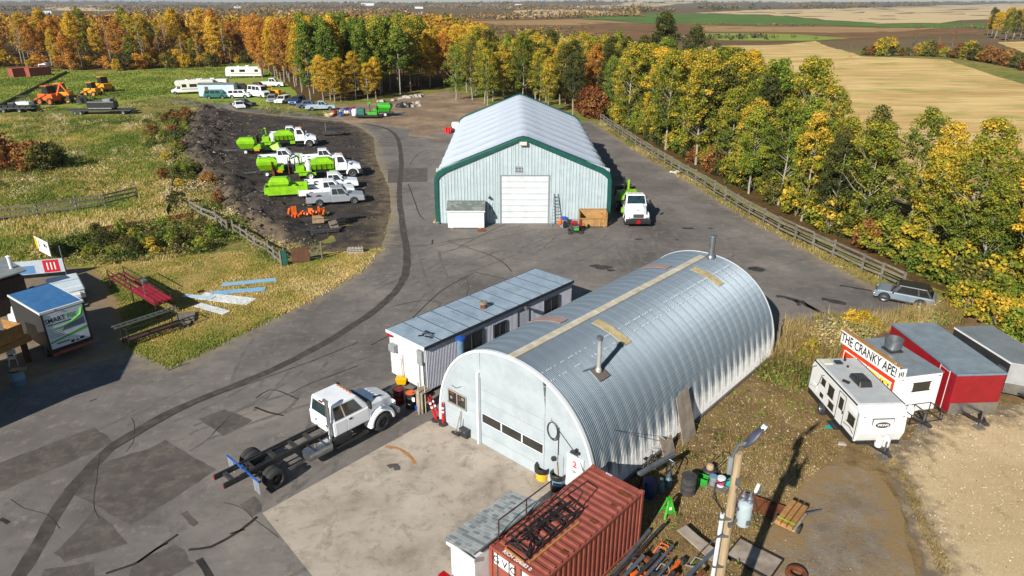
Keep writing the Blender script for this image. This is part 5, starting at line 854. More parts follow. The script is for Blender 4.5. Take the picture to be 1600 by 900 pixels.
prf=[(-h,.55),(-h,2.05),(-h+.2,H-.05),(h-.28,H-.05),(h+.05,2.05),(h+.12,1.1),(h-.1,.5)]
part(rv,'shell',shellm,PR(prf,-W,W),bevel=.07,seg=3); part(rv,'roof_membrane',rvg,LF([(-h+.2,-W+.06,H-.045),(h-.34,-W+.06,H-.045),(h-.34,W-.06,H-.045),(-h+.2,W-.06,H-.045)],[(-h+.25,-W+.12,H+.01),(h-.4,-W+.12,H+.01),(h-.4,W-.12,H+.01),(-h+.25,W-.12,H+.01)])); part(rv,'front_fibreglass',shellm,QP(((h-.26,-W,H-.08),(h-.26,W,H-.08),(h+.05,W,2.05),(h+.05,-W,2.05)),.05,.95,.1,1,.01,.003))
part(rv,'skirt',black,Bx(-h+.1,h-.2,-W-.012,W+.012,.34,.66)); part(rv,'corner_trim',black,Bx(-h-.01,-h+.06,-W-.012,W+.012,.6,.75)); part(rv,'roof_rail',black,*[Bx(-h+.2,h-.38,s*W-.02,s*W+.03*1,H-.12,H-.06) for s in (-1,1)]); parts(rv,'front_seam',black,*[Br((h-.12,s*(W+.004),.6),(h-.12,s*(W+.004),2.1),.02,.04) for s in (-1,1)])
# right side of the camper faces the yard (local -y); front faces +x
sy=-W-.014
def rvp(name,mat,x0,x1,z0,z1,t_=.014,y=sy,bev=.02): return part(rv,name,mat,Bx(x0,x1,y-t_,y+.016,z0,z1),bevel=bev)
d=rvp('door',shellm,.55,1.2,.6,2.2); parts(d,'door_seam',black,*[Bx(a,b,sy-.022,sy-.01,c_,d_) for a,b,c_,d_ in ((.52,.55,.6,2.22),(1.2,1.23,.6,2.22),(.52,1.23,2.2,2.23))]); part(d,'door_window',glass,Bx(.68,1.07,sy-.026,sy-.012,1.35,1.98)); part(d,'handle',black,Bx(1.1,1.17,sy-.05,sy-.012,1.25,1.4))
for x0,x1,z0,z1 in ((-.5,.05,1.4,1.95),(1.6,2.2,1.2,1.65),(-.25,.25,.85,1.15),(-1.25,-.85,1.6,1.9)): wn=rvp('window',glass,x0,x1,z0,z1,.02); part(wn,'frame',black,*[Bx(a,b,sy-.03,sy-.006,c_,d_) for a,b,c_,d_ in ((x0-.04,x1+.04,z1,z1+.04),(x0-.04,x1+.04,z0-.04,z0))])
parts(rv,'swoosh',M('graphic_grey','#4a4a4c',None,3,.5),TS([(-2.3,sy,.9),(-1.7,sy,1.05),(-1.45,sy,1.5),(-1.35,sy,2.0),(-1.1,sy,2.1)],.02,5),TS([(1.3,sy,.9),(1.9,sy,1.0),(2.25,sy,.85)],.02,5),TS([(-2.45,sy,.8),(-2.4,sy,1.9),(-2.0,sy,2.2)],.025,5)); rvp('hatch',shellm,-2.2,-1.6,.85,1.2); rvp('vent',black,-1.2,-.85,.85,1.1); bdg=rvp('side_badge',paper,1.55,2.15,1.85,2.08,.02)
fb=part(rv,'front_badge',M('badge_frame','#3b3b3d',None,3,.4),xf(QP(((h+.05,-.5,1.85),(h+.05,.5,1.85),(h+.05,.5,1.25),(h+.05,-.5,1.25)),0,1,0,1,.02,.06)),bevel=.03); part(fb,'badge_border',M('badge_frame','#3b3b3d'),Bx(h+.03,h+.09,-.54,.54,1.2,1.9),bevel=.03); part(fb,'badge_field',shellm,Bx(h+.05,h+.1,-.49,.49,1.25,1.85)); part(fb,'oval',M('badge_frame','#3b3b3d'),xf(LA([(.36,0),(.36,.015),(.01,.015)],n=24),(h+.1,0,1.55),0,0,R(90)))
fb_t=text(fb,'print','VIKING',.17,paper,(h+.118,0,1.55),(R(90),0,R(90)),.002)
for c_ in kids(fb):
    if c_.name.startswith('oval'): c_.scale=(1,1,.45); c_.location=(0,0,1.55*.55)
ac=part(rv,'roof_air_conditioner',blacktarp,LF([(-.35,-.35,H),(.75,-.35,H),(.75,.35,H),(-.35,.35,H)],[(-.3,-.33,H+.25),(.6,-.3,H+.28),(.6,.3,H+.28),(-.3,.33,H+.25)],[(-.2,-.25,H+.3),(.45,-.22,H+.33),(.45,.22,H+.33),(-.2,.25,H+.3)]),bevel=.05); parts(rv,'roof_vent',M('vent_smoke','#2a3038',None,3,.3),Bx(-1.95,-1.6,-.35,.02,H,H+.1),bevel=.03); parts(rv,'roof_hatch',M('vent_cream','#c9c3ae',None,3,.4),Bx(-2.15,-1.6,-.95,-.5,H,H+.08),bevel=.03); part(rv,'antenna',black,Bc(.2,-.75,H+.06,.35,.14,.1,.6),T((.2,-.75,H),(.45,-.9,H+.12),.02)); parts(rv,'roof_cap',black,T((-2.0,.3,H),(-2.0,.3,H+.12),.07),T((-1.3,.1,H),(-1.3,.1,H+.1),.06))
for x in (-.75,): 
    for s in (-1,1): wheel(rv,x,s*(W-.02),.34,.22,steel,n=20)
part(rv,'step',black,Bx(.5,1.25,-W-.35,-W+.1,.4,.46)); tongue(rv,h-.1,1.0); gb=part(rv,'propane_bottle',white,LA([(.15,.0),(.17,.05),(.17,.45),(.1,.55),(.02,.56)],(h+.35,.18,.55),14),LA([(.15,.0),(.17,.05),(.17,.45),(.1,.55),(.02,.56)],(h+.35,-.18,.55),14),smooth=True); part(gb,'strap',orange,Bc(h+.35,0,.85,.1,.72,.08)); part(rv,'marker_lamp',redl,*[Bx(h+.02,h+.06,s*.95-.05,s*.95+.05,1.95,2.0) for s in (-1,1)]); part(rv,'bumper',black,Bx(h-.12,h+.02,-W+.1,W-.1,.42,.6))
solo('wheel_chock','green wheel chock under the travel trailer tyre','wheel chock',M('jug_teal','#159a94'),PR([(-.2,0),(.2,0),(.1,.16)],-.1,.1),loc=(16.12,29.24,0.07)); solo('flat_stone','pale flat stone on the dirt before the travel trailer','stone',concm,LF([(-.25,-.1,0),(.2,-.16,0),(.28,.1,0),(-.1,.18,0)],[(-.2,-.08,.08),(.16,-.12,.09),(.22,.08,.08),(-.08,.14,.08)]),loc=(16.10,27.83,0.07),bevel=.02)
ft=thing('food_trailer','white and orange food trailer with a long lettered roof sign','food trailer',(20.05,31.85,.08),R(-78)); L2,W,H=2.0,1.38,2.65
part(ft,'shell',M('food_white','#e6e7e6','#dcdedd',2,.4,dirt='#bfbcb4',damt=.2),Bx(-L2,L2,-W,W,.5,H),bevel=.04); part(ft,'roof_sheet',M('food_roof','#8d979c','#a2abaf',1.5,.4,.4,dirt='#7a7466',damt=.5),Bx(-L2-.02,L2+.02,-W-.02,W+.02,H,H+.04)); sd_=part(ft,'orange_side',M('food_orange','#d2431c','#c03a16',2,.45),Bx(-L2+.02,L2-.02,-W-.03,-W-.005,.6,H-.1))
sgn=part(ft,'sign_board',paper,Bx(-L2-.15,L2+.12,-W-.12,-W-.04,H-.05,H+.68)); text(sgn,'lettering','THE CRANKY APE!',.72,blackprint,(-.02,-W-.125,H+.3),(R(90),0,0),.003,.7); part(sgn,'top_rail',newwood,Bx(-L2-.15,L2+.12,-W-.14,-W+.1,H+.68,H+.74)); part(sgn,'brace',dsteel,*[Br((x,-W+.0,H+.6),(x,-W+.5,H+.05),.04,.04) for x in (-1.6,0,1.7)]); part(sgn,'lamp',black,T((L2-.1,-W-.1,H+.75),(L2+.02,-W-.25,H+.85),.07))
for i in range(4):
    x=-1.35+i*.92; mb=part(ft,'menu_board',[M('food_orange','#d2431c'),paper,paper,paper][i],Bx(x-.4,x+.4,-W-.055,-W-.03,1.35,2.25)); parts(mb,'menu_frame',paper,Bx(x-.43,x+.43,-W-.065,-W-.032,2.25,2.3),Bx(x-.44,x-.4,-W-.065,-W-.032,1.3,2.3))
    for k in range(4 if i else 1): parts(mb,'menu_print',[blackprint,yellowprint,blackprint,M('food_orange','#d2431c')][(k+i)%4],Bx(x-.36+k*.18,x-.23+k*.18,-W-.066,-W-.055,1.45+.1*((k*i)%3),1.98),Bx(x-.34+k*.18,x-.25+k*.18,-W-.066,-W-.055,2.02,2.12))
    parts(mb,'header_print',yellowprint,Bx(x-.38,x+.38,-W-.06,-W-.054,2.05,2.22)) if i else None
wn=part(ft,'window',glass,Bx(L2,L2+.02,-.25,.75,1.75,2.2),bevel=.04); part(wn,'frame',black,*[Bx(L2,L2+.03,a,b,c_,d_) for a,b,c_,d_ in ((-.3,.8,2.2,2.24),(-.3,.8,1.71,1.75))]); parts(ft,'screw_cover',dsteel,*[T((L2,y,2.5),(L2+.02,y,2.5),.04) for y in (-.95,1.2)])
fn=part(ft,'exhaust_fan',steel,LA([(.28,.04),(.3,.2),(.42,.25),(.46,.75),(.43,.75),(.38,.3),(.2,.28)],(-.55,.45,H),22,False),smooth=True); part(fn,'fan_curb',dsteel,Bc(-.55,.45,H+.08,.75,.75,.1)); es=part(ft,'end_sign',paper,Bx(L2+.1,L2+.13,-W-.12,-W+.4,H-.05,H+.55)); parts(es,'print',blackprint,*[Bx(L2+.13,L2+.134,-W-.02+.11*i,-W+.05+.11*i,H+.1+.06*(i%2),H+.4) for i in range(3)])
for s in (-1,1): wheel(ft,-.3,s*(W-.05),.36,.22,steel,n=20)
tongue(ft,L2-.05,1.2); parts(ft,'cage_bar',black,*[T(a,b,.022) for a,b in [((L2+.15,y,z),(L2+1.0,y,z)) for y in (-.9,.0,.95) for z in (.55,1.05)]+[((x,-.9,z),(x,.95,z)) for x in (L2+.15,L2+1.0) for z in (.55,1.05)]+[((x,y,.5),(x,y,1.05)) for x in (L2+.15,L2+1.0) for y in (-.9,0,.95)]]); part(ft,'propane_bottle',white,LA([(.16,0),(.18,.05),(.18,.5),(.1,.62),(.02,.63)],(L2+.45,-.5,.6),14),smooth=True)
rt=thing('cargo_trailer','red enclosed cargo trailer with grey metal roof beside the food trailer','trailer',(23.45,32.85,.08),R(-87)); L2,W,H=2.95,1.28,2.75
part(rt,'shell',redp,PR([(-L2,.4),(-L2,H-.06),(L2-.05,H-.06),(L2,H-.3),(L2,.95),(L2,.4)],-W,W),bevel=.03)
for i in range(8): a=-L2+i*(2*L2-.1)/8; part(rt,'roof_sheet',M('trailer_roof_pale','#93a0a6','#a5b1b6',1.5,.4,.4,dirt='#7b8488',damt=.5,var=.06),Bx(a+.006,a+(2*L2-.1)/8-.006,-W+.05,W-.05,H-.06,H-.02))
parts(rt,'roof_trim',M('blue_grey_trim','#8fa5b5','#7f95a5',2,.35,.5),Bx(-L2,L2-.02,-W-.03,-W+.05,H-.12,H-.01),Bx(-L2,L2-.02,W-.05,W+.03,H-.12,H-.01),Bx(L2-.1,L2+.03,-W-.03,W+.03,H-.12,H-.0),bevel=.02)
part(rt,'stone_guard',chrome,Bx(L2,L2+.02,-W,W,.4,1.05)); part(rt,'corner_strip',white,*[Br((L2-.55,-W-.008,.4),(L2-.55,-W-.008,H-.12),.03,.02)]); part(rt,'door_seam',white,*[Br((L2-1.3,-W-.008,1.6),(L2-1.3,-W-.008,H-.12),.02,.015),Br((L2-1.3,-W-.008,H-.2),(L2-.55,-W-.008,H-.2),.015,.02)]); part(rt,'side_skirt',chrome,Bx(-L2,L2,-W-.02,-W-.004,.36,.46)); 
for x in (-.9,.0):
    for s in (-1,1): wheel(rt,x,s*(W-.1),.34,.2,steel,n=18)
tongue(rt,L2-.05,1.05)
gt=thing('cargo_trailer','grey V-nosed enclosed cargo trailer at the right edge of the gravel','trailer',(27.5,34.0,.08),R(-84)); L2,W,H=2.4,1.12,2.2
greyw=M('trailer_silver','#b3b8bb','#a4a9ac',2,.35,.4); part(gt,'shell',greyw,PR([(-L2,-W),(-L2,W),(L2-.5,W),(L2+.15,0),(L2-.5,-W)],.4,H,'xy'),bevel=.02); part(gt,'side_panel',M('trailer_black','#2a2b2d','#353638',2,.35),Bx(-L2,L2-.5,-W-.015,-W,.45,H-.1)); part(gt,'roof_sheet',M('trailer_roof_dull','#7f878b','#8d9599',1.5,.5,.3,dirt='#6a6f72',damt=.5),PR([(-L2-.02,-W-.02),(-L2-.02,W+.02),(L2-.5,W+.02),(L2+.17,0),(L2-.5,-W-.02)],H,H+.03,'xy')); part(gt,'roof_trim',white,*[Br((-L2,s*(W+.02),H-.02),(L2-.5,s*(W+.02),H-.02),.05,.1) for s in (-1,1)]); part(gt,'stone_guard',chrome,LF([(L2-.49,-W-.01,.4),(L2+.17,0,.4),(L2+.17,0,1.0),(L2-.49,-W-.01,1.0)],[(L2-.47,-W-.03,.4),(L2+.19,-.02,.4),(L2+.19,-.02,1.0),(L2-.47,-W-.03,1.0)])); part(gt,'side_vent',steel,Bx(1.2,1.75,-W-.03,-W-.014,1.5,1.75),bevel=.02)
for s in (-1,1): wheel(gt,-.2,s*(W-.05),.34,.2,steel,n=18)
tongue(gt,L2-.1,1.0)
# ---------------------------------------------------------------- left cluster: trailers, racks, deck, signs
bt=thing('box_truck','white box truck with blue roof and printed rear, parked by the wooden deck','box truck',(-26.78,37.0,.02),R(143.5)); 
blu=M('blue_roof','#3f78ab','#3169a0',1.5,.4,.2,dirt='#6f93b0',damt=.4)
bs=M('box_side','#3c3f42','#2f3234',2,.4); part(bt,'box',M('box_shade_dark','#2f3133',None,2,.4),Bx(.0,4.6,-1.18,1.18,.75,3.22),bevel=.02); part(bt,'roof',blu,Bx(.02,4.6,-1.18,1.18,3.22,3.27)); parts(bt,'roof_trim',M('pale_trim','#d3d8da'),Bx(-.04,.06,-1.22,1.22,3.14,3.29),Bx(.06,4.62,1.17,1.22,3.16,3.28),Bx(.06,4.62,-1.22,-1.17,3.16,3.28))  # shadow over the truck's side is painted into the dark box colour
rd=part(bt,'rear_door',M('print_white','#d7dde3','#c5ced8',1.5,.4),Bx(-.03,.0,-1.08,1.08,.85,3.1)); parts(bt,'rear_post',black,Bx(-.06,.02,-1.2,-1.09,.7,3.16),Bx(-.06,.02,1.09,1.2,.7,3.16)); part(bt,'rear_bumper',dred,Bx(-.25,.0,-1.15,1.15,.5,.66)); part(bt,'sill',black,Bx(-.08,.0,-1.2,1.2,.68,.84))
text(rd,'lettering','SMART',.42,blackprint,(-.035,.52,2.62),(R(90),0,R(-90)),.002,.85); text(rd,'lettering','FIX',.42,limeb,(-.035,-.38,2.62),(R(90),0,R(-90)),.002,.85); parts(rd,'print_line',blackprint,Bx(-.035,-.03,-.3,.98,2.33,2.39),Bx(-.035,-.03,.05,.75,1.08,1.15))
parts(rd,'green_swoosh',M('swoosh_green','#4da832',None,3,.5),TS([(-.034,-1.0,2.9),(-.034,-.85,2.5),(-.034,-.3,2.22),(-.034,.3,2.12),(-.034,1.0,2.12)],[.09,.09,.05,.03,.012],6)); part(rd,'green_band',M('swoosh_green','#4da832'),PR([(-1.06,1.72),(1.06,1.3),(1.06,1.2),(-1.06,1.56)],-.036,-.03,'yz')); part(rd,'photo_panel',M('photo_print_grey','#7d8fa3','#5a6878',3,.5),PR([(-1.0,2.3),(.15,2.05),(.3,1.8),(-1.0,1.85)],-.034,-.03,'yz')); parts(rd,'print_line',M('grey_print','#6b7278',None,3,.6),*[Bx(-.034,-.03,.25,.95,1.55+.11*i,1.58+.11*i) for i in range(5)]); parts(rd,'print_block',blackprint,Bx(-.035,-.03,-.2,.0,.9,1.06),Bx(-.035,-.03,-.45,-.27,.92,1.0),Bx(-.035,-.03,-.75,-.52,.94,1.1))
for s in (-1,1): wheel(bt,1.2,s*.98,.42,.24,steel,True,18); wheel(bt,5.6,s*.98,.42,.24,steel,False,18)
part(bt,'chassis',black,Bx(.1,6.2,-.45,.45,.5,.72)); part(bt,'cab',truckwhite,PR([(4.7,.6),(4.7,2.2),(5.5,2.2),(6.0,1.5),(6.7,1.3),(6.8,.6)],-1.0,1.0),bevel=.08); part(bt,'cab_window',glass,Bx(4.95,5.5,-1.01,-1.0,1.5,2.05)); part(bt,'lamp',redl,Bx(-.07,-.05,.3,.42,3.18,3.24))
tt=thing('tent_trailer','low white folded tent trailer behind the box truck','tent trailer',(-32.24,45.52,0.02),R(-52)); part(tt,'body',white,Bx(-1.5,1.5,-1.0,1.0,.45,1.05),bevel=.05); part(tt,'lid',M('tent_lid','#cdd8de','#c0ccd3',2,.4),LF([(-1.58,-1.06,1.05),(1.58,-1.06,1.05),(1.58,1.06,1.05),(-1.58,1.06,1.05)],[(-1.5,-.98,1.42),(1.5,-.98,1.42),(1.5,.98,1.42),(-1.5,.98,1.42)]),bevel=.08,seg=3); part(tt,'lid_seam',greyp,Bx(-.03,.03,-.98,.98,1.42,1.435)); part(tt,'front_box',white,Bx(1.5,1.95,-.7,.7,.5,.95),bevel=.05); tongue(tt,1.6,.8)
for s in (-1,1): wheel(tt,0,s*1.0,.3,.18,steel,n=16)
solo('blue_tarp','bright blue tarp heaped behind the box truck','tarpaulin',bluep,SH(lambda u,v:(-1.2+u*.2,-.9+v*.2,.05+.7*math.exp(-((u-6)**2+(v-4)**2)/14)+.2*abs(noise.noise(Vector((u*.5,v*.5,3))))),range(13),range(10)),loc=(-35.16,46.23,0.02),rz=R(30),smooth=True)
cb=thing('cabin','small dark brown clad cabin with grey roof at the left edge','cabin',(-36.6,43.6,.02),R(-38)); 
for i in range(12): part(cb,'wall_board',dkwood,Bx(-1.8+i*.3,-1.51+i*.3,-2.0,-1.95,0,2.5)); part(cb,'wall_board',dkwood,Bx(1.8,1.85,-2.0+i*.333,-1.675+i*.333,0,2.5))
part(cb,'wall_core',dkwood,Bx(-1.79,1.79,-1.94,1.95,0,2.5)); part(cb,'roof',M('felt_roof','#6b7274','#7b8284',2,.8,dirt='#565b5c',damt=.5),LF([(-2.05,-2.2,2.5),(2.1,-2.2,2.5),(2.1,2.2,2.8),(-2.05,2.2,2.8)],[(-2.05,-2.2,2.6),(2.1,-2.2,2.6),(2.1,2.2,2.9),(-2.05,2.2,2.9)])); wn=part(cb,'window',bglass,Bx(-.6,.9,-2.03,-2.0,1.0,2.0)); parts(wn,'frame',wood,Bx(-.66,.96,-2.05,-2.0,2.0,2.06),Bx(-.66,.96,-2.05,-2.0,.94,1.0),Bx(-.66,-.6,-2.05,-2.0,1.0,2.0),Bx(.9,.96,-2.05,-2.0,1.0,2.0)); part(cb,'flue',white,T((.9,1.7,2.7),(.9,1.7,3.7),.12),LA([(.14,0),(.2,.05),(.02,.14)],(.9,1.7,3.7)))
dk=thing('wooden_deck','raised brown timber deck with board walls at the left edge','deck',(-29.8,36.55,.02),R(68))
for i in range(6): part(dk,'deck_board',newwood,Bx(-4.0,.3,-1.0+i*.34,-.68+i*.34,1.55,1.62))
parts(dk,'fascia',newwood,Bx(-4.0,.32,-1.06,-1.0,1.3,1.64),Bx(.3,.36,-1.0,1.05,1.3,1.64)); parts(dk,'post',M('brown_post','#5d3c22','#4b301b',4,.8),Bx(-.2,.05,-.95,-.7,0,1.5),Bx(-2.6,-2.35,-.95,-.7,0,1.5),Bx(-.2,.05,.7,.95,0,1.5))
for i in range(5): part(dk,'wall_board',newwood,Bx(-1.75,.1,-.9,-.85,1.66+i*.17,1.82+i*.17)); part(dk,'wall_board',newwood,Bx(.05,.1,-.84,.8,1.66+i*.17,1.82+i*.17)); part(dk,'wall_board',newwood,Bx(-3.9,-2.05,-.9,-.85,1.66+i*.17,1.82+i*.17))
part(dk,'wall_post',M('brown_post','#5d3c22'),Bx(-2.02,-1.78,-.92,-.7,1.62,2.6))
for i,(x,y,s_) in enumerate(((-1.1,-.2,.5),(-.5,.1,.4))): solo('grey_sack',['large pale grey sack on the timber deck','smaller grey sack at the inner side of the timber deck'][i],'sack',greyp,LF(*[[(s_*w_*math.cos(a)*(1+.15*noise.noise(Vector((a*1.3,k,i)))),s_*w_*math.sin(a)*(1+.15*noise.noise(Vector((a*1.3,k,i+5)))),s_*z_) for a in np.linspace(0,2*PI,15)[:-1]] for k,(w_,z_) in enumerate(((.8,0),(1,.3),(.95,.9),(.7,1.3),(.25,1.5)))]),loc=(-29.8+x*math.cos(R(68))-y*math.sin(R(68)),36.55+x*math.sin(R(68))+y*math.cos(R(68)),1.64),smooth=True)
bc=thing('patio_chair','white folding chair in the shade under the timber deck','chair',(-29.72,35.83,0.02),R(30)); parts(bc,'leg',white,*[T((x,y,0),(x*.7,y*-.8,.48),.02) for x in (-.22,.22) for y in (-.22,.22)]); part(bc,'seat',white,Bx(-.22,.22,-.22,.22,.46,.49)); part(bc,'backrest',white,Bx(-.22,.22,.2,.23,.6,.9)); parts(bc,'back_post',white,T((-.2,.2,.47),(-.2,.23,.92),.018),T((.2,.2,.47),(.2,.23,.92),.018))
gb_=thing('blue_grey_bin','blue-grey drum bin with a cardboard sheet on top at the asphalt edge','bin',(-27.85,33.53,0.02)); part(gb_,'bin',bluegrey,LA([(.34,0),(.36,.05),(.36,.4),(.375,.42),(.36,.44),(.37,.92),(.35,.92),(.33,.05),(.01,.05)],n=20),smooth=True); part(gb_,'cardboard',plywood,Bc(.15,.05,.96,.75,.4,.03,.3,0,R(4)))
# rack of black steel with an aluminium ladder lying on it
lr=thing('ladder_rack','black steel trestle rack with rails at the lawn corner','rack',(-24.67,38.65,0.02),R(51))
for x in (0,3.2): parts(lr,'upright',black,T((x,0,0),(x,0,1.25),.035),T((x,-1.0,0),(x,-1.0,1.25),.035)); parts(lr,'cross_tube',black,T((x,-1.0,1.22),(x,0,1.22),.03),T((x,-1.0,.3),(x,0,.3),.03))
parts(lr,'side_tube',black,*[T((0,y,z),(3.2,y,z),.03) for y in (0,-1.0) for z in (.3,.75,1.22)])
for i in range(4): parts(lr,'stored_bar',[brownrack,dsteel,rust,black][i],Br((-.1,-.2-.2*i,.36),(3.4,-.25-.2*i,.36),.1,.08))
al=thing('aluminium_ladder','aluminium ladder lying flat on the black trestle rack','ladder',(-23.09,36.17,1.30),R(51)); al.location=(lr.location.x,lr.location.y,1.3)
parts(al,'rail',chrome,Bx(-.5,3.6,-.1,-.04,0,.09),Bx(-.5,3.6,-.5,-.44,0,.09))
for i in range(11): part(al,'rung',chrome,T((-.35+i*.37,-.44,.045),(-.35+i*.37,-.1,.045),.022))
rr=thing('red_rack','long dark red steel frame stacked with channels behind the ladder','rack',(-30.0,48.0,.02),R(-41)); 
parts(rr,'rail',M('maroon_steel','#6b2028','#581a21',3,.6),*[Bx(0,8.2,-.55+i*.36,-.43+i*.36,.95+.0*i,1.07) for i in range(4)]); parts(rr,'red_channel',M('crimson_steel','#9a1c30','#861729',3,.5),*[Bx(4.4,8.2,-.5+i*.3,-.28+i*.3,1.08,1.18) for i in range(4)]); 
for x in (.1,4.2,8.1): parts(rr,'leg',brownrack,T((x,-.5,0),(x,-.5,1.5),.04),T((x,.6,0),(x,.6,1.5),.04)); part(rr,'cross_tube',brownrack,T((x,-.5,.95),(x,.6,.95),.035))
parts(rr,'top_tube',brownrack,T((0,-.5,1.5),(4.2,-.5,1.5),.03),T((0,.6,1.5),(4.2,.6,1.5),.03)); part(rr,'clamp',steel,T((6.4,-.4,1.15),(6.4,-.4,2.3),.04),Bc(6.4,-.3,2.3,.5,.3,.12))
# loose metal sheets on the lawn
shm=lambda n,c:M(n,c,None,3,.4,.3,dirt='#9b9c94',damt=.3)
def csheet(label,loc,rz,L_,W_,mat,z=.06):
    wv_=wave(int(W_/.14),.14,.025); solo('metal_sheet',label,'metal sheet',mat,PR([(a,z+d) for a,d in wv_]+[(wv_[-1][0],z-.012),(0,z-.012)],0,L_,'xz'),loc=loc,rz=rz)
csheet('long pale blue metal sheet lying farthest back on the lawn',(-18.26,49.02),R(106),4.0,.75,shm('sheet_blue','#86b3d3')); csheet('long sky blue metal sheet, second of the two blue ones on the lawn',(-18.52,47.12),R(103),3.9,.75,shm('sheet_sky','#74aed6')); csheet('wide white metal sheet with ribs on the lawn',(-18.95,44.43),R(75),4.3,1.4,shm('sheet_white','#cfd4d6')); csheet('short white metal sheet nearest the racks on the lawn',(-20.00,42.82),R(62),3.0,.8,shm('sheet_white','#cfd4d6')); csheet('grey-blue metal sheet overlapping the white ones on the lawn',(-21.82,45.34),R(78),2.4,.6,shm('sheet_grey','#a8bac6'),.1)
pallet('grey slatted pallet propped at the end of the ladder rack',(-22.33,42.30,0.05),R(20),1.2,1.6,wood,8); pallet('grey pallet lying nearer the asphalt by the ladder rack',(-22.19,41.29,0.05),R(10),1.2,1.0,wood,6)
# banners
b1=thing('banner_board','white and yellow printed board leaning above the tent trailer','sign',(-40.4,54.9,.02),R(-38)); part(b1,'board',paper,Bx(0,2.9,-.03,.03,.55,1.75)); part(b1,'yellow_print',M('sign_yellow','#e0a21c',None,3,.5),Bx(.02,.55,-.036,-.03,.6,1.7)); parts(b1,'print',blackprint,Bx(.8,1.0,-.036,-.03,.9,1.5),Bx(1.9,2.3,-.036,-.03,1.2,1.5),Bx(2.4,2.6,-.036,-.03,1.15,1.45)); parts(b1,'post',wood,T((.2,.1,0),(.2,.1,1.9),.05),T((2.7,.1,0),(2.7,.1,1.9),.05))
b2=thing('banner_sheet','long white banner with red end hung behind the tent trailer','banner',(-40.2,48.4,.02),R(16)); part(b2,'cloth',M('banner_cloth','#b9c2cc','#a9b3c0',2,.7),Bx(0,5.4,-.015,.015,.5,1.6)); part(b2,'red_print',redprint,Bx(4.0,5.1,-.021,-.015,.55,1.55)); parts(b2,'print',paper,Bx(4.25,4.33,-.025,-.02,.75,1.35),Bx(4.5,4.58,-.025,-.02,.75,1.35),Bx(4.75,4.83,-.025,-.02,.75,1.35)); parts(b2,'post',steel,T((0,.08,0),(0,.08,1.8),.05),T((5.4,.08,0),(5.4,.08,2.6),.05)); part(b2,'blue_print',M('banner_blue','#5a86b5',None,3,.5),Bx(.1,3.4,-.021,-.015,.55,1.2))
# shaded neighbour building just outside the frame on the left (its shadow falls across the trailer yard)
nb_=thing('side_building','dark brown clad building at the far left beyond the deck','building',(-33.5,20.5,0),R(47.2)); part(nb_,'walls',dkwood,Bx(-6,9.2,.0,7.0,0,4.6)); part(nb_,'roof',M('felt_roof','#6b7274'),PR([(-.4,4.6),(3.5,6.2),(7.4,4.6)],-6.3,9.5,'yz')); 
for i in range(4): part(nb_,'window',glass,Bx(-4.5+i*3.4,-3.2+i*3.4,-.03,.0,1.2,2.4))
# ---------------------------------------------------------------- fences
def fence(name,label,pts,mat,post=2.4,rails=(.45,.95,1.35),h=1.5,rw=.15,skip=0.,posts=True,lean=.03,group=None):
    o=thing(name,label,'fence',(pts[0][0],pts[0][1],0)); ox,oy=pts[0][:2]; P=[Vector((p[0]-ox,p[1]-oy)) for p in pts]; Q=[]
    for a,b in zip(P,P[1:]):
        k=max(1,round((b-a).length/post)); Q+= [a.lerp(b,i/k) for i in range(k)]
    Q.append(P[-1]); hs=[h+random.uniform(-.12,.1) for _ in Q]; cache=[]
    for q_,hh_ in zip(Q,hs):
        part(o,'post',mat,Br((q_.x,q_.y,-.1),(q_.x+random.uniform(-lean,lean)*2,q_.y+random.uniform(-lean,lean)*2,hh_),.15,.15,(0,1,0)))
    for i,(a,b) in enumerate(zip(Q,Q[1:])):
        for z in rails:
            if random.random()<skip: continue
            d=(b-a).normalized(); nn=Vector((-d.y,d.x))*-.09
            part(o,'rail',mat,Br((a.x+nn.x,a.y+nn.y,z+random.uniform(-.05,.05)),(b.x+nn.x,b.y+nn.y,z+random.uniform(-.05,.05)),.045,rw))
    return o
greyfence=M('grey_fence_timber','#857f76','#6a645c',3,.9,bump=.3,bscale=25,var=.3,sc=(1,1,1))
fence('rail_fence','long grey timber rail fence between the asphalt and the trees',[(16.00,125.77),(18.94,101.16),(21.12,85.57),(22.43,78.12),(23.57,69.53),(25.07,61.50),(27.17,54.49),(28.07,51.21),(29.36,47.49)],greyfence,2.6,(.5,1.0,1.4),1.5,.17)
fence('rail_fence','grey three-rail fence crossing the meadow at the left',[(-51.87,63.91),(-50.72,64.97),(-47.90,66.50),(-45.23,68.57),(-43.16,70.26),(-41.19,73.07)],greyfence,2.3,(.4,.85,1.25),1.4,.16)
fence('rail_fence','short grey fence running down to the lawn from the dirt lot',[(-32.95,67.87),(-30.74,65.40),(-28.58,63.50),(-26.46,60.73)],greyfence,2.0,(.7,1.2),1.4,.2)
fence('rail_fence','grey fence beside the lawn ending at the plywood gate',[(-26.00,60.92),(-22.53,56.78),(-20.86,55.13),(-18.90,52.36)],greyfence,2.0,(.5,1.0),1.3,.18)
fence('rail_fence','broken grey fence posts in the weeds behind the Quonset hut',[(16.48,37.90),(17.38,39.96)],greyfence,1.2,(.3,.7,1.1),1.3,.14); fence('rail_fence','leaning grey fence remnant in tall dry weeds behind the travel trailer',[(19.13,40.14),(20.05,39.96),(20.02,38.69)],greyfence,1.6,(.9,),1.3,.16,.2,lean=.25)
rwl=thing('red_board_wall','low weathered red board wall half hidden in the weeds','wall',(-39.04,61.11),R(0)); A_=Vector((-39.04,61.11));B_=Vector((-31.72,66.50)); k=20
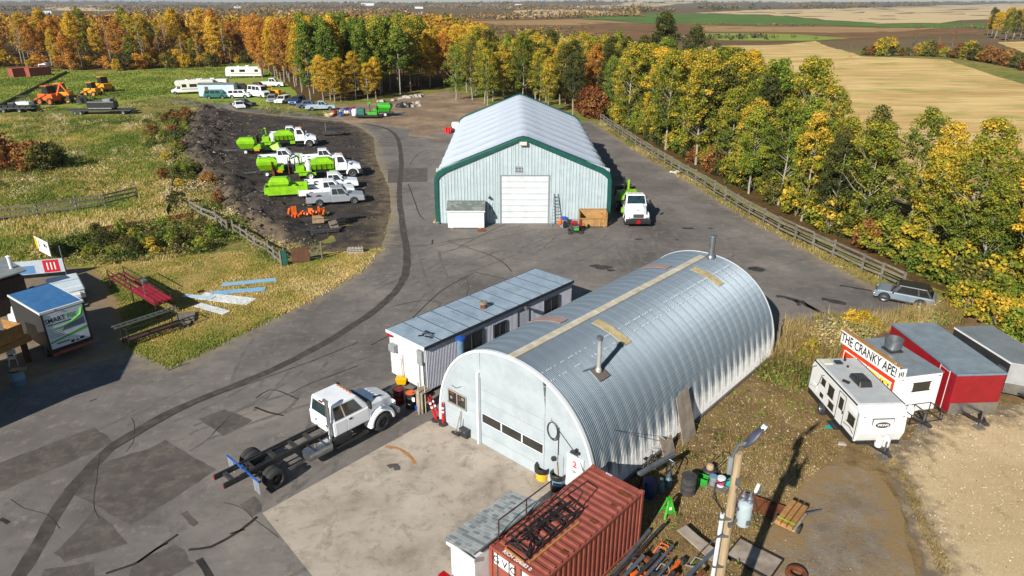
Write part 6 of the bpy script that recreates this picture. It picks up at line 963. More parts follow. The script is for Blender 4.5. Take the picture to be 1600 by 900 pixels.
for i in range(k): a=(B_-A_)*(i/k); b=(B_-A_)*((i+.94)/k); part(rwl,'board',M('weathered_red_board','#7d3528','#64291f',3,.85,var=.35),Br((a.x,a.y,.25),(b.x,b.y,.27),.05,.5))
gt_=thing('plywood_gate','rusty brown plywood gate between two fence posts by the lawn','gate',(-18.68,52.66,0.00),R(22)); part(gt_,'panel',M('rust_plywood','#6a4a36','#57392a',3,.85),Bx(.55,2.0,-.03,.03,.1,1.35)); parts(gt_,'post',wood,T((0,0,0),(0,0,1.5),.08),T((3.0,.05,0),(3.0,.05,1.6),.07)); parts(gt_,'rail',wood,Br((0,0,1.2),(3.0,.05,1.3),.05,.12),Br((0,0,.6),(3.0,.05,.7),.05,.12)); part(gt_,'green_cover',M('green_netting','#1f5a4c','#194a3e',3,.8),LF([(-.25,-.25,0),(.25,-.25,0),(.25,.2,0),(-.25,.2,0)],[(-.2,-.2,1.3),(.2,-.2,1.3),(.2,.15,1.3),(-.2,.15,1.3)]),bevel=.06); part(gt_,'mesh_frame',steel,*[Br((2.1,0,z),(2.8,.02,z),.03,.04) for z in (.3,.6,.9)])
bk=thing('concrete_block','pale concrete block with six holes on the lawn edge','concrete block',(-13.57,55.69,0.03),R(6)); parts(bk,'web',concm,*[Bx(-.65+i*.26,-.59+i*.26,-.2,.2,.0,.42) for i in range(6)]); parts(bk,'face',concm,Bx(-.65,.71,-.2,-.14,.0,.09),Bx(-.65,.71,-.2,-.14,.33,.42),Bx(-.65,.71,.14,.2,0,.42),Bx(-.58,.65,-.2,-.14,.17,.24))
# ---------------------------------------------------------------- things lying on the dark dirt lot
Zl=.15
op=thing('plough_frame','heap of bright orange plough frames on the dark dirt lot','plough',(-20.53,65.84,Zl),R(10)); orng=M('plough_orange','#e06a1e','#c9560f',3,.5)
for i in range(12): part(op,'frame_bar',orng,Br((-1.7+i*.3,-.5+.3*random.random(),.15+.5*random.random()),(-1.3+i*.28+random.uniform(-.5,.8),.5-.5*random.random(),.1+.8*random.random()),.16,.2))
parts(op,'plate',orng,Bc(-1.2,0,.7,.5,.12,.9,.3),Bc(.4,.1,.5,.5,.1,.7,-.4),Bc(1.4,0,.5,.6,.12,.6,.6))
for i,(p,lb,m_,sx_,sy_,sz_,rz_,rx_) in enumerate((((-18.76,63.50,Zl),'tan steel plate propped up in front of the orange plough frames',M('tan_plate','#8a7458','#75624a',3,.8),1.1,.08,.8,.2,-.6),((-17.44,60.73,Zl),'dark steel trough lying before the plough frames',dsteel,2.6,.35,.3,.25,0),((-16.59,63.50,Zl),'black steel box tipped up on the dirt lot',dsteel,.9,.7,.8,.5,.3),((-20.27,59.60,Zl),'rusty brown sheet on the dirt by the gate',rust,1.6,.9,.05,-.3,.2),((-19.22,61.11,Zl),'black steel grate lying among the scrap',dsteel,1.8,.6,.15,.4,.1),((-16.73,61.50,Zl),'brown board leaning on the tipped black box',oldply,.9,.06,.9,.9,-.5))):
    o=thing('scrap_piece',lb,'scrap metal',p,rz_); part(o,'plate',m_,Bc(0,0,sz_/2+.05,sx_,sy_,sz_,0,rx_),bevel=.02); part(o,'rib',dsteel,Bc(0,-.02,sz_*.5+.1,sx_*.9,sy_*1.15+.02,.06,0,rx_)); part(o,'lug',rust,Bc(sx_*.3,0,sz_+.05,.12,.12,.15))
roll=solo('steel_roller','ribbed dark roller lying beside the tipped box','roller',dsteel,*[T((x,0,.22),(x+.16,0,.22),.2 if i%2 else .23,n=12) for i,x in enumerate(np.arange(-.8,.8,.17))],loc=(-15.96,65.19,Zl),rz=R(30))
def hopper(label,loc,rz,mat=lime,s=1.0):
    o=thing('hopper_trailer',label,'trailer',loc,rz); part(o,'hopper',mat,LF([(-.8*s,-.5*s,.7*s),(.8*s,-.5*s,.7*s),(.8*s,.5*s,.7*s),(-.8*s,.5*s,.7*s)],[(-1.2*s,-.95*s,1.5*s),(1.2*s,-.95*s,1.5*s),(1.2*s,.95*s,1.5*s),(-1.2*s,.95*s,1.5*s)],[(-1.2*s,-.95*s,1.9*s),(1.2*s,-.95*s,1.9*s),(1.2*s,.95*s,1.9*s),(-1.2*s,.95*s,1.9*s)],[(-.9*s,-.5*s,2.2*s),(.9*s,-.5*s,2.2*s),(.9*s,.5*s,2.2*s),(-.9*s,.5*s,2.2*s)]),bevel=.05); part(o,'chassis',dsteel,Bx(-1.4*s,1.3*s,-.4*s,.4*s,.5*s,.68*s)); part(o,'engine_box',mat,Bx(.9*s,1.9*s,-.6*s,.6*s,.6*s,1.3*s),bevel=.04); part(o,'drawbar',steel,Br((-1.4*s,0,.55*s),(-3.2*s,0,.5*s),.12,.14)); part(o,'yellow_guard',yellow,Bx(1.0*s,1.7*s,-.75*s,-.6*s,.4*s,.7*s))
    for y in (-.8,.8): wheel(o,-.2,y*s,.36*s,.22,white,n=16)
    return o
hopper('lime green hopper trailer standing on the dark soil left of the trucks',(-37.54,97.02,Zl),R(12)); 
hopper('second lime green hopper trailer behind the rusty tailboard',(-30.18,83.51,Zl),R(20)); hopper('lime green hopper trailer left of the dump box by the pickups',(-25.76,74.41,Zl),R(10),lime,.9)
sbx=thing('scrap_piece','black steel screed standing beyond the far patching truck','scrap metal',(-28.84,111.65,Zl),R(10)); part(sbx,'beam',dsteel,Bx(-1.8,1.8,-.5,.5,.1,.6),bevel=.05); part(sbx,'mast',steel,T((-1.2,0,.6),(-1.2,0,1.9),.1)); parts(sbx,'arm',black,Br((-1.2,0,1.0),(1.4,.3,.9),.15,.2),Br((.2,-.4,.6),(1.6,-.8,.4),.15,.2))
gs=thing('green_chute','angular lime green chute lying on the dirt between trucks','chute',(-34.43,99.28,Zl),R(-8)); part(gs,'chute',lime,LF([(-1.4,-.6,.1),(1.2,-.7,.1),(1.0,.7,.1),(-1.2,.6,.1)],[(-.9,-.3,.5),(.7,-.35,1.1),(.6,.35,1.1),(-.9,.3,.5)]),bevel=.03); part(gs,'arm',lime,Br((-1.2,0,.3),(-2.4,.2,.7),.2,.2)); part(gs,'pad',dsteel,Bx(-.4,.4,-.5,.5,0,.12))
sk_=thing('slip_tank','pair of white ribbed tanks on a low skid among the lime trucks','tank',(-28.44,87.00,Zl),R(14)); 
for k in (0,1): part(sk_,'tank',white,*[xf(LA([(.62,0),(.66,.06),(.66,.16),(.62,.22)],n=16),(-1.6+k*1.7+i*.22,0,1.0),0,0,R(90)) for i in range(6)],smooth=True)
part(sk_,'skid',dsteel,Bx(-1.8,1.8,-.6,.6,0,.35)); part(sk_,'pump',steel,Bx(-2.5,-1.8,-.5,.5,.1,1.1),bevel=.05)
dp=thing('dump_insert','low lime green dump box beside the white pickups','dump box',(-23.87,75.80,Zl),R(14)); part(dp,'load',M('dark_load','#332f2c','#45403b',3,.9),LF([(-2.15,-.9,.46),(2.15,-.9,.46),(2.15,.9,.46),(-2.15,.9,.46)],[(-1.6,-.5,.8),(1.8,-.5,1.0),(1.8,.5,1.0),(-1.6,.5,.8)])); part(dp,'floor',dsteel,Bx(-2.2,2.2,-.95,.95,.35,.45)); parts(dp,'side',lime,Bx(-2.2,2.2,-1.0,-.92,.4,1.3),Bx(-2.2,2.2,.92,1.0,.4,1.3),Bx(-2.28,-2.2,-1.0,1.0,.4,1.2),Bx(2.2,2.28,-1.0,1.0,.4,1.5)); parts(dp,'runner',dsteel,Bx(-2.2,2.2,-.6,-.45,0,.35),Bx(-2.2,2.2,.45,.6,0,.35)); dp.location=(-24.9,73.8,Zl)
tb=solo('rust_tailboard','tall rusty board standing upright behind the lime trucks','board',rust,Bx(-.05,.05,-.9,.9,0,1.9),Bx(.05,.2,-.9,-.75,0,.8),loc=(-29.55,83.51,Zl),rz=R(14)); 
# ---------------------------------------------------------------- vehicles and machines of the far yard
def motorhome(label,loc,rz,L_=9.5,H_=3.0,cabover=False):
    o=thing('motorhome',label,'motorhome',loc,rz); h=L_/2; W_=1.2
    if cabover: pf=[(-h,.5),(-h,H_),(h-.4,H_),(h-.1,H_-.5),(h-.3,1.9),(h-1.4,1.85),(h-1.4,.5)]
    else: pf=[(-h,.45),(-h,H_),(h-.5,H_),(h-.1,H_-.6),(h,1.2),(h,.45)]
    part(o,'shell',M('aged_white','#dcdcd6','#d0d0c8',2,.45,dirt='#b0aa9a',damt=.3),PR(pf,-W_,W_),bevel=.1,seg=3)
    if cabover: part(o,'cab',truckwhite,PR([(h-1.4,.5),(h-1.4,1.85),(h-.5,1.85),(h,1.25),(h+.8,1.05),(h+.85,.5)],-1.0,1.0),bevel=.08); part(o,'windscreen',glass,QP(((h-.02,-.9,1.26),(h-.02,.9,1.26),(h-.5,.9,1.86),(h-.5,-.9,1.86)),.05,.95,.05,.9,.01,.02)); parts(o,'side_window',glass,*[Bx(h-1.2,h-.45,s*1.0-.012,s*1.0+.012,1.3,1.7) for s in (-1,1)])
    else: part(o,'windscreen',glass,Bx(h-.02,h+.03,-1.0,1.0,1.3,2.2))
    for s in (-1,1):
        for x,w_ in ((-h+.8,1.0),(-.6,1.6),(h-2.6,1.0)): part(o,'window',glass,Bx(x,x+w_,s*W_-.015,s*W_+.015,1.6,2.3))
    for x in (-h+2.2,h-1.3 if not cabover else h+.1):
        for s in (-1,1): wheel(o,x,s*(W_-.15),.38,.24,steel,n=14)
    part(o,'stripe',greyp,*[Bx(-h,h-1.5,s*W_-.008,s*W_+.008,1.1,1.25) for s in (-1,1)]); parts(o,'roof_unit',white,Bx(-1.5,-.6,-.4,.4,H_,H_+.28),Bx(1.2,1.8,-.3,.3,H_,H_+.2),bevel=.05); part(o,'awning',white,T((-h+.5,-W_-.05,H_-.15),(h-2.5,-W_-.05,H_-.15),.09)); return o
motorhome('long white motorhome standing farthest back beside the orange trees',(-76.63,204.21),R(184),10,3.0); motorhome('white cab-over motorhome at the left end of the far yard',(-74.91,167.04),R(200),8.5,3.1,True); motorhome('white cube-van motorhome squeezed behind the pale blue trailer',(-73.11,170.80),R(188),9,2.9,True)
bx=thing('site_trailer','pale blue-white box trailer with grey roof in the far yard','trailer',(-66.51,159.98),R(4)); part(bx,'walls',M('pale_blue_wall','#bcd0d8','#aec3cc',2,.5,dirt='#8fa0a8',damt=.4),Bx(-3.9,3.9,-1.4,1.4,.4,3.0)); part(bx,'roof',M('felt_roof','#6b7274'),PR([(-1.6,3.0),(0,3.25),(1.6,3.0)],-4.1,4.1,'yz')); part(bx,'door',M('brown_door','#5f4538',None,3,.7),Bx(-2.5,-1.7,-1.43,-1.4,.5,2.5)); parts(bx,'skid',dsteel,Bx(-4.2,4.2,-1.2,-1.0,0,.4),Bx(-4.2,4.2,1.0,1.2,0,.4))
F_='cars parked in the far yard'
for p,rz,m_,st,lb,L_,H_ in (((-66.34,157.75),R(8),tealp,'van','teal panel van half hidden before the pale blue trailer',4.8,1.9),((-66.79,174.73),R(10),darkpaint,'sedan','dark sedan behind the white van in the far yard',4.8,1.5),((-64.09,177.44),R(170),maroon,'sedan','maroon sedan near the orange trees in the far yard',4.7,1.5),((-61.58,158.86),R(5),truckwhite,'van','white minivan right of the pale blue trailer',4.8,1.8),((-57.48,159.98),R(-35),truckwhite,'van','white step van facing the road in the far yard',6.0,2.6),
    ((-61.14,180.23),R(5),truckwhite,'pickup','white pickup with long cap behind the yellow bulldozer',6.2,2.2),((-55.87,145.52),R(-8),darkpaint,'sedan','dark blue sedan nearest the road bend in the far yard',4.9,1.45),((-55.65,142.74),R(-60),truckwhite,'sedan','white sedan nose against the dark blue one',4.5,1.4),((-51.79,151.40),R(-75),silver,'suv','silver hatchback beside the green post in the far yard',4.4,1.6),((-49.00,150.39),R(-100),truckwhite,'suv','white estate car facing the road in the far yard',4.6,1.6),((-45.40,148.40),R(-100),bluepaint,'suv','blue estate car right of the white one in the far yard',4.7,1.7),((-41.79,143.65),R(20),M('grey_blue_car_paint','#5d7088',None,2,.3,.2),'sedan','grey-blue sedan behind the two-tone pickup',4.7,1.45),((-38.36,140.05),R(14),M('pale_car_paint','#aec0cf','#9fb2c2',2,.3,.1),'pickup','pale blue and white pickup nearest the junk heap',5.8,1.8)):
    car('parked_car',lb,{'pickup':'pickup','van':'van'}.get(st,'car'),p,rz,m_,st,L_,1.85,H_)
# bulldozer and excavators
def tracks(o,L_,W_,r=.4,w_=.45):
    for s in (-1,1): part(o,'track',dsteel,PR([(x_,z_) for x_,z_ in [(L_/2+r*math.cos(a),r+r*math.sin(a)) for a in np.linspace(-PI/2,PI/2,7)]+[(-L_/2-r*math.cos(a),r+r*math.sin(a)) for a in np.linspace(PI/2,-PI/2,7)]],s*W_/2-w_/2,s*W_/2+w_/2))
dz=thing('bulldozer','small yellow bulldozer among the cars of the far yard','bulldozer',(-54.58,162.27),R(-20)); tracks(dz,1.8,1.6); part(dz,'hood',yellow,Bx(-.2,1.4,-.5,.5,.7,1.4),bevel=.06); part(dz,'seat_frame',yellow,Bx(-1.3,-.2,-.6,.6,.7,1.2),bevel=.05); parts(dz,'canopy_post',yellow,*[T((x,y,1.2),(x,y,2.2),.05) for x in (-1.2,-.3) for y in (-.5,.5)]); part(dz,'canopy',yellow,Bx(-1.35,-.15,-.65,.65,2.2,2.3)); part(dz,'blade',yellow,Bx(1.9,2.05,-1.3,1.3,.1,.9),bevel=.04); parts(dz,'blade_arm',dsteel,Br((.2,-1.0,.5),(1.9,-1.0,.4),.1,.14),Br((.2,1.0,.5),(1.9,1.0,.4),.1,.14))
def loader(label,loc,rz,mat,arm=True,s=1.0,cat='excavator'):
    o=thing('backhoe_loader' if arm else 'skid_steer',label,cat,loc,rz); 
    part(o,'body',mat,Bx(-1.3*s,1.2*s,-.75*s,.75*s,.6*s,1.5*s),bevel=.08); cbn=part(o,'cab',black,LF([(-.6*s,-.65*s,1.5*s),(.5*s,-.65*s,1.5*s),(.5*s,.65*s,1.5*s),(-.6*s,.65*s,1.5*s)],[(-.5*s,-.6*s,2.5*s),(.4*s,-.6*s,2.5*s),(.4*s,.6*s,2.5*s),(-.5*s,.6*s,2.5*s)]),bevel=.05); part(cbn,'cab_glass',bglass,Bx(-.4*s,.35*s,-.67*s,.67*s,1.65*s,2.3*s)); part(cbn,'cab_roof',mat,Bx(-.6*s,.5*s,-.65*s,.65*s,2.5*s,2.6*s))
    for x in (-.9*s,.85*s):
        for y in (-.85*s,.85*s): wheel(o,x,y,.5*s,.35*s,mat,n=16)
    part(o,'bucket',dsteel,PR([(1.9*s,.1),(2.6*s,.15),(2.2*s,.8*s),(1.9*s,.7*s)],-.95*s,.95*s)); parts(o,'lift_arm',mat,*[Br((-.4*s,y,1.5*s),(2.0*s,y,.6*s),.14,.22) for y in (-.85*s,.85*s)])
    if arm: parts(o,'boom',mat,Br((-1.3*s,0,1.1*s),(-2.4*s,0,2.9*s),.25,.35),Br((-2.4*s,0,2.9*s),(-3.6*s,0,1.4*s),.22,.3)); part(o,'dig_bucket',dsteel,PR([(-3.9*s,.7*s),(-3.3*s,.6*s),(-3.4*s,1.3*s),(-3.8*s,1.35*s)],-.4*s,.4*s))
    return o
loader('orange backhoe loader at the left of the far grass',(-97.58,148.40),R(165),orange,True,1.5,'backhoe'); loader('yellow-orange wheel loader right of the backhoe on the far grass',(-96.07,150.39),R(10),yellow,False,1.6,'loader'); loader('yellow skid steer in front of its twin on the far grass',(-96.47,162.27),R(170),yellow,False,1.2,'skid steer'); loader('taller yellow skid steer standing behind the other on the far grass',(-97.81,169.53),R(150),yellow,False,1.4,'skid steer')
pv=thing('paver','grey and green paving machine at the far left edge','paving machine',(-97.26,140.05),R(5)); part(pv,'body',white,Bx(-1.4,1.2,-.9,.9,.6,1.7),bevel=.1); part(pv,'green_panel',lime,Bx(-.4,1.6,-1.0,-.9,.5,1.2)); part(pv,'hopper',lime,Bx(.9,2.2,-1.1,1.1,.5,1.0),bevel=.04); part(pv,'canopy',dsteel,Bx(-.9,1.0,-.9,.9,2.7,2.8)); parts(pv,'canopy_post',black,*[T((x,y,1.7),(x,y,2.7),.05) for x in (-.7,.8) for y in (-.8,.8)]); tracks(pv,2.2,1.5); part(pv,'screed',black,Bx(-2.6,-1.4,-1.3,1.3,.2,1.6),bevel=.05)
bm_=thing('drill_machine','black tracked machine on a low flatbed beside the far road','machine',(-79.30,134.97),R(3)); part(bm_,'flatbed',dsteel,Bx(-6,6,-1.2,1.2,.7,.9)); part(bm_,'body',black,Bx(-2.0,3.0,-.9,.9,1.2,2.4),bevel=.08); part(bm_,'mast',black,Br((-2.4,0,1.2),(-2.6,0,3.6),.3,.3)); part(bm_,'arm',black,Br((-2.6,0,3.4),(-4.6,0,2.6),.25,.25)); part(bm_,'tank',greyp,Bx(1.0,2.4,-.95,.95,2.4,2.9),bevel=.05); part(bm_,'track',dsteel,Bx(-2,2.6,-1.1,1.1,.9,1.3),bevel=.15)
for x in (-4.5,-3.5,4.5): 
    for y in (-1.1,1.1): wheel(bm_,x,y,.4,.25,steel,n=12)
lb_=thing('flatbed_trailer','low black flatbed trailer at the left frame edge of the far yard','trailer',(-98.34,137.47),R(3)); part(lb_,'deck',dsteel,Bx(-5,5,-1.2,1.2,.75,.95)); 
for i in range(8): part(lb_,'load_beam',black,Bx(-4.6+i*1.15,-3.7+i*1.15,-1.0,1.0,.95,1.25))
for x in (-2,-1,2): 
    for y in (-1.1,1.1): wheel(lb_,x,y,.4,.25,steel,n=12)
container('shipping_container','left of the two dark red containers by the far woods',(-141.77,202.42),R(62),False); container('shipping_container','right of the two dark red containers by the far woods',(-138.19,204.21),R(62),False)
tkr=thing('tank_truck','small white tank truck behind the red containers by the woods','truck',(-144.83,221.76),R(-70)); part(tkr,'tank',white,T((-2.5,0,1.7),(1.2,0,1.7),.9,n=16),smooth=True); part(tkr,'cab',truckwhite,Bx(1.4,2.8,-1,1,.7,2.4),bevel=.15); part(tkr,'chassis',black,Bx(-2.6,2.8,-.5,.5,.6,.85)); part(tkr,'windscreen',glass,Bx(2.79,2.82,-.85,.85,1.6,2.2))
for x in (-1.8,2.0):
    for y in (-.95,.95): wheel(tkr,x,y,.45,.28,steel,n=12)
hp=hopper('green hopper trailer with pumps at the edge of the brown clearing',(-24.00,131.89,0.10),R(178),limeb,1.1); gm=thing('pump_skid','green pump skid coupled before the far green hopper trailer','pump',(-26.94,129.56,0.10),R(0)); part(gm,'deck',black,Bx(-2,2.2,-.9,.9,.3,.6)); part(gm,'tank',limeb,Bx(.2,2.0,-.8,.8,.6,1.1),bevel=.05); part(gm,'engine',tealp,Bx(-1.6,-.4,-.7,.7,.6,1.7),bevel=.05); part(gm,'white_tank',white,LA([(.5,0),(.55,.1),(.55,1.0),(.4,1.2),(.05,1.25)],(-2.3,0,.4),12),smooth=True); part(gm,'mast',dsteel,T((.6,0,1.1),(.6,0,2.6),.08)); part(gm,'beacon',limeb,Bc(.6,0,2.7,.7,.5,.4),bevel=.05)
# junk heap beside it
jm=[(white,'white'),(bluep,'blue'),(M('cream_hose','#c9b48c','#b39d75',3,.7),'cream'),(greyp,'grey'),(redp,'red')]
for i in range(26):
    p=Vector((-34.89,131.76)).lerp(Vector((-30.58,136.62)),random.random()); p+=Vector((random.uniform(-1,1),random.uniform(-2.5,2.5))); m_,cn=jm[i%5]
    if i%5 in (0,2): solo('hose_coil','%s coiled hose in the junk heap by the far road'%cn,'hose',m_,*[TS([((.6+.08*k)*math.cos(a),(.6+.08*k)*math.sin(a),.12+.14*k+.1*math.sin(a*2)) for a in np.linspace(0,2*PI,16)],.08,6) for k in range(3)],loc=(p.x,p.y,.05),group='%s hose coils in the junk heap'%cn)
    else: solo('junk_drum','%s dented drum in the junk heap by the far road'%cn,'drum',m_,LA([(.3,0),(.31,.3),(.29,.6),(.31,.85),(.02,.86)],n=12),loc=(p.x,p.y,.05),group='%s drums in the junk heap'%cn)
for i in range(22):
    p=Vector((-21.29,145.52)); p+=Vector((random.uniform(-2.2,2.2),random.uniform(-2.5,2.5))); s_=random.uniform(.3,.7); dk_=i%3
    solo('rubble_chunk',['pale chunk in the rubble pile on the brown clearing','black chunk in the rubble pile on the brown clearing','black chunk in the rubble pile on the brown clearing'][dk_],'rubble',[concm,black,dsteel][dk_],LF([(-s_,-s_*.7,0),(s_,-s_*.6,0),(s_*.8,s_*.8,0),(-s_*.9,s_*.6,0)],[(-s_*.5,-s_*.3,s_),(s_*.4,-s_*.4,s_*.8),(s_*.4,s_*.3,s_*.9),(-s_*.4,s_*.4,s_*.7)]),loc=(p.x,p.y,.1),rz=random.random()*6,group='%s rubble chunks'%['pale','black','black'][dk_])
for i in range(14):
    p=Vector((-19.91,162.27)).lerp(Vector((-29.00,151.40)),random.random()); s_=random.uniform(.5,1.1); solo('boulder','grey boulder at the wood edge of the brown clearing','boulder',concm,LF([(-s_,-s_*.7,0),(s_,-s_*.6,0),(s_*.8,s_*.8,0),(-s_*.9,s_*.6,0)],[(-s_*.6,-s_*.4,s_*.6),(s_*.5,-s_*.5,s_*.5),(s_*.5,s_*.4,s_*.6),(-s_*.5,s_*.5,s_*.5)]),loc=(p.x,p.y+random.uniform(-2,2),.05),rz=random.random()*6,group='boulders at the clearing edge',bevel=.1)
sf=thing('silt_fence','black fabric silt fence slanting across the far pasture','fence',(-105.14,143.65)); A_=Vector((-105.14,143.65));B_=Vector((-135.77,217.61)); k=24
for i in range(k): a=(B_-A_)*(i/k); b=(B_-A_)*((i+.97)/k); part(sf,'fabric_panel',black,Br((a.x,a.y,.35),(b.x,b.y,.35),.04,.7)); part(sf,'stake',wood,T((a.x,a.y-.1,0),(a.x,a.y-.1,1.0),.05,n=6))
sf2=thing('silt_fence','black fabric silt fence running down the bank beside the dirt lot','fence',(-63.48,131.76)); FP=[Vector(p)-Vector((-63.48,131.76)) for p in ((-63.48,131.76),(-56.36,115.81),(-49.16,99.75),(-43.70,87.37),(-38.70,76.08),(-35.03,66.95))]
for a,b in zip(FP,FP[1:]):
    for i in range(4): p_=a.lerp(b,i/4); q_=a.lerp(b,(i+.97)/4); part(sf2,'fabric_panel',black,Br((p_.x,p_.y,.28),(q_.x,q_.y,.28),.04,.55)); part(sf2,'stake',wood,T((p_.x-.08,p_.y,0),(p_.x-.08,p_.y,.95),.04,n=6))
# white loose sheet by the right fence
solo('white_sheet','crumpled white plastic sheet lying by the long fence','plastic sheet',paper,SH(lambda u,v:(u*.25-.7,v*.2-.5,.05+.3*abs(noise.noise(Vector((u*.6,v*.6,9))))),range(7),range(6)),loc=(20.74,85.36,0.05),rz=R(40),smooth=True)
# farm houses far away
def house(label,loc,rz,w_=12,l_=9,h=4,mat=white,roof=None):
    o=thing('farm_building',label,'building',loc,rz); part(o,'walls',mat,Bx(-w_/2,w_/2,-l_/2,l_/2,0,h)); part(o,'roof',roof or M('dark_roof','#57524f',None,3,.8),PR([(-l_/2-.5,h),(0,h+l_*.33),(l_/2+.5,h)],-w_/2-.5,w_/2+.5,'yz'))
    for i in range(3): part(o,'window',glass,Bx(-w_/2+1.5+i*w_/3.4,-w_/2+3+i*w_/3.4,-l_/2-.05,-l_/2,1.2,2.8))
house('white farmhouse standing beyond the left woods',(-873.39,1385.25),R(20),14,9,5); house('long pale barn left of centre near the horizon',(-750.60,3850.89),R(-5),70,20,9,paper,M('pale_roof','#b9bcc0',None,3,.6)); house('white house in the trees left of the far pale field',(227.68,2500.15),R(15),22,12,8); house('low white shed far off between the bare hedges',(-299.45,2380.69),R(0),26,12,6); house('small white house left of the harvested strip at the horizon',(36.14,4172.50),R(0),40,16,9); house('white farmhouse right of the orange treeline in the left distance',(-928.08,2500.15),R(10),24,12,6)
# ---------------------------------------------------------------- trees and plants
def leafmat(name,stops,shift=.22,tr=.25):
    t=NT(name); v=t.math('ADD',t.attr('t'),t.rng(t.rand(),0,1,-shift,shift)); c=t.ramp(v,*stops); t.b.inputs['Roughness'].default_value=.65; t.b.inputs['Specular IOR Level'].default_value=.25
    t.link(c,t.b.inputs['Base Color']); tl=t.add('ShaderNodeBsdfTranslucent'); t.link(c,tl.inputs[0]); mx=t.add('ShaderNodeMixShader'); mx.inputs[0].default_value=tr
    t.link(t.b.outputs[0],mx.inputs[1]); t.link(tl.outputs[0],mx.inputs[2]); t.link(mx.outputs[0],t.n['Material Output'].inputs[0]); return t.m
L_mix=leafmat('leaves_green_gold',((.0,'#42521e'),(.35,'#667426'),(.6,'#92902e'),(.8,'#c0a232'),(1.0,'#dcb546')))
L_green=leafmat('leaves_green',((.0,'#3a5020'),(.35,'#587028'),(.65,'#7b8c30'),(.95,'#b2aa3c')),.15)
L_yel=leafmat('leaves_yellow',((.0,'#7a7024'),(.35,'#b3952a'),(.65,'#d3ab2e'),(.95,'#e4c04a')),.2)
L_org=leafmat('leaves_orange',((.0,'#7a5a2c'),(.35,'#ab7630'),(.65,'#cc8f34'),(.95,'#dca94a')),.25)
L_olive=leafmat('leaves_olive',((.0,'#2b3418'),(.4,'#454c22'),(.7,'#5f602c'),(.95,'#857a34')),.2)
L_rus=leafmat('leaves_russet',((.0,'#54321f'),(.4,'#7d4c2a'),(.7,'#9a6a38'),(.95,'#ad8848')),.25)
L_weed=leafmat('weed_leaves',((.0,'#3f4e20'),(.35,'#66742f'),(.6,'#8f8c48'),(.8,'#ac9a62'),(.95,'#ccba92')),.0,.15)
L_far=leafmat('far_woods_foliage',((.0,'#2b3524'),(.25,'#4a4a30'),(.5,'#6e6042'),(.75,'#8a6c38'),(.95,'#9c8a70')),.0,.0)
L_grass=leafmat('grass_blades',((.0,'#5d7028'),(.35,'#83903a'),(.6,'#aa9e50'),(.8,'#c6ac66'),(.95,'#d6c28a')),.0,.2)
L_dry=leafmat('dry_grass_blades',((.0,'#6a5c34'),(.35,'#8d7a4a'),(.65,'#a8925e'),(.95,'#c2b084')),.0,.2)
bark=M('poplar_bark','#a09a8c','#7d776b',2.5,.9,bump=.4,bscale=20,sc=(1,1,3)); bark2=M('grey_twigs','#857a70','#6d635a',3,.9)
def quads(P,N,S,asp=.75,g=rng):
    n=len(P); N=N/np.linalg.norm(N,axis=1,keepdims=True); a=np.cross(N,g.normal(size=(n,3))); a/=np.linalg.norm(a,axis=1,keepdims=True); b=np.cross(N,a); s=S[:,None]
    V=np.stack([P-a*s*.5,P-b*s*.5*asp,P+a*s*.5,P+b*s*.5*asp],1).reshape(-1,3); return V
def fmesh(name,V,k,t_,mat):
    n=len(V)//k; me=bpy.data.meshes.new(name); me.vertices.add(len(V)); me.vertices.foreach_set('co',V.astype(np.float32).ravel()); me.loops.add(len(V)); me.loops.foreach_set('vertex_index',np.arange(len(V),dtype=np.int32))
    me.polygons.add(n); me.polygons.foreach_set('loop_start',np.arange(0,len(V),k,dtype=np.int32)); 
    me.update(calc_edges=True); at=me.attributes.new('t','FLOAT','FACE'); at.data.foreach_set('value',np.clip(t_,0,1).astype(np.float32)); 
    if mat: me.materials.append(mat)
    return me
def env(kind,f):   # crown radius against relative height f (0 base of crown .. 1 top)
    if kind=='poplar': return (np.sin(np.pi*np.clip(f*.86+.12,0,1)))**.7
    if kind=='round': return np.sqrt(np.clip(1-(2*f-.9)**2/1.25,0.02,1))
    return (1-f)**.7*np.clip(f*6,0,1)**.5
def crown(seed,h,w_,base,ncl,nl,ls,kind='poplar',clr=.7):
    g=np.random.default_rng(seed); f=g.uniform(0,1,ncl)**.85; z=base+(h-base)*f; ang=g.uniform(0,2*PI,ncl); lob=1+.25*np.sin(ang*2+seed)+.15*np.sin(ang*3+f*5+seed*2)
    r=w_*env(kind,f)*lob*np.sqrt(g.uniform(.12,1,ncl)); c=np.stack([r*np.cos(ang),r*np.sin(ang),z],1); cr=clr*g.uniform(.6,1.25,ncl); ct_=g.uniform(0,1,ncl)
    d=g.normal(size=(ncl,nl,3)); d/=np.linalg.norm(d,axis=2,keepdims=True); rad=cr[:,None]*g.uniform(.25,1,(ncl,nl))**.6
    P=(c[:,None,:]+d*rad[...,None]*np.array([1,1,.75])).reshape(-1,3); N=(d+g.normal(size=d.shape)*.6+np.array([0,0,.5])).reshape(-1,3)
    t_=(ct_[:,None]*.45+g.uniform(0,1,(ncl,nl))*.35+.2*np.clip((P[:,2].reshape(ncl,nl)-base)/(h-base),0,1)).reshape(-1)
    return quads(P,N,ls*g.uniform(.6,1.3,len(P)),.75,g),t_,c
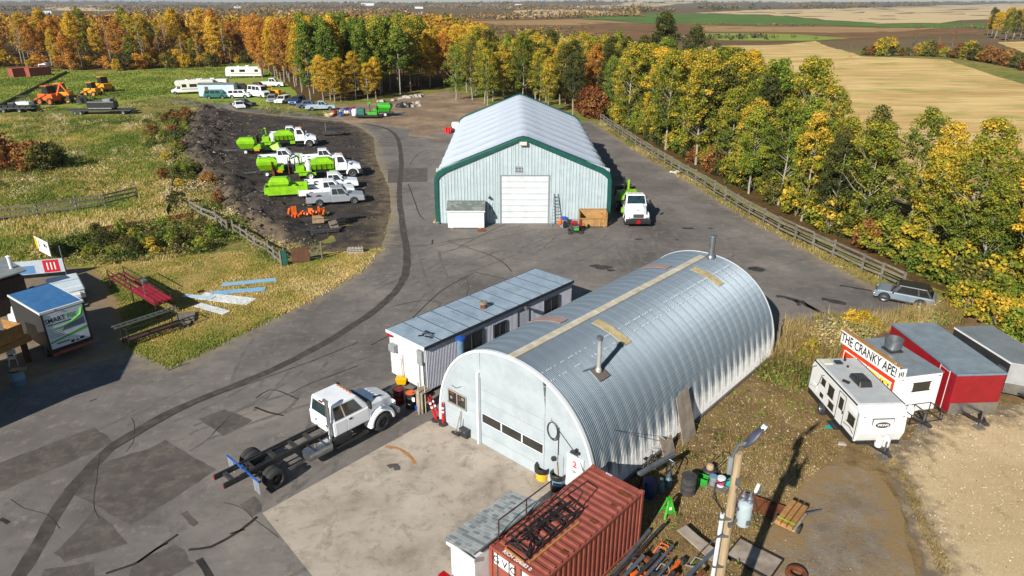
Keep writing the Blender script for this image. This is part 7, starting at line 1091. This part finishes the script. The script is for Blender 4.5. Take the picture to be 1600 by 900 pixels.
def trunk(seed,h,r0,c,nb=12,base=0):
    g=random.Random(seed); pts=[(0,0,-.2)]; x=y=0
    for i in range(1,9): x+=g.uniform(-.12,.12); y+=g.uniform(-.12,.12); pts.append((x,y,h*.92*i/8))
    pr_=[TS(pts,[r0*(1-.85*i/8) for i in range(9)],7)]
    idx=sorted(range(len(c)),key=lambda i:-np.hypot(c[i][0],c[i][1]))[:nb*2:2]
    for i in idx:
        p=c[i]; z0=max(h*.25,p[2]-1.6-.3*np.hypot(p[0],p[1])); k=min(7,int(z0/(h*.92)*8)); q_=pts[k]; m_=((q_[0]+p[0])*.5,(q_[1]+p[1])*.5,z0+(p[2]-z0)*.35)
        pr_.append(TS([(q_[0],q_[1],z0),m_,tuple(p)],[r0*.35,r0*.22,r0*.07],5))
    return mesh(pr_,'trunk')
POP=[]
for s in range(6):
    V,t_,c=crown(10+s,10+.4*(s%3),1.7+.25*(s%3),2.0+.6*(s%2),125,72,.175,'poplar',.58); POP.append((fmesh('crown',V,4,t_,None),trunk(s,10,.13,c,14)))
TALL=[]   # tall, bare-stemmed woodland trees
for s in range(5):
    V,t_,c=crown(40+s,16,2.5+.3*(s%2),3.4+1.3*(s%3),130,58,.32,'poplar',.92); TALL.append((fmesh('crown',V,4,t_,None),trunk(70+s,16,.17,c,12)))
BARE=[]
for s in range(2):
    V,t_,c=crown(140+s,14,1.9,5,46,10,.34,'poplar',.8); BARE.append((fmesh('crown',V,4,t_,None),trunk(170+s,14,.16,c,30)))
BUSH=[]
for s in range(4):
    V,t_,c=crown(200+s,2.0,1.0,.1,40,40,.17,'round',.38); BUSH.append((fmesh('foliage',V,4,t_,None),mesh([TS([(0,0,0),(random.uniform(-.3,.3),random.uniform(-.3,.3),.6),tuple(c[i])],[.035,.025,.01],5) for i in range(0,40,6)],'stem')))
def setmat(o,m_):
    o.data.materials.append(None) if len(o.data.materials)==0 else None
    o.material_slots[0].link='OBJECT'; o.material_slots[0].material=m_
def plant(name,label,cat,proto,leaf,loc,s,group,names=('crown','trunk'),bk=bark,sz=None):
    o=thing(name,label,cat,(loc[0],loc[1],float(hh(loc[0],loc[1]))),random.uniform(0,6.28),group); o.scale=(s*random.uniform(.9,1.12),s*random.uniform(.9,1.12),s*(sz or 1))
    for nm,me,m_ in ((names[0],proto[0],leaf),(names[1],proto[1],bk)):
        c=bpy.data.objects.new(nm,me); COL.objects.link(c); c.parent=o; setmat(c,m_)
    return o
def where(x,y,wood_=False):
    if wood_: return 'behind the red containers' if x<-150 else 'behind the yellow skid steers' if x<-118 else 'near the far end of the pasture'
    return 'nearest the compact car' if y<58 else 'midway along the long fence' if y<88 else 'opposite the workshop side wall'
def spots(poly,n,dmin,seed,f=None):
    g=np.random.default_rng(seed); xs=[p[0] for p in poly];ys=[p[1] for p in poly]; out=[]; tries=0
    while len(out)<n and tries<n*60:
        tries+=1; x=g.uniform(min(xs),max(xs)); y=g.uniform(min(ys),max(ys))
        if not inpoly(np.array([x]),np.array([y]),poly)[0]: continue
        if f and not f(x,y): continue
        if all((x-a)**2+(y-b)**2>dmin*dmin for a,b in out): out.append((x,y))
    return out
pick=lambda l,w_: random.choices(l,w_)[0]
# belt behind the long fence
G1='trees in the belt behind the long fence'
KL={id(L_mix):('green and gold','poplar_tree'),id(L_green):('dark green','poplar_tree'),id(L_yel):('yellow','poplar_tree'),id(L_org):('orange','poplar_tree'),id(L_olive):('olive green','poplar_tree'),id(L_rus):('russet','poplar_tree')}
belt=[(17.5,133),(19.5,118),(22.5,100),(25.6,82),(28,67),(31.5,53),(33.5,46),(38,41),(52,38),(54,44),(41,53),(37.5,62),(35.5,72),(36,86),(36,112),(30,138),(22,142)]
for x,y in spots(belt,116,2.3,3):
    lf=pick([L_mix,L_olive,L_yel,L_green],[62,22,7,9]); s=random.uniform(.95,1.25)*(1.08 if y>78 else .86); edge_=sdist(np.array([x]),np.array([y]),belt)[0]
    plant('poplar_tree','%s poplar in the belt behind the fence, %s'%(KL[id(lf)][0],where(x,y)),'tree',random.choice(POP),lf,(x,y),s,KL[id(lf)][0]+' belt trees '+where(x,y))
for x,y in spots([(13,131),(17,134),(24,150),(14,176),(-14,172),(-14,155),(-2,142)],44,3.0,5):
    lf=pick([L_mix,L_olive,L_green,L_org],[50,35,10,5]); plant('poplar_tree','%s leaved poplar behind the big white workshop'%KL[id(lf)][0],'tree',random.choice(POP),lf,(x,y),random.uniform(1.0,1.35),KL[id(lf)][0]+' trees behind the workshop')
plant('poplar_tree','tallest dark olive tree rising above the belt right of the workshop','tree',TALL[1],L_olive,(31.5,150),1.12,None); plant('poplar_tree','tall olive tree just right of the tallest one above the belt','tree',TALL[3],L_olive,(35,138),.98,None); plant('poplar_tree','tall green tree at the left shoulder of the belt','tree',TALL[2],L_green,(22,150),.9,None)
G3='shrubs along the long fence'
for i,(x,y) in enumerate(spots([(17,131),(20,117),(23,99.5),(26.2,81.5),(28.6,66.5),(31.5,53),(33,46),(40,40.5),(46,39.5),(46,41.5),(36,44.5),(33.2,52),(30.2,66),(28,80),(25,98),(21,118),(18.5,131)],80,1.3,8)):
    lf=pick([L_mix,L_olive,L_rus,L_green],[52,28,12,8]); plant('shrub','%s shrub at the foot of the tree belt, %s'%(KL[id(lf)][0],where(x,y)),'shrub',random.choice(BUSH),lf,(x,y),random.uniform(.9,1.9),KL[id(lf)][0]+' belt shrubs '+where(x,y),('foliage','stem'),bark2)
for x,y in ((12.72,131.76),(13.63,128.70),(14.15,125.77),(12.28,136.62),(11.69,141.83)): plant('shrub','russet shrub at the far end of the long fence','shrub',random.choice(BUSH),L_rus,(x+1.5,y+3),random.uniform(1.8,2.8),'russet shrubs at the far fence end',('foliage','stem'),bark2)
# green clump beside the clearing, yellow-gold trees right of it
for x,y in spots([(-43.64,151.40),(-33.79,154.51),(-24.43,168.28),(-22,195),(-58,200)],46,3.1,11):
    lf=pick([L_green,L_mix,L_yel],[70,22,8]); plant('poplar_tree','tall %s poplar in the clump beside the brown clearing'%KL[id(lf)][0],'tree',random.choice(TALL),lf,(x,y),random.uniform(.92,1.08),KL[id(lf)][0]+' trees of the clearing clump')
for x,y in spots([(-43.10,149.39),(-31.48,153.46),(-28.72,157.75),(-43.37,153.46)],7,1.8,12): plant('poplar_tree','low yellow young poplar at the front of the green clump','tree',random.choice(POP),L_yel,(x,y),random.uniform(.6,.95),'young yellow trees before the clump')
for x,y in spots([(-23.84,169.53),(-10.24,189.14),(-6.33,174.73),(-6,210),(-24,205)],24,3.2,13):
    lf=pick([L_yel,L_mix,L_org],[45,40,15]); plant('poplar_tree','%s poplar between the green clump and the workshop'%KL[id(lf)][0],'tree',random.choice(TALL),lf,(x,y),random.uniform(.75,.92),KL[id(lf)][0]+' trees left of the workshop')
# orange wood behind the motorhomes and the long wood on the left
for x,y in spots([(-74.40,207.87),(-45.64,155.58),(-62,210),(-78,260),(-115,262),(-91.76,255.68)],52,3.0,14):
    lf=pick([L_org,L_yel,L_rus],[78,14,8]); pt=pick([TALL,BARE],[75,25]); plant('aspen_tree','tall %s tree in the wood behind the motorhomes'%KL[id(lf)][0],'tree',random.choice(pt),lf,(x,y),random.uniform(.82,1.0),KL[id(lf)][0]+' trees behind the motorhomes')
for x,y in spots([(-186.78,239.99),(-173.47,242.47),(-145.24,228.27),(-121.59,226.06),(-99.75,242.47),(-93.73,261.36),(-112,275),(-170,268),(-260,262)],112,3.6,15,None):
    u=x/ y; lf=pick([L_org,L_yel,L_rus,L_mix],[34,48,3,15]) if not(-.75<u<-.60) else pick([L_org,L_yel],[60,40]); pt=pick([TALL,BARE],[62,38]); plant('aspen_tree','tall %s tree of the left wood, %s'%(KL[id(lf)][0],where(x,y,True)),'tree',random.choice(pt),lf,(x,y),random.uniform(.5,1.12),KL[id(lf)][0]+' left wood trees '+where(x,y,True))
for x,y in spots([(-64.60,122.27),(-62.67,136.62),(-47.85,99.75),(-33.96,76.66),(-29.00,67.87),(-32.66,67.18),(-36.80,70.75),(-50.04,93.18)],34,1.6,41): lf=pick([L_olive,L_mix,L_rus,L_green],[34,16,38,12]); plant('shrub','%s bush on the weedy bank left of the dirt lot'%KL[id(lf)][0],'shrub',random.choice(BUSH),lf,(x,y),random.uniform(.45,.95),KL[id(lf)][0]+' bushes on the bank',('foliage','stem'),bark2)
for x,y in spots([(-38.20,59.60),(-31.25,63.91),(-26.96,60.92),(-26.20,56.11),(-35.34,53.56)],26,1.3,42): lf=pick([L_olive,L_green,L_mix],[45,40,15]); plant('shrub','%s bush in the weeds between red wall and lawn'%KL[id(lf)][0],'shrub',random.choice(BUSH),lf,(x,y),random.uniform(.4,.8),KL[id(lf)][0]+' bushes above the lawn',('foliage','stem'),bark2)
for x,y in spots([(30.40,43.34),(36.75,44.77),(33.92,38.34),(31.14,36.66),(31.88,40.14)],22,1.1,43): lf=pick([L_mix,L_green,L_yel],[55,30,15]); plant('shrub','%s bush right behind the grey V-nosed trailer'%KL[id(lf)][0],'shrub',random.choice(BUSH),lf,(x,y),random.uniform(.8,1.5),KL[id(lf)][0]+' bushes behind the grey trailer',('foliage','stem'),bark2)
for x,y in spots([(-181.05,235.17),(-170.07,237.56),(-127.32,221.76),(-97.79,237.56),(-91.30,255.68),(-94.84,267.28),(-105.07,250.23),(-135.53,232.83),(-192.25,250.23)],46,2.2,44): lf=pick([L_yel,L_org,L_olive],[40,30,30]); plant('shrub','%s undergrowth bush at the foot of the left wood'%KL[id(lf)][0],'shrub',random.choice(BUSH),lf,(x,y),random.uniform(1.2,2.6),KL[id(lf)][0]+' undergrowth of the left wood',('foliage','stem'),bark2)
# stuff: what nobody could count
def massed(name,label,cat,trees,mat,nq=26,qs=1.0,wd=.28,kind='stuff',tfun=None,stand=0):
    g=np.random.default_rng(len(name)); V=[];T_=[]
    tr=np.array(trees); n=len(tr); d=g.normal(size=(n,nq,3)); d/=np.linalg.norm(d,axis=2,keepdims=True); r=g.uniform(.4,1,(n,nq,1))**.5; H_=tr[:,2][:,None,None]
    P=d*r*np.concatenate([H_*wd,H_*wd,H_*(.5-stand*.5)],2); P[:,:,0]+=tr[:,0:1]; P[:,:,1]+=tr[:,1:2]; P[:,:,2]+=tr[:,2:3]*(.5+stand*.5)+hh(tr[:,0],tr[:,1])[:,None]
    t_=np.clip(tr[:,3:4]+g.uniform(-.15,.15,(n,nq))+.12*d[:,:,2],0,1); P=P.reshape(-1,3); N=(d+g.normal(size=d.shape)*.5).reshape(-1,3)
    S_=(H_[:,:,0]*qs*g.uniform(.6,1.3,(n,nq))).reshape(-1); o=ob(name,fmesh(name,quads(P,N,S_,.8,g),4,t_.reshape(-1),mat)); return tag(o,label,cat,None,kind)
def scat(poly,n,seed,h0,h1,t0,t1):
    g=np.random.default_rng(seed); xs=[p[0] for p in poly];ys=[p[1] for p in poly]; x=g.uniform(min(xs),max(xs),n*6); y=g.uniform(min(ys),max(ys),n*6); m_=inpoly(x,y,poly); x=x[m_][:n];y=y[m_][:n]
    cl=np.array([noise.noise(Vector((a*.02,b*.02,seed)))*.5+.5 for a,b in zip(x,y)]); return list(zip(x,y,g.uniform(h0,h1,len(x)),t0+(t1-t0)*np.clip(cl+g.uniform(-.25,.25,len(x)),0,1)))
wood=scat([(-112,275),(-78,262),(-60,212),(-20,212),(-8,260),(-30,330),(-120,345),(-330,330),(-290,265),(-170,270)],950,21,13,16.5,.0,1.0)
massed('woodland','autumn woodland canopy stretching back behind the left trees','woodland',wood,leafmat('woodland_canopy',((.0,'#5a4a26'),(.3,'#8a642c'),(.5,'#b07a2c'),(.7,'#b9922a'),(.95,'#7d7a2c')),0,.15),60,.075,.2,stand=.35)
wood2=scat([(-14,165),(14,178),(34,150),(38,165),(20,230),(-12,230)],120,22,9,13,.2,.9); massed('woodland','olive woodland canopy behind the workshop trees','woodland',wood2,L_mix,90,.05,.24,stand=.2)
far=[]
for poly,n,h0,h1,t0,t1 in (([(-690.68,920.70),(-433.68,1186.16),(-144.56,1036.84),(-216.84,1559.45),(-650.52,1783.42),(-1096.96,1467.22)],420,5,10,.35,.95),([(-1165.52,1559.45),(-633.84,1921.26),(0.00,1783.42),(279.80,1610.02),(619.55,3575.23),(-722.80,4172.50),(-2664.05,3575.23)],900,7,13,.2,.95),([(-3002.42,3850.89),(-361.40,4172.50),(722.80,4172.50),(5739.92,7369.64),(8870.78,11394.01),(-1668.01,9639.79),(-7506.04,9639.79)],1500,10,18,.0,.7),
    ([(235.97,1467.22),(448.64,1721.64),(533.07,2082.06),(286.54,1783.42)],60,9,14,.0,.85),([(449.17,1783.42),(905.08,2172.95),(2235.13,3850.89),(3632.09,6262.93),(1498.76,3680.63),(598.90,2380.69)],330,11,17,.0,.85),([(2793.92,4815.71),(6098.66,7830.76),(8131.55,10443.81),(4273.05,7369.64)],160,11,17,.3,.9),([(-15.49,887.52),(188.56,1082.28),(206.00,1245.88),(0.00,1082.28)],110,5,9,.5,.95),([(-50.04,956.44),(72.28,1036.84),(78.85,1131.86),(-59.14,1131.86)],60,4,7,.3,.8),([(159.78,651.76),(383.25,575.00),(401.95,603.46),(168.65,688.43)],70,1.5,3,.2,.6),([(91.88,416.80),(198.15,424.13),(212.83,456.16),(100.39,456.16)],60,1.5,3.5,.0,.5),([(-50.75,525.35),(38.04,431.71),(51.63,588.89),(-61.95,708.34)],160,1.0,3,.2,.7)):
    far+=scat(poly,n,int(n*7+h0),h0,h1,t0,t1)
LF2=[q_ for q_ in far if noise.noise(Vector((q_[0]*.004,q_[1]*.0012,5)))+.45*noise.noise(Vector((q_[0]*.015,q_[1]*.005,2)))>-.12]
far=LF2+[(x+random.uniform(-22,22),y+random.uniform(-6,6),h_*random.uniform(.6,1),t_+random.uniform(-.1,.1)) for x,y,h_,t_ in LF2 for _ in range(2)]
massed('distant_woods','far-off woods and hedges strung along the plain to the horizon','woodland',far,L_far,16,.42,.75)
# trees one can tell apart beyond the stubble field
for i,(p,lf,s,pt) in enumerate((((139.54,286.74),L_mix,.75,BUSH),((141.20,283.31),L_rus,1.6,BUSH),((144.22,283.31),L_mix,2.6,BUSH),((145.31,279.96),L_mix,3.0,BUSH),((148.30,279.96),L_olive,2.0,BUSH),((159.19,286.74),L_olive,.62,BARE),((159.52,279.96),L_mix,2.2,BUSH),((160.66,276.68),L_olive,2.4,BUSH),((164.11,276.68),L_rus,2.0,BUSH),((166.65,273.48),L_rus,.66,BARE),((166.09,267.28),L_rus,2.2,BUSH),((167.34,264.29),L_mix,2.8,BUSH),((167.01,258.49),L_olive,2.3,BUSH),((167.15,252.93),L_rus,2.4,BUSH),((167.28,247.59),L_rus,2.1,BUSH),((165.74,239.99),L_rus,2.3,BUSH),((164.30,232.83),L_olive,2.2,BUSH),((129.61,276.68),L_rus,.36,BARE),((140.82,286.74),L_olive,1.4,BUSH),((151.29,279.96),L_rus,1.2,BUSH),((153.53,279.96),L_olive,1.3,BUSH),((157.52,279.96),L_rus,1.4,BUSH),((159.18,276.68),L_mix,1.2,BUSH),((164.46,273.48),L_mix,1.5,BUSH),((166.00,270.35),L_olive,1.6,BUSH),((167.18,261.36),L_rus,1.6,BUSH),((167.08,255.68),L_mix,1.5,BUSH),((167.21,250.23),L_olive,1.4,BUSH),((165.67,242.47),L_rus,1.5,BUSH),((162.12,226.06),L_rus,1.8,BUSH),((163.12,276.68),L_rus,.5,BARE),((167.06,247.59),L_rus,.45,BARE))):
    q_=pt is BARE; plant('hedge_tree' if q_ else 'hedge_shrub',('thin half-bare tree in the hedge across the stubble field' if q_ else '%s shrub in the hedge across the stubble field'%KL[id(lf)][0]),'tree' if q_ else 'shrub',random.choice(pt),lf,p,s*(1 if q_ else 1.15),('bare trees' if q_ else KL[id(lf)][0]+' shrubs')+' of the field hedge',('crown','trunk') if q_ else ('foliage','stem'),bark2)
for x,y in spots([(252.98,389.80),(291.28,366.03),(527.45,669.60),(375.69,575.00)],46,6,31): lf=pick([L_yel,L_mix,L_olive],[25,45,30]); plant('poplar_tree','%s tree in the far clump at the right frame edge'%KL[id(lf)][0],'tree',random.choice(TALL),lf,(x,y),random.uniform(.75,1.0),KL[id(lf)][0]+' trees of the far right clump')
# weeds and grass
def blades(name,label,cat,poly,n,h0,h1,mat,t0=0.,t1=1.,wd=.05,nb=6,z=0.,ncl=.15):
    g=np.random.default_rng(len(label)+n); xs=[p[0] for p in poly];ys=[p[1] for p in poly]; x=g.uniform(min(xs),max(xs),n*5);y=g.uniform(min(ys),max(ys),n*5); m_=inpoly(x,y,poly); x=x[m_];y=y[m_]
    dn=np.array([noise.noise(Vector((a*ncl,b*ncl,n*.01)))*.5+.5 for a,b in zip(x,y)]); keep=g.uniform(0,1,len(x))<np.clip(dn*1.6-.2,.1,1); x=x[keep][:n];y=y[keep][:n];dn=dn[keep][:n]; k=len(x)
    a=g.uniform(0,2*PI,(k,nb)); bx=x[:,None]+g.normal(size=(k,nb))*.12; by=y[:,None]+g.normal(size=(k,nb))*.12; hg=g.uniform(h0,h1,(k,1))*g.uniform(.5,1.1,(k,nb)); ln=g.uniform(.1,.55,(k,nb))*hg
    zz=hh(bx,by)+z; w_=wd*g.uniform(.6,1.4,(k,nb)); px=-np.sin(a)*w_;py=np.cos(a)*w_
    V=np.stack([np.stack([bx-px,by-py,zz],-1),np.stack([bx+px,by+py,zz],-1),np.stack([bx+np.cos(a)*ln,by+np.sin(a)*ln,zz+hg],-1)],2).reshape(-1,3)
    tt_=np.repeat(t0+(t1-t0)*np.clip(np.array([noise.noise(Vector((p*.11,q*.11,3.3)))*.75+.45*noise.noise(Vector((p*.45,q*.45,8.1)))+.5 for p,q in zip(x,y)])+g.uniform(-.15,.15,k),0,1),nb)+g.uniform(-.1,.1,k*nb)
    return tag(ob(name,fmesh(name,V,3,tt_,mat)),label,cat,None,'stuff')
def weeds(name,label,cat,poly,n,h0,h1,mat=None,t0=0.,t1=1.,nq=26,qs=.16,z=0.,ncl=.2):
    g=np.random.default_rng(n); xs=[p[0] for p in poly];ys=[p[1] for p in poly]; x=g.uniform(min(xs),max(xs),n*6);y=g.uniform(min(ys),max(ys),n*6); m_=inpoly(x,y,poly); x=x[m_];y=y[m_]
    dn=np.array([noise.noise(Vector((a*ncl,b*ncl,n*.013)))*.5+.5 for a,b in zip(x,y)]); keep=g.uniform(0,1,len(x))<np.clip(dn*2.2-.6,.03,1); x=x[keep][:n];y=y[keep][:n]; k=len(x); H_=g.uniform(h0,h1,k)*np.clip(dn[keep][:n]*1.6,.5,1.3)
    d=g.normal(size=(k,nq,3)); d[:,:,2]=np.abs(d[:,:,2]); d/=np.linalg.norm(d,axis=2,keepdims=True); r=g.uniform(.35,1,(k,nq,1)); P=d*r*np.stack([H_*.65,H_*.65,H_],-1)[:,None,:]; P[:,:,0]+=x[:,None];P[:,:,1]+=y[:,None];P[:,:,2]+=z+.02
    tt_=(t0+(t1-t0)*np.clip(np.array([noise.noise(Vector((p*.3,q*.3,1.3)))*.9+.5 for p,q in zip(x,y)])+g.uniform(-.2,.2,k),0,1))[:,None]+g.uniform(-.12,.12,(k,nq))
    S_=np.repeat(np.clip(H_,.3,.9)*qs*1.4,nq)*g.uniform(.6,1.4,k*nq); N=(d+g.normal(size=d.shape)*.7).reshape(-1,3)
    return tag(ob(name,fmesh(name,quads(P.reshape(-1,3),N,S_,.5,g),4,tt_.reshape(-1),mat or L_weed)),label,cat,None,'stuff')
mead=[(-45.82,53.26),(-105.36,133.35),(-72.68,131.76),(-64.15,140.05),(-57.68,118.96),(-48.67,97.47),(-35.43,76.66),(-29.72,67.18),(-25.16,60.92),(-27.31,54.81),(-34.13,52.36),(-39.43,53.26)]
blades('meadow_grass','rough green and straw coloured meadow grass on the left','grass',mead,42000,.15,.42,L_grass,0,1,.032,5)
weeds('meadow_weeds','tall mixed weeds on the bank between meadow and dirt lot','weeds',[(-69.66,131.76),(-62.77,138.32),(-56.14,118.96),(-46.66,97.47),(-33.81,76.66),(-28.41,67.18),(-24.46,61.50),(-25.86,59.60),(-32.17,66.06),(-35.68,68.33),(-50.48,93.18)],3000,.5,1.5,None,-.1,1.1)
weeds('meadow_weeds','dense green weeds round the red board wall and lawn fence','weeds',[(-42.06,54.81),(-38.62,60.35),(-31.70,64.97),(-27.94,61.89),(-24.82,59.97),(-19.66,54.81),(-18.46,51.78),(-23.23,55.61),(-27.45,55.13),(-35.26,52.51)],1500,.4,1.2,None,0,.75)
weeds('meadow_weeds','scattered pale seeding weeds over the left meadow','weeds',mead,3200,.25,1.0,None,-.1,1.1,26,.16,0.,.09)
weeds('meadow_weeds','low weeds growing along the far meadow and road','weeds',[(-99.13,134.97),(-65.71,143.65),(-62.52,145.52),(-45.33,133.35),(-33.36,129.45),(-37.25,145.52),(-65.75,153.46),(-79.66,162.27),(-82.99,146.47)],900,.3,.9,None,.1,.9)
for i,p in enumerate(((-64.64,86.28),(-64.88,88.48),(-62.19,86.28),(-68.03,89.99),(-62.37,88.48))): plant('shrub','dark russet shrub at the left edge of the meadow','shrub',random.choice(BUSH),L_rus,p,random.uniform(1.5,2.2),'dark russet shrubs of the meadow',('foliage','stem'),bark2)
for i,p in enumerate(((-59.73,86.28),(-59.40,87.73),(-62.76,89.99))): plant('shrub','dark green shrub beside the russet ones in the meadow','shrub',random.choice(BUSH),L_olive,p,random.uniform(1.2,1.7),'dark green shrubs of the meadow',('foliage','stem'),bark2)
blades('pasture_grass','short bright grass of the far pasture','grass',[(-110.39,143.65),(-168.42,235.17),(-126.16,219.67),(-104.25,232.83),(-93.27,261.36),(-68.57,206.03),(-83.54,197.24),(-79.41,168.28),(-85.63,151.40)],20000,.2,.5,L_grass,0,.6,.1,4)
blades('lawn_grass','patchy green and dry grass of the lawn','grass',[(-23.84,37.82),(-20.39,35.63),(-18.51,38.69),(-14.89,45.45),(-12.36,51.21),(-11.57,56.61),(-15.49,55.61),(-18.77,52.95),(-23.69,56.11),(-27.17,54.49),(-33.96,52.07),(-28.56,45.34)],15000,.04,.14,L_grass,.05,1.1,.025,5,.02,.3)
blades('lawn_edge_grass','ragged grass creeping over the asphalt edge by the lawn','grass',[(-23.87,37.65),(-20.14,35.25),(-18.29,38.34),(-14.67,44.99),(-12.07,50.78),(-11.26,56.78),(-11.83,56.78),(-12.63,51.49),(-15.14,45.68),(-18.70,38.86),(-20.46,35.79),(-23.93,38.08)],3500,.05,.2,L_grass,0,1,.03,5,.02)
wz=[(16.04,36.66),(17.45,40.14),(21.47,41.30),(26.18,42.09),(29.93,42.92),(30.24,41.59),(25.56,40.90),(22.01,38.77),(20.63,36.66),(16.89,33.64),(15.72,32.95),(14.41,34.36)]
weeds('tall_weeds','tall green and tan weeds between the Quonset hut and the trailers','weeds',wz,1500,.5,1.5,None,.05,.95,30)
blades('tall_weeds','straw coloured tall grass behind the Quonset hut','grass',wz,6000,.6,1.4,L_dry,.1,1,.03,6)
for i,p in enumerate(((22.40,40.52),(23.22,40.90),(23.58,40.33),(17.99,36.66),(17.15,35.71))): plant('shrub','small yellow-green bush in the weeds behind the food trailer','shrub',random.choice(BUSH),L_yel if i<2 else L_mix,p,random.uniform(.45,.7),'yellow-green bushes behind the trailers',('foliage','stem'),bark2)
fw=[(15.28,121.60),(17.68,99.28),(20.58,83.17),(22.86,67.18),(25.89,54.02),(27.44,47.12),(29.24,42.71),(31.49,43.67),(29.59,47.74),(27.45,55.13),(25.35,62.28),(22.83,79.64),(19.27,103.11),(16.47,125.77)]
blades('fence_grass','dry straw grass along the foot of the long fence','grass',fw,3600,.12,.45,L_dry,-.2,.8,.035,5); weeds('fence_weeds','low brown and green weeds under the long fence','weeds',fw,900,.2,.6,None,.0,1.0)
dryp=[(4.6,24.8),(12.5,34.2),(16.4,38.0),(17.13,36.66),(16.50,32.95),(15.92,30.39),(16.18,27.61),(14.62,26.13),(12.44,24.33),(10.49,21.95),(8.46,19.59),(5,16),(3,20)]
blades('dry_yard_grass','thin dead grass and litter on the dirt beside the Quonset hut','grass',dryp,9000,.03,.13,L_dry,-.1,.7,.018,4,.05,.5); weeds('dry_yard_weeds','small green and brown tufts on the dirt yard','weeds',dryp,260,.06,.2,None,.1,.75,16,.3,.05,.4)
blades('gravel_edge_grass','sparse dry tufts along the edge of the gravel','grass',[(16.80,27.61),(18.10,26.51),(17.93,24.54),(17.17,21.95),(16.68,19.59),(16.20,19.59),(16.58,21.59),(17.39,24.33),(17.45,26.13)],500,.04,.15,L_dry,0,.9,.02,4,.09)
weeds('lot_edge_weeds','dry brown weeds at the lower edge of the dirt lot','weeds',[(-29.39,67.18),(-24.46,61.50),(-19.73,56.11),(-15.92,55.13),(-17.03,57.29),(-20.57,59.60),(-24.37,63.91),(-29.41,70.75)],420,.3,.8,None,.4,1.0)
# stones of the gravel, clods of the soil, leaf litter: loose small pieces
def chips(name,label,cat,poly,n,s0,s1,mat,z,zf=None):
    g=np.random.default_rng(n); xs=[p[0] for p in poly];ys=[p[1] for p in poly]; x=g.uniform(min(xs),max(xs),n*4);y=g.uniform(min(ys),max(ys),n*4); m_=inpoly(x,y,poly); x=x[m_][:n];y=y[m_][:n]; k=len(x); s=g.uniform(s0,s1,k)*g.uniform(.4,1,k)
    a=g.uniform(0,2*PI,(k,3,1)); an=a[:,:1,:]*0+g.uniform(0,2*PI,(k,1,1))+np.array([0,2.1,4.2])[None,:,None]; b=np.concatenate([np.cos(an),np.sin(an),0*an],2)*s[:,None,None]*g.uniform(.6,1.2,(k,3,1)); top_=np.zeros((k,1,3)); top_[:,0,2]=s*.7; top_[:,0,:2]=g.normal(size=(k,2))*s[:,None]*.2
    o_=np.stack([x,y,np.full(k,z)+(zf(x,y) if zf else 0)],1)[:,None,:]; b=b+o_; top_=top_+o_; V=np.stack([np.concatenate([b[:,[i]],b[:,[(i+1)%3]],top_],1) for i in range(3)],1).reshape(-1,3); return tag(ob(name,fmesh(name,V,3,np.repeat(g.uniform(0,1,k),3),mat)),label,cat,None,'stuff')
t=NT('stone_chips'); stone_m=t.out(t.ramp(t.attr('t'),(0,'#5f5342'),(.5,'#ab9a7d'),(1,'#d5c8b0')),.9,spec=.15); t=NT('soil_clod'); clod_m=t.out(t.ramp(t.attr('t'),(0,'#262321'),(.6,'#47413b'),(1,'#8a7f72')),.95,spec=.1)
chips('gravel_stones','loose stones over the pale gravel lot','gravel',[(17.11,27.61),(17.94,26.51),(17.79,24.54),(17.04,21.95),(16.47,19.43),(40,17),(40,36),(27.58,31.50),(23.08,30.88),(21.29,30.10)],9000,.02,.06,stone_m,.085)
chips('soil_lumps','dark lumps of soil heaped over the dirt lot','soil',[(-63.36,141.83),(-57.00,120.93),(-48.42,99.75),(-34.90,77.53),(-29.44,68.33),(-24.28,61.50),(-20.82,58.52),(-26.52,68.33),(-32.34,79.03),(-40.26,97.47),(-46.23,118.96)],4200,.1,.36,clod_m,-.03,lambda x,y:mounds(x,y,sdist(x,y,lotpoly)))
chips('soil_lumps','small clods lying on the flat of the dirt lot','soil',lotpoly,4500,.05,.2,clod_m,-.0,lambda x,y:mounds(x,y,sdist(x,y,lotpoly)))
chips('yard_litter','small stones and litter on the packed dirt','litter',dryp+[(15.47,19.59)],2500,.02,.07,stone_m,.06)

# ---------------------------------------------------------------- the air: even haze in one closed box
hz=ob('haze',mesh([Bx(-8900,8900,-59,12000,-3,60)],'haze')); hm=bpy.data.materials.new('haze_air'); hm.use_nodes=True; n_=hm.node_tree.nodes; n_.remove(n_['Principled BSDF']); pv_=n_.new('ShaderNodeVolumePrincipled')
pv_.inputs['Color'].default_value=(.72,.85,1,1); pv_.inputs['Density'].default_value=0.00008; pv_.inputs['Anisotropy'].default_value=.25; hm.node_tree.links.new(pv_.outputs[0],n_['Material Output'].inputs['Volume'])
hz.data.materials.append(hm); hz['kind']='stuff'; hz['label']='thin pale blue haze over the whole plain'; hz['category']='haze'
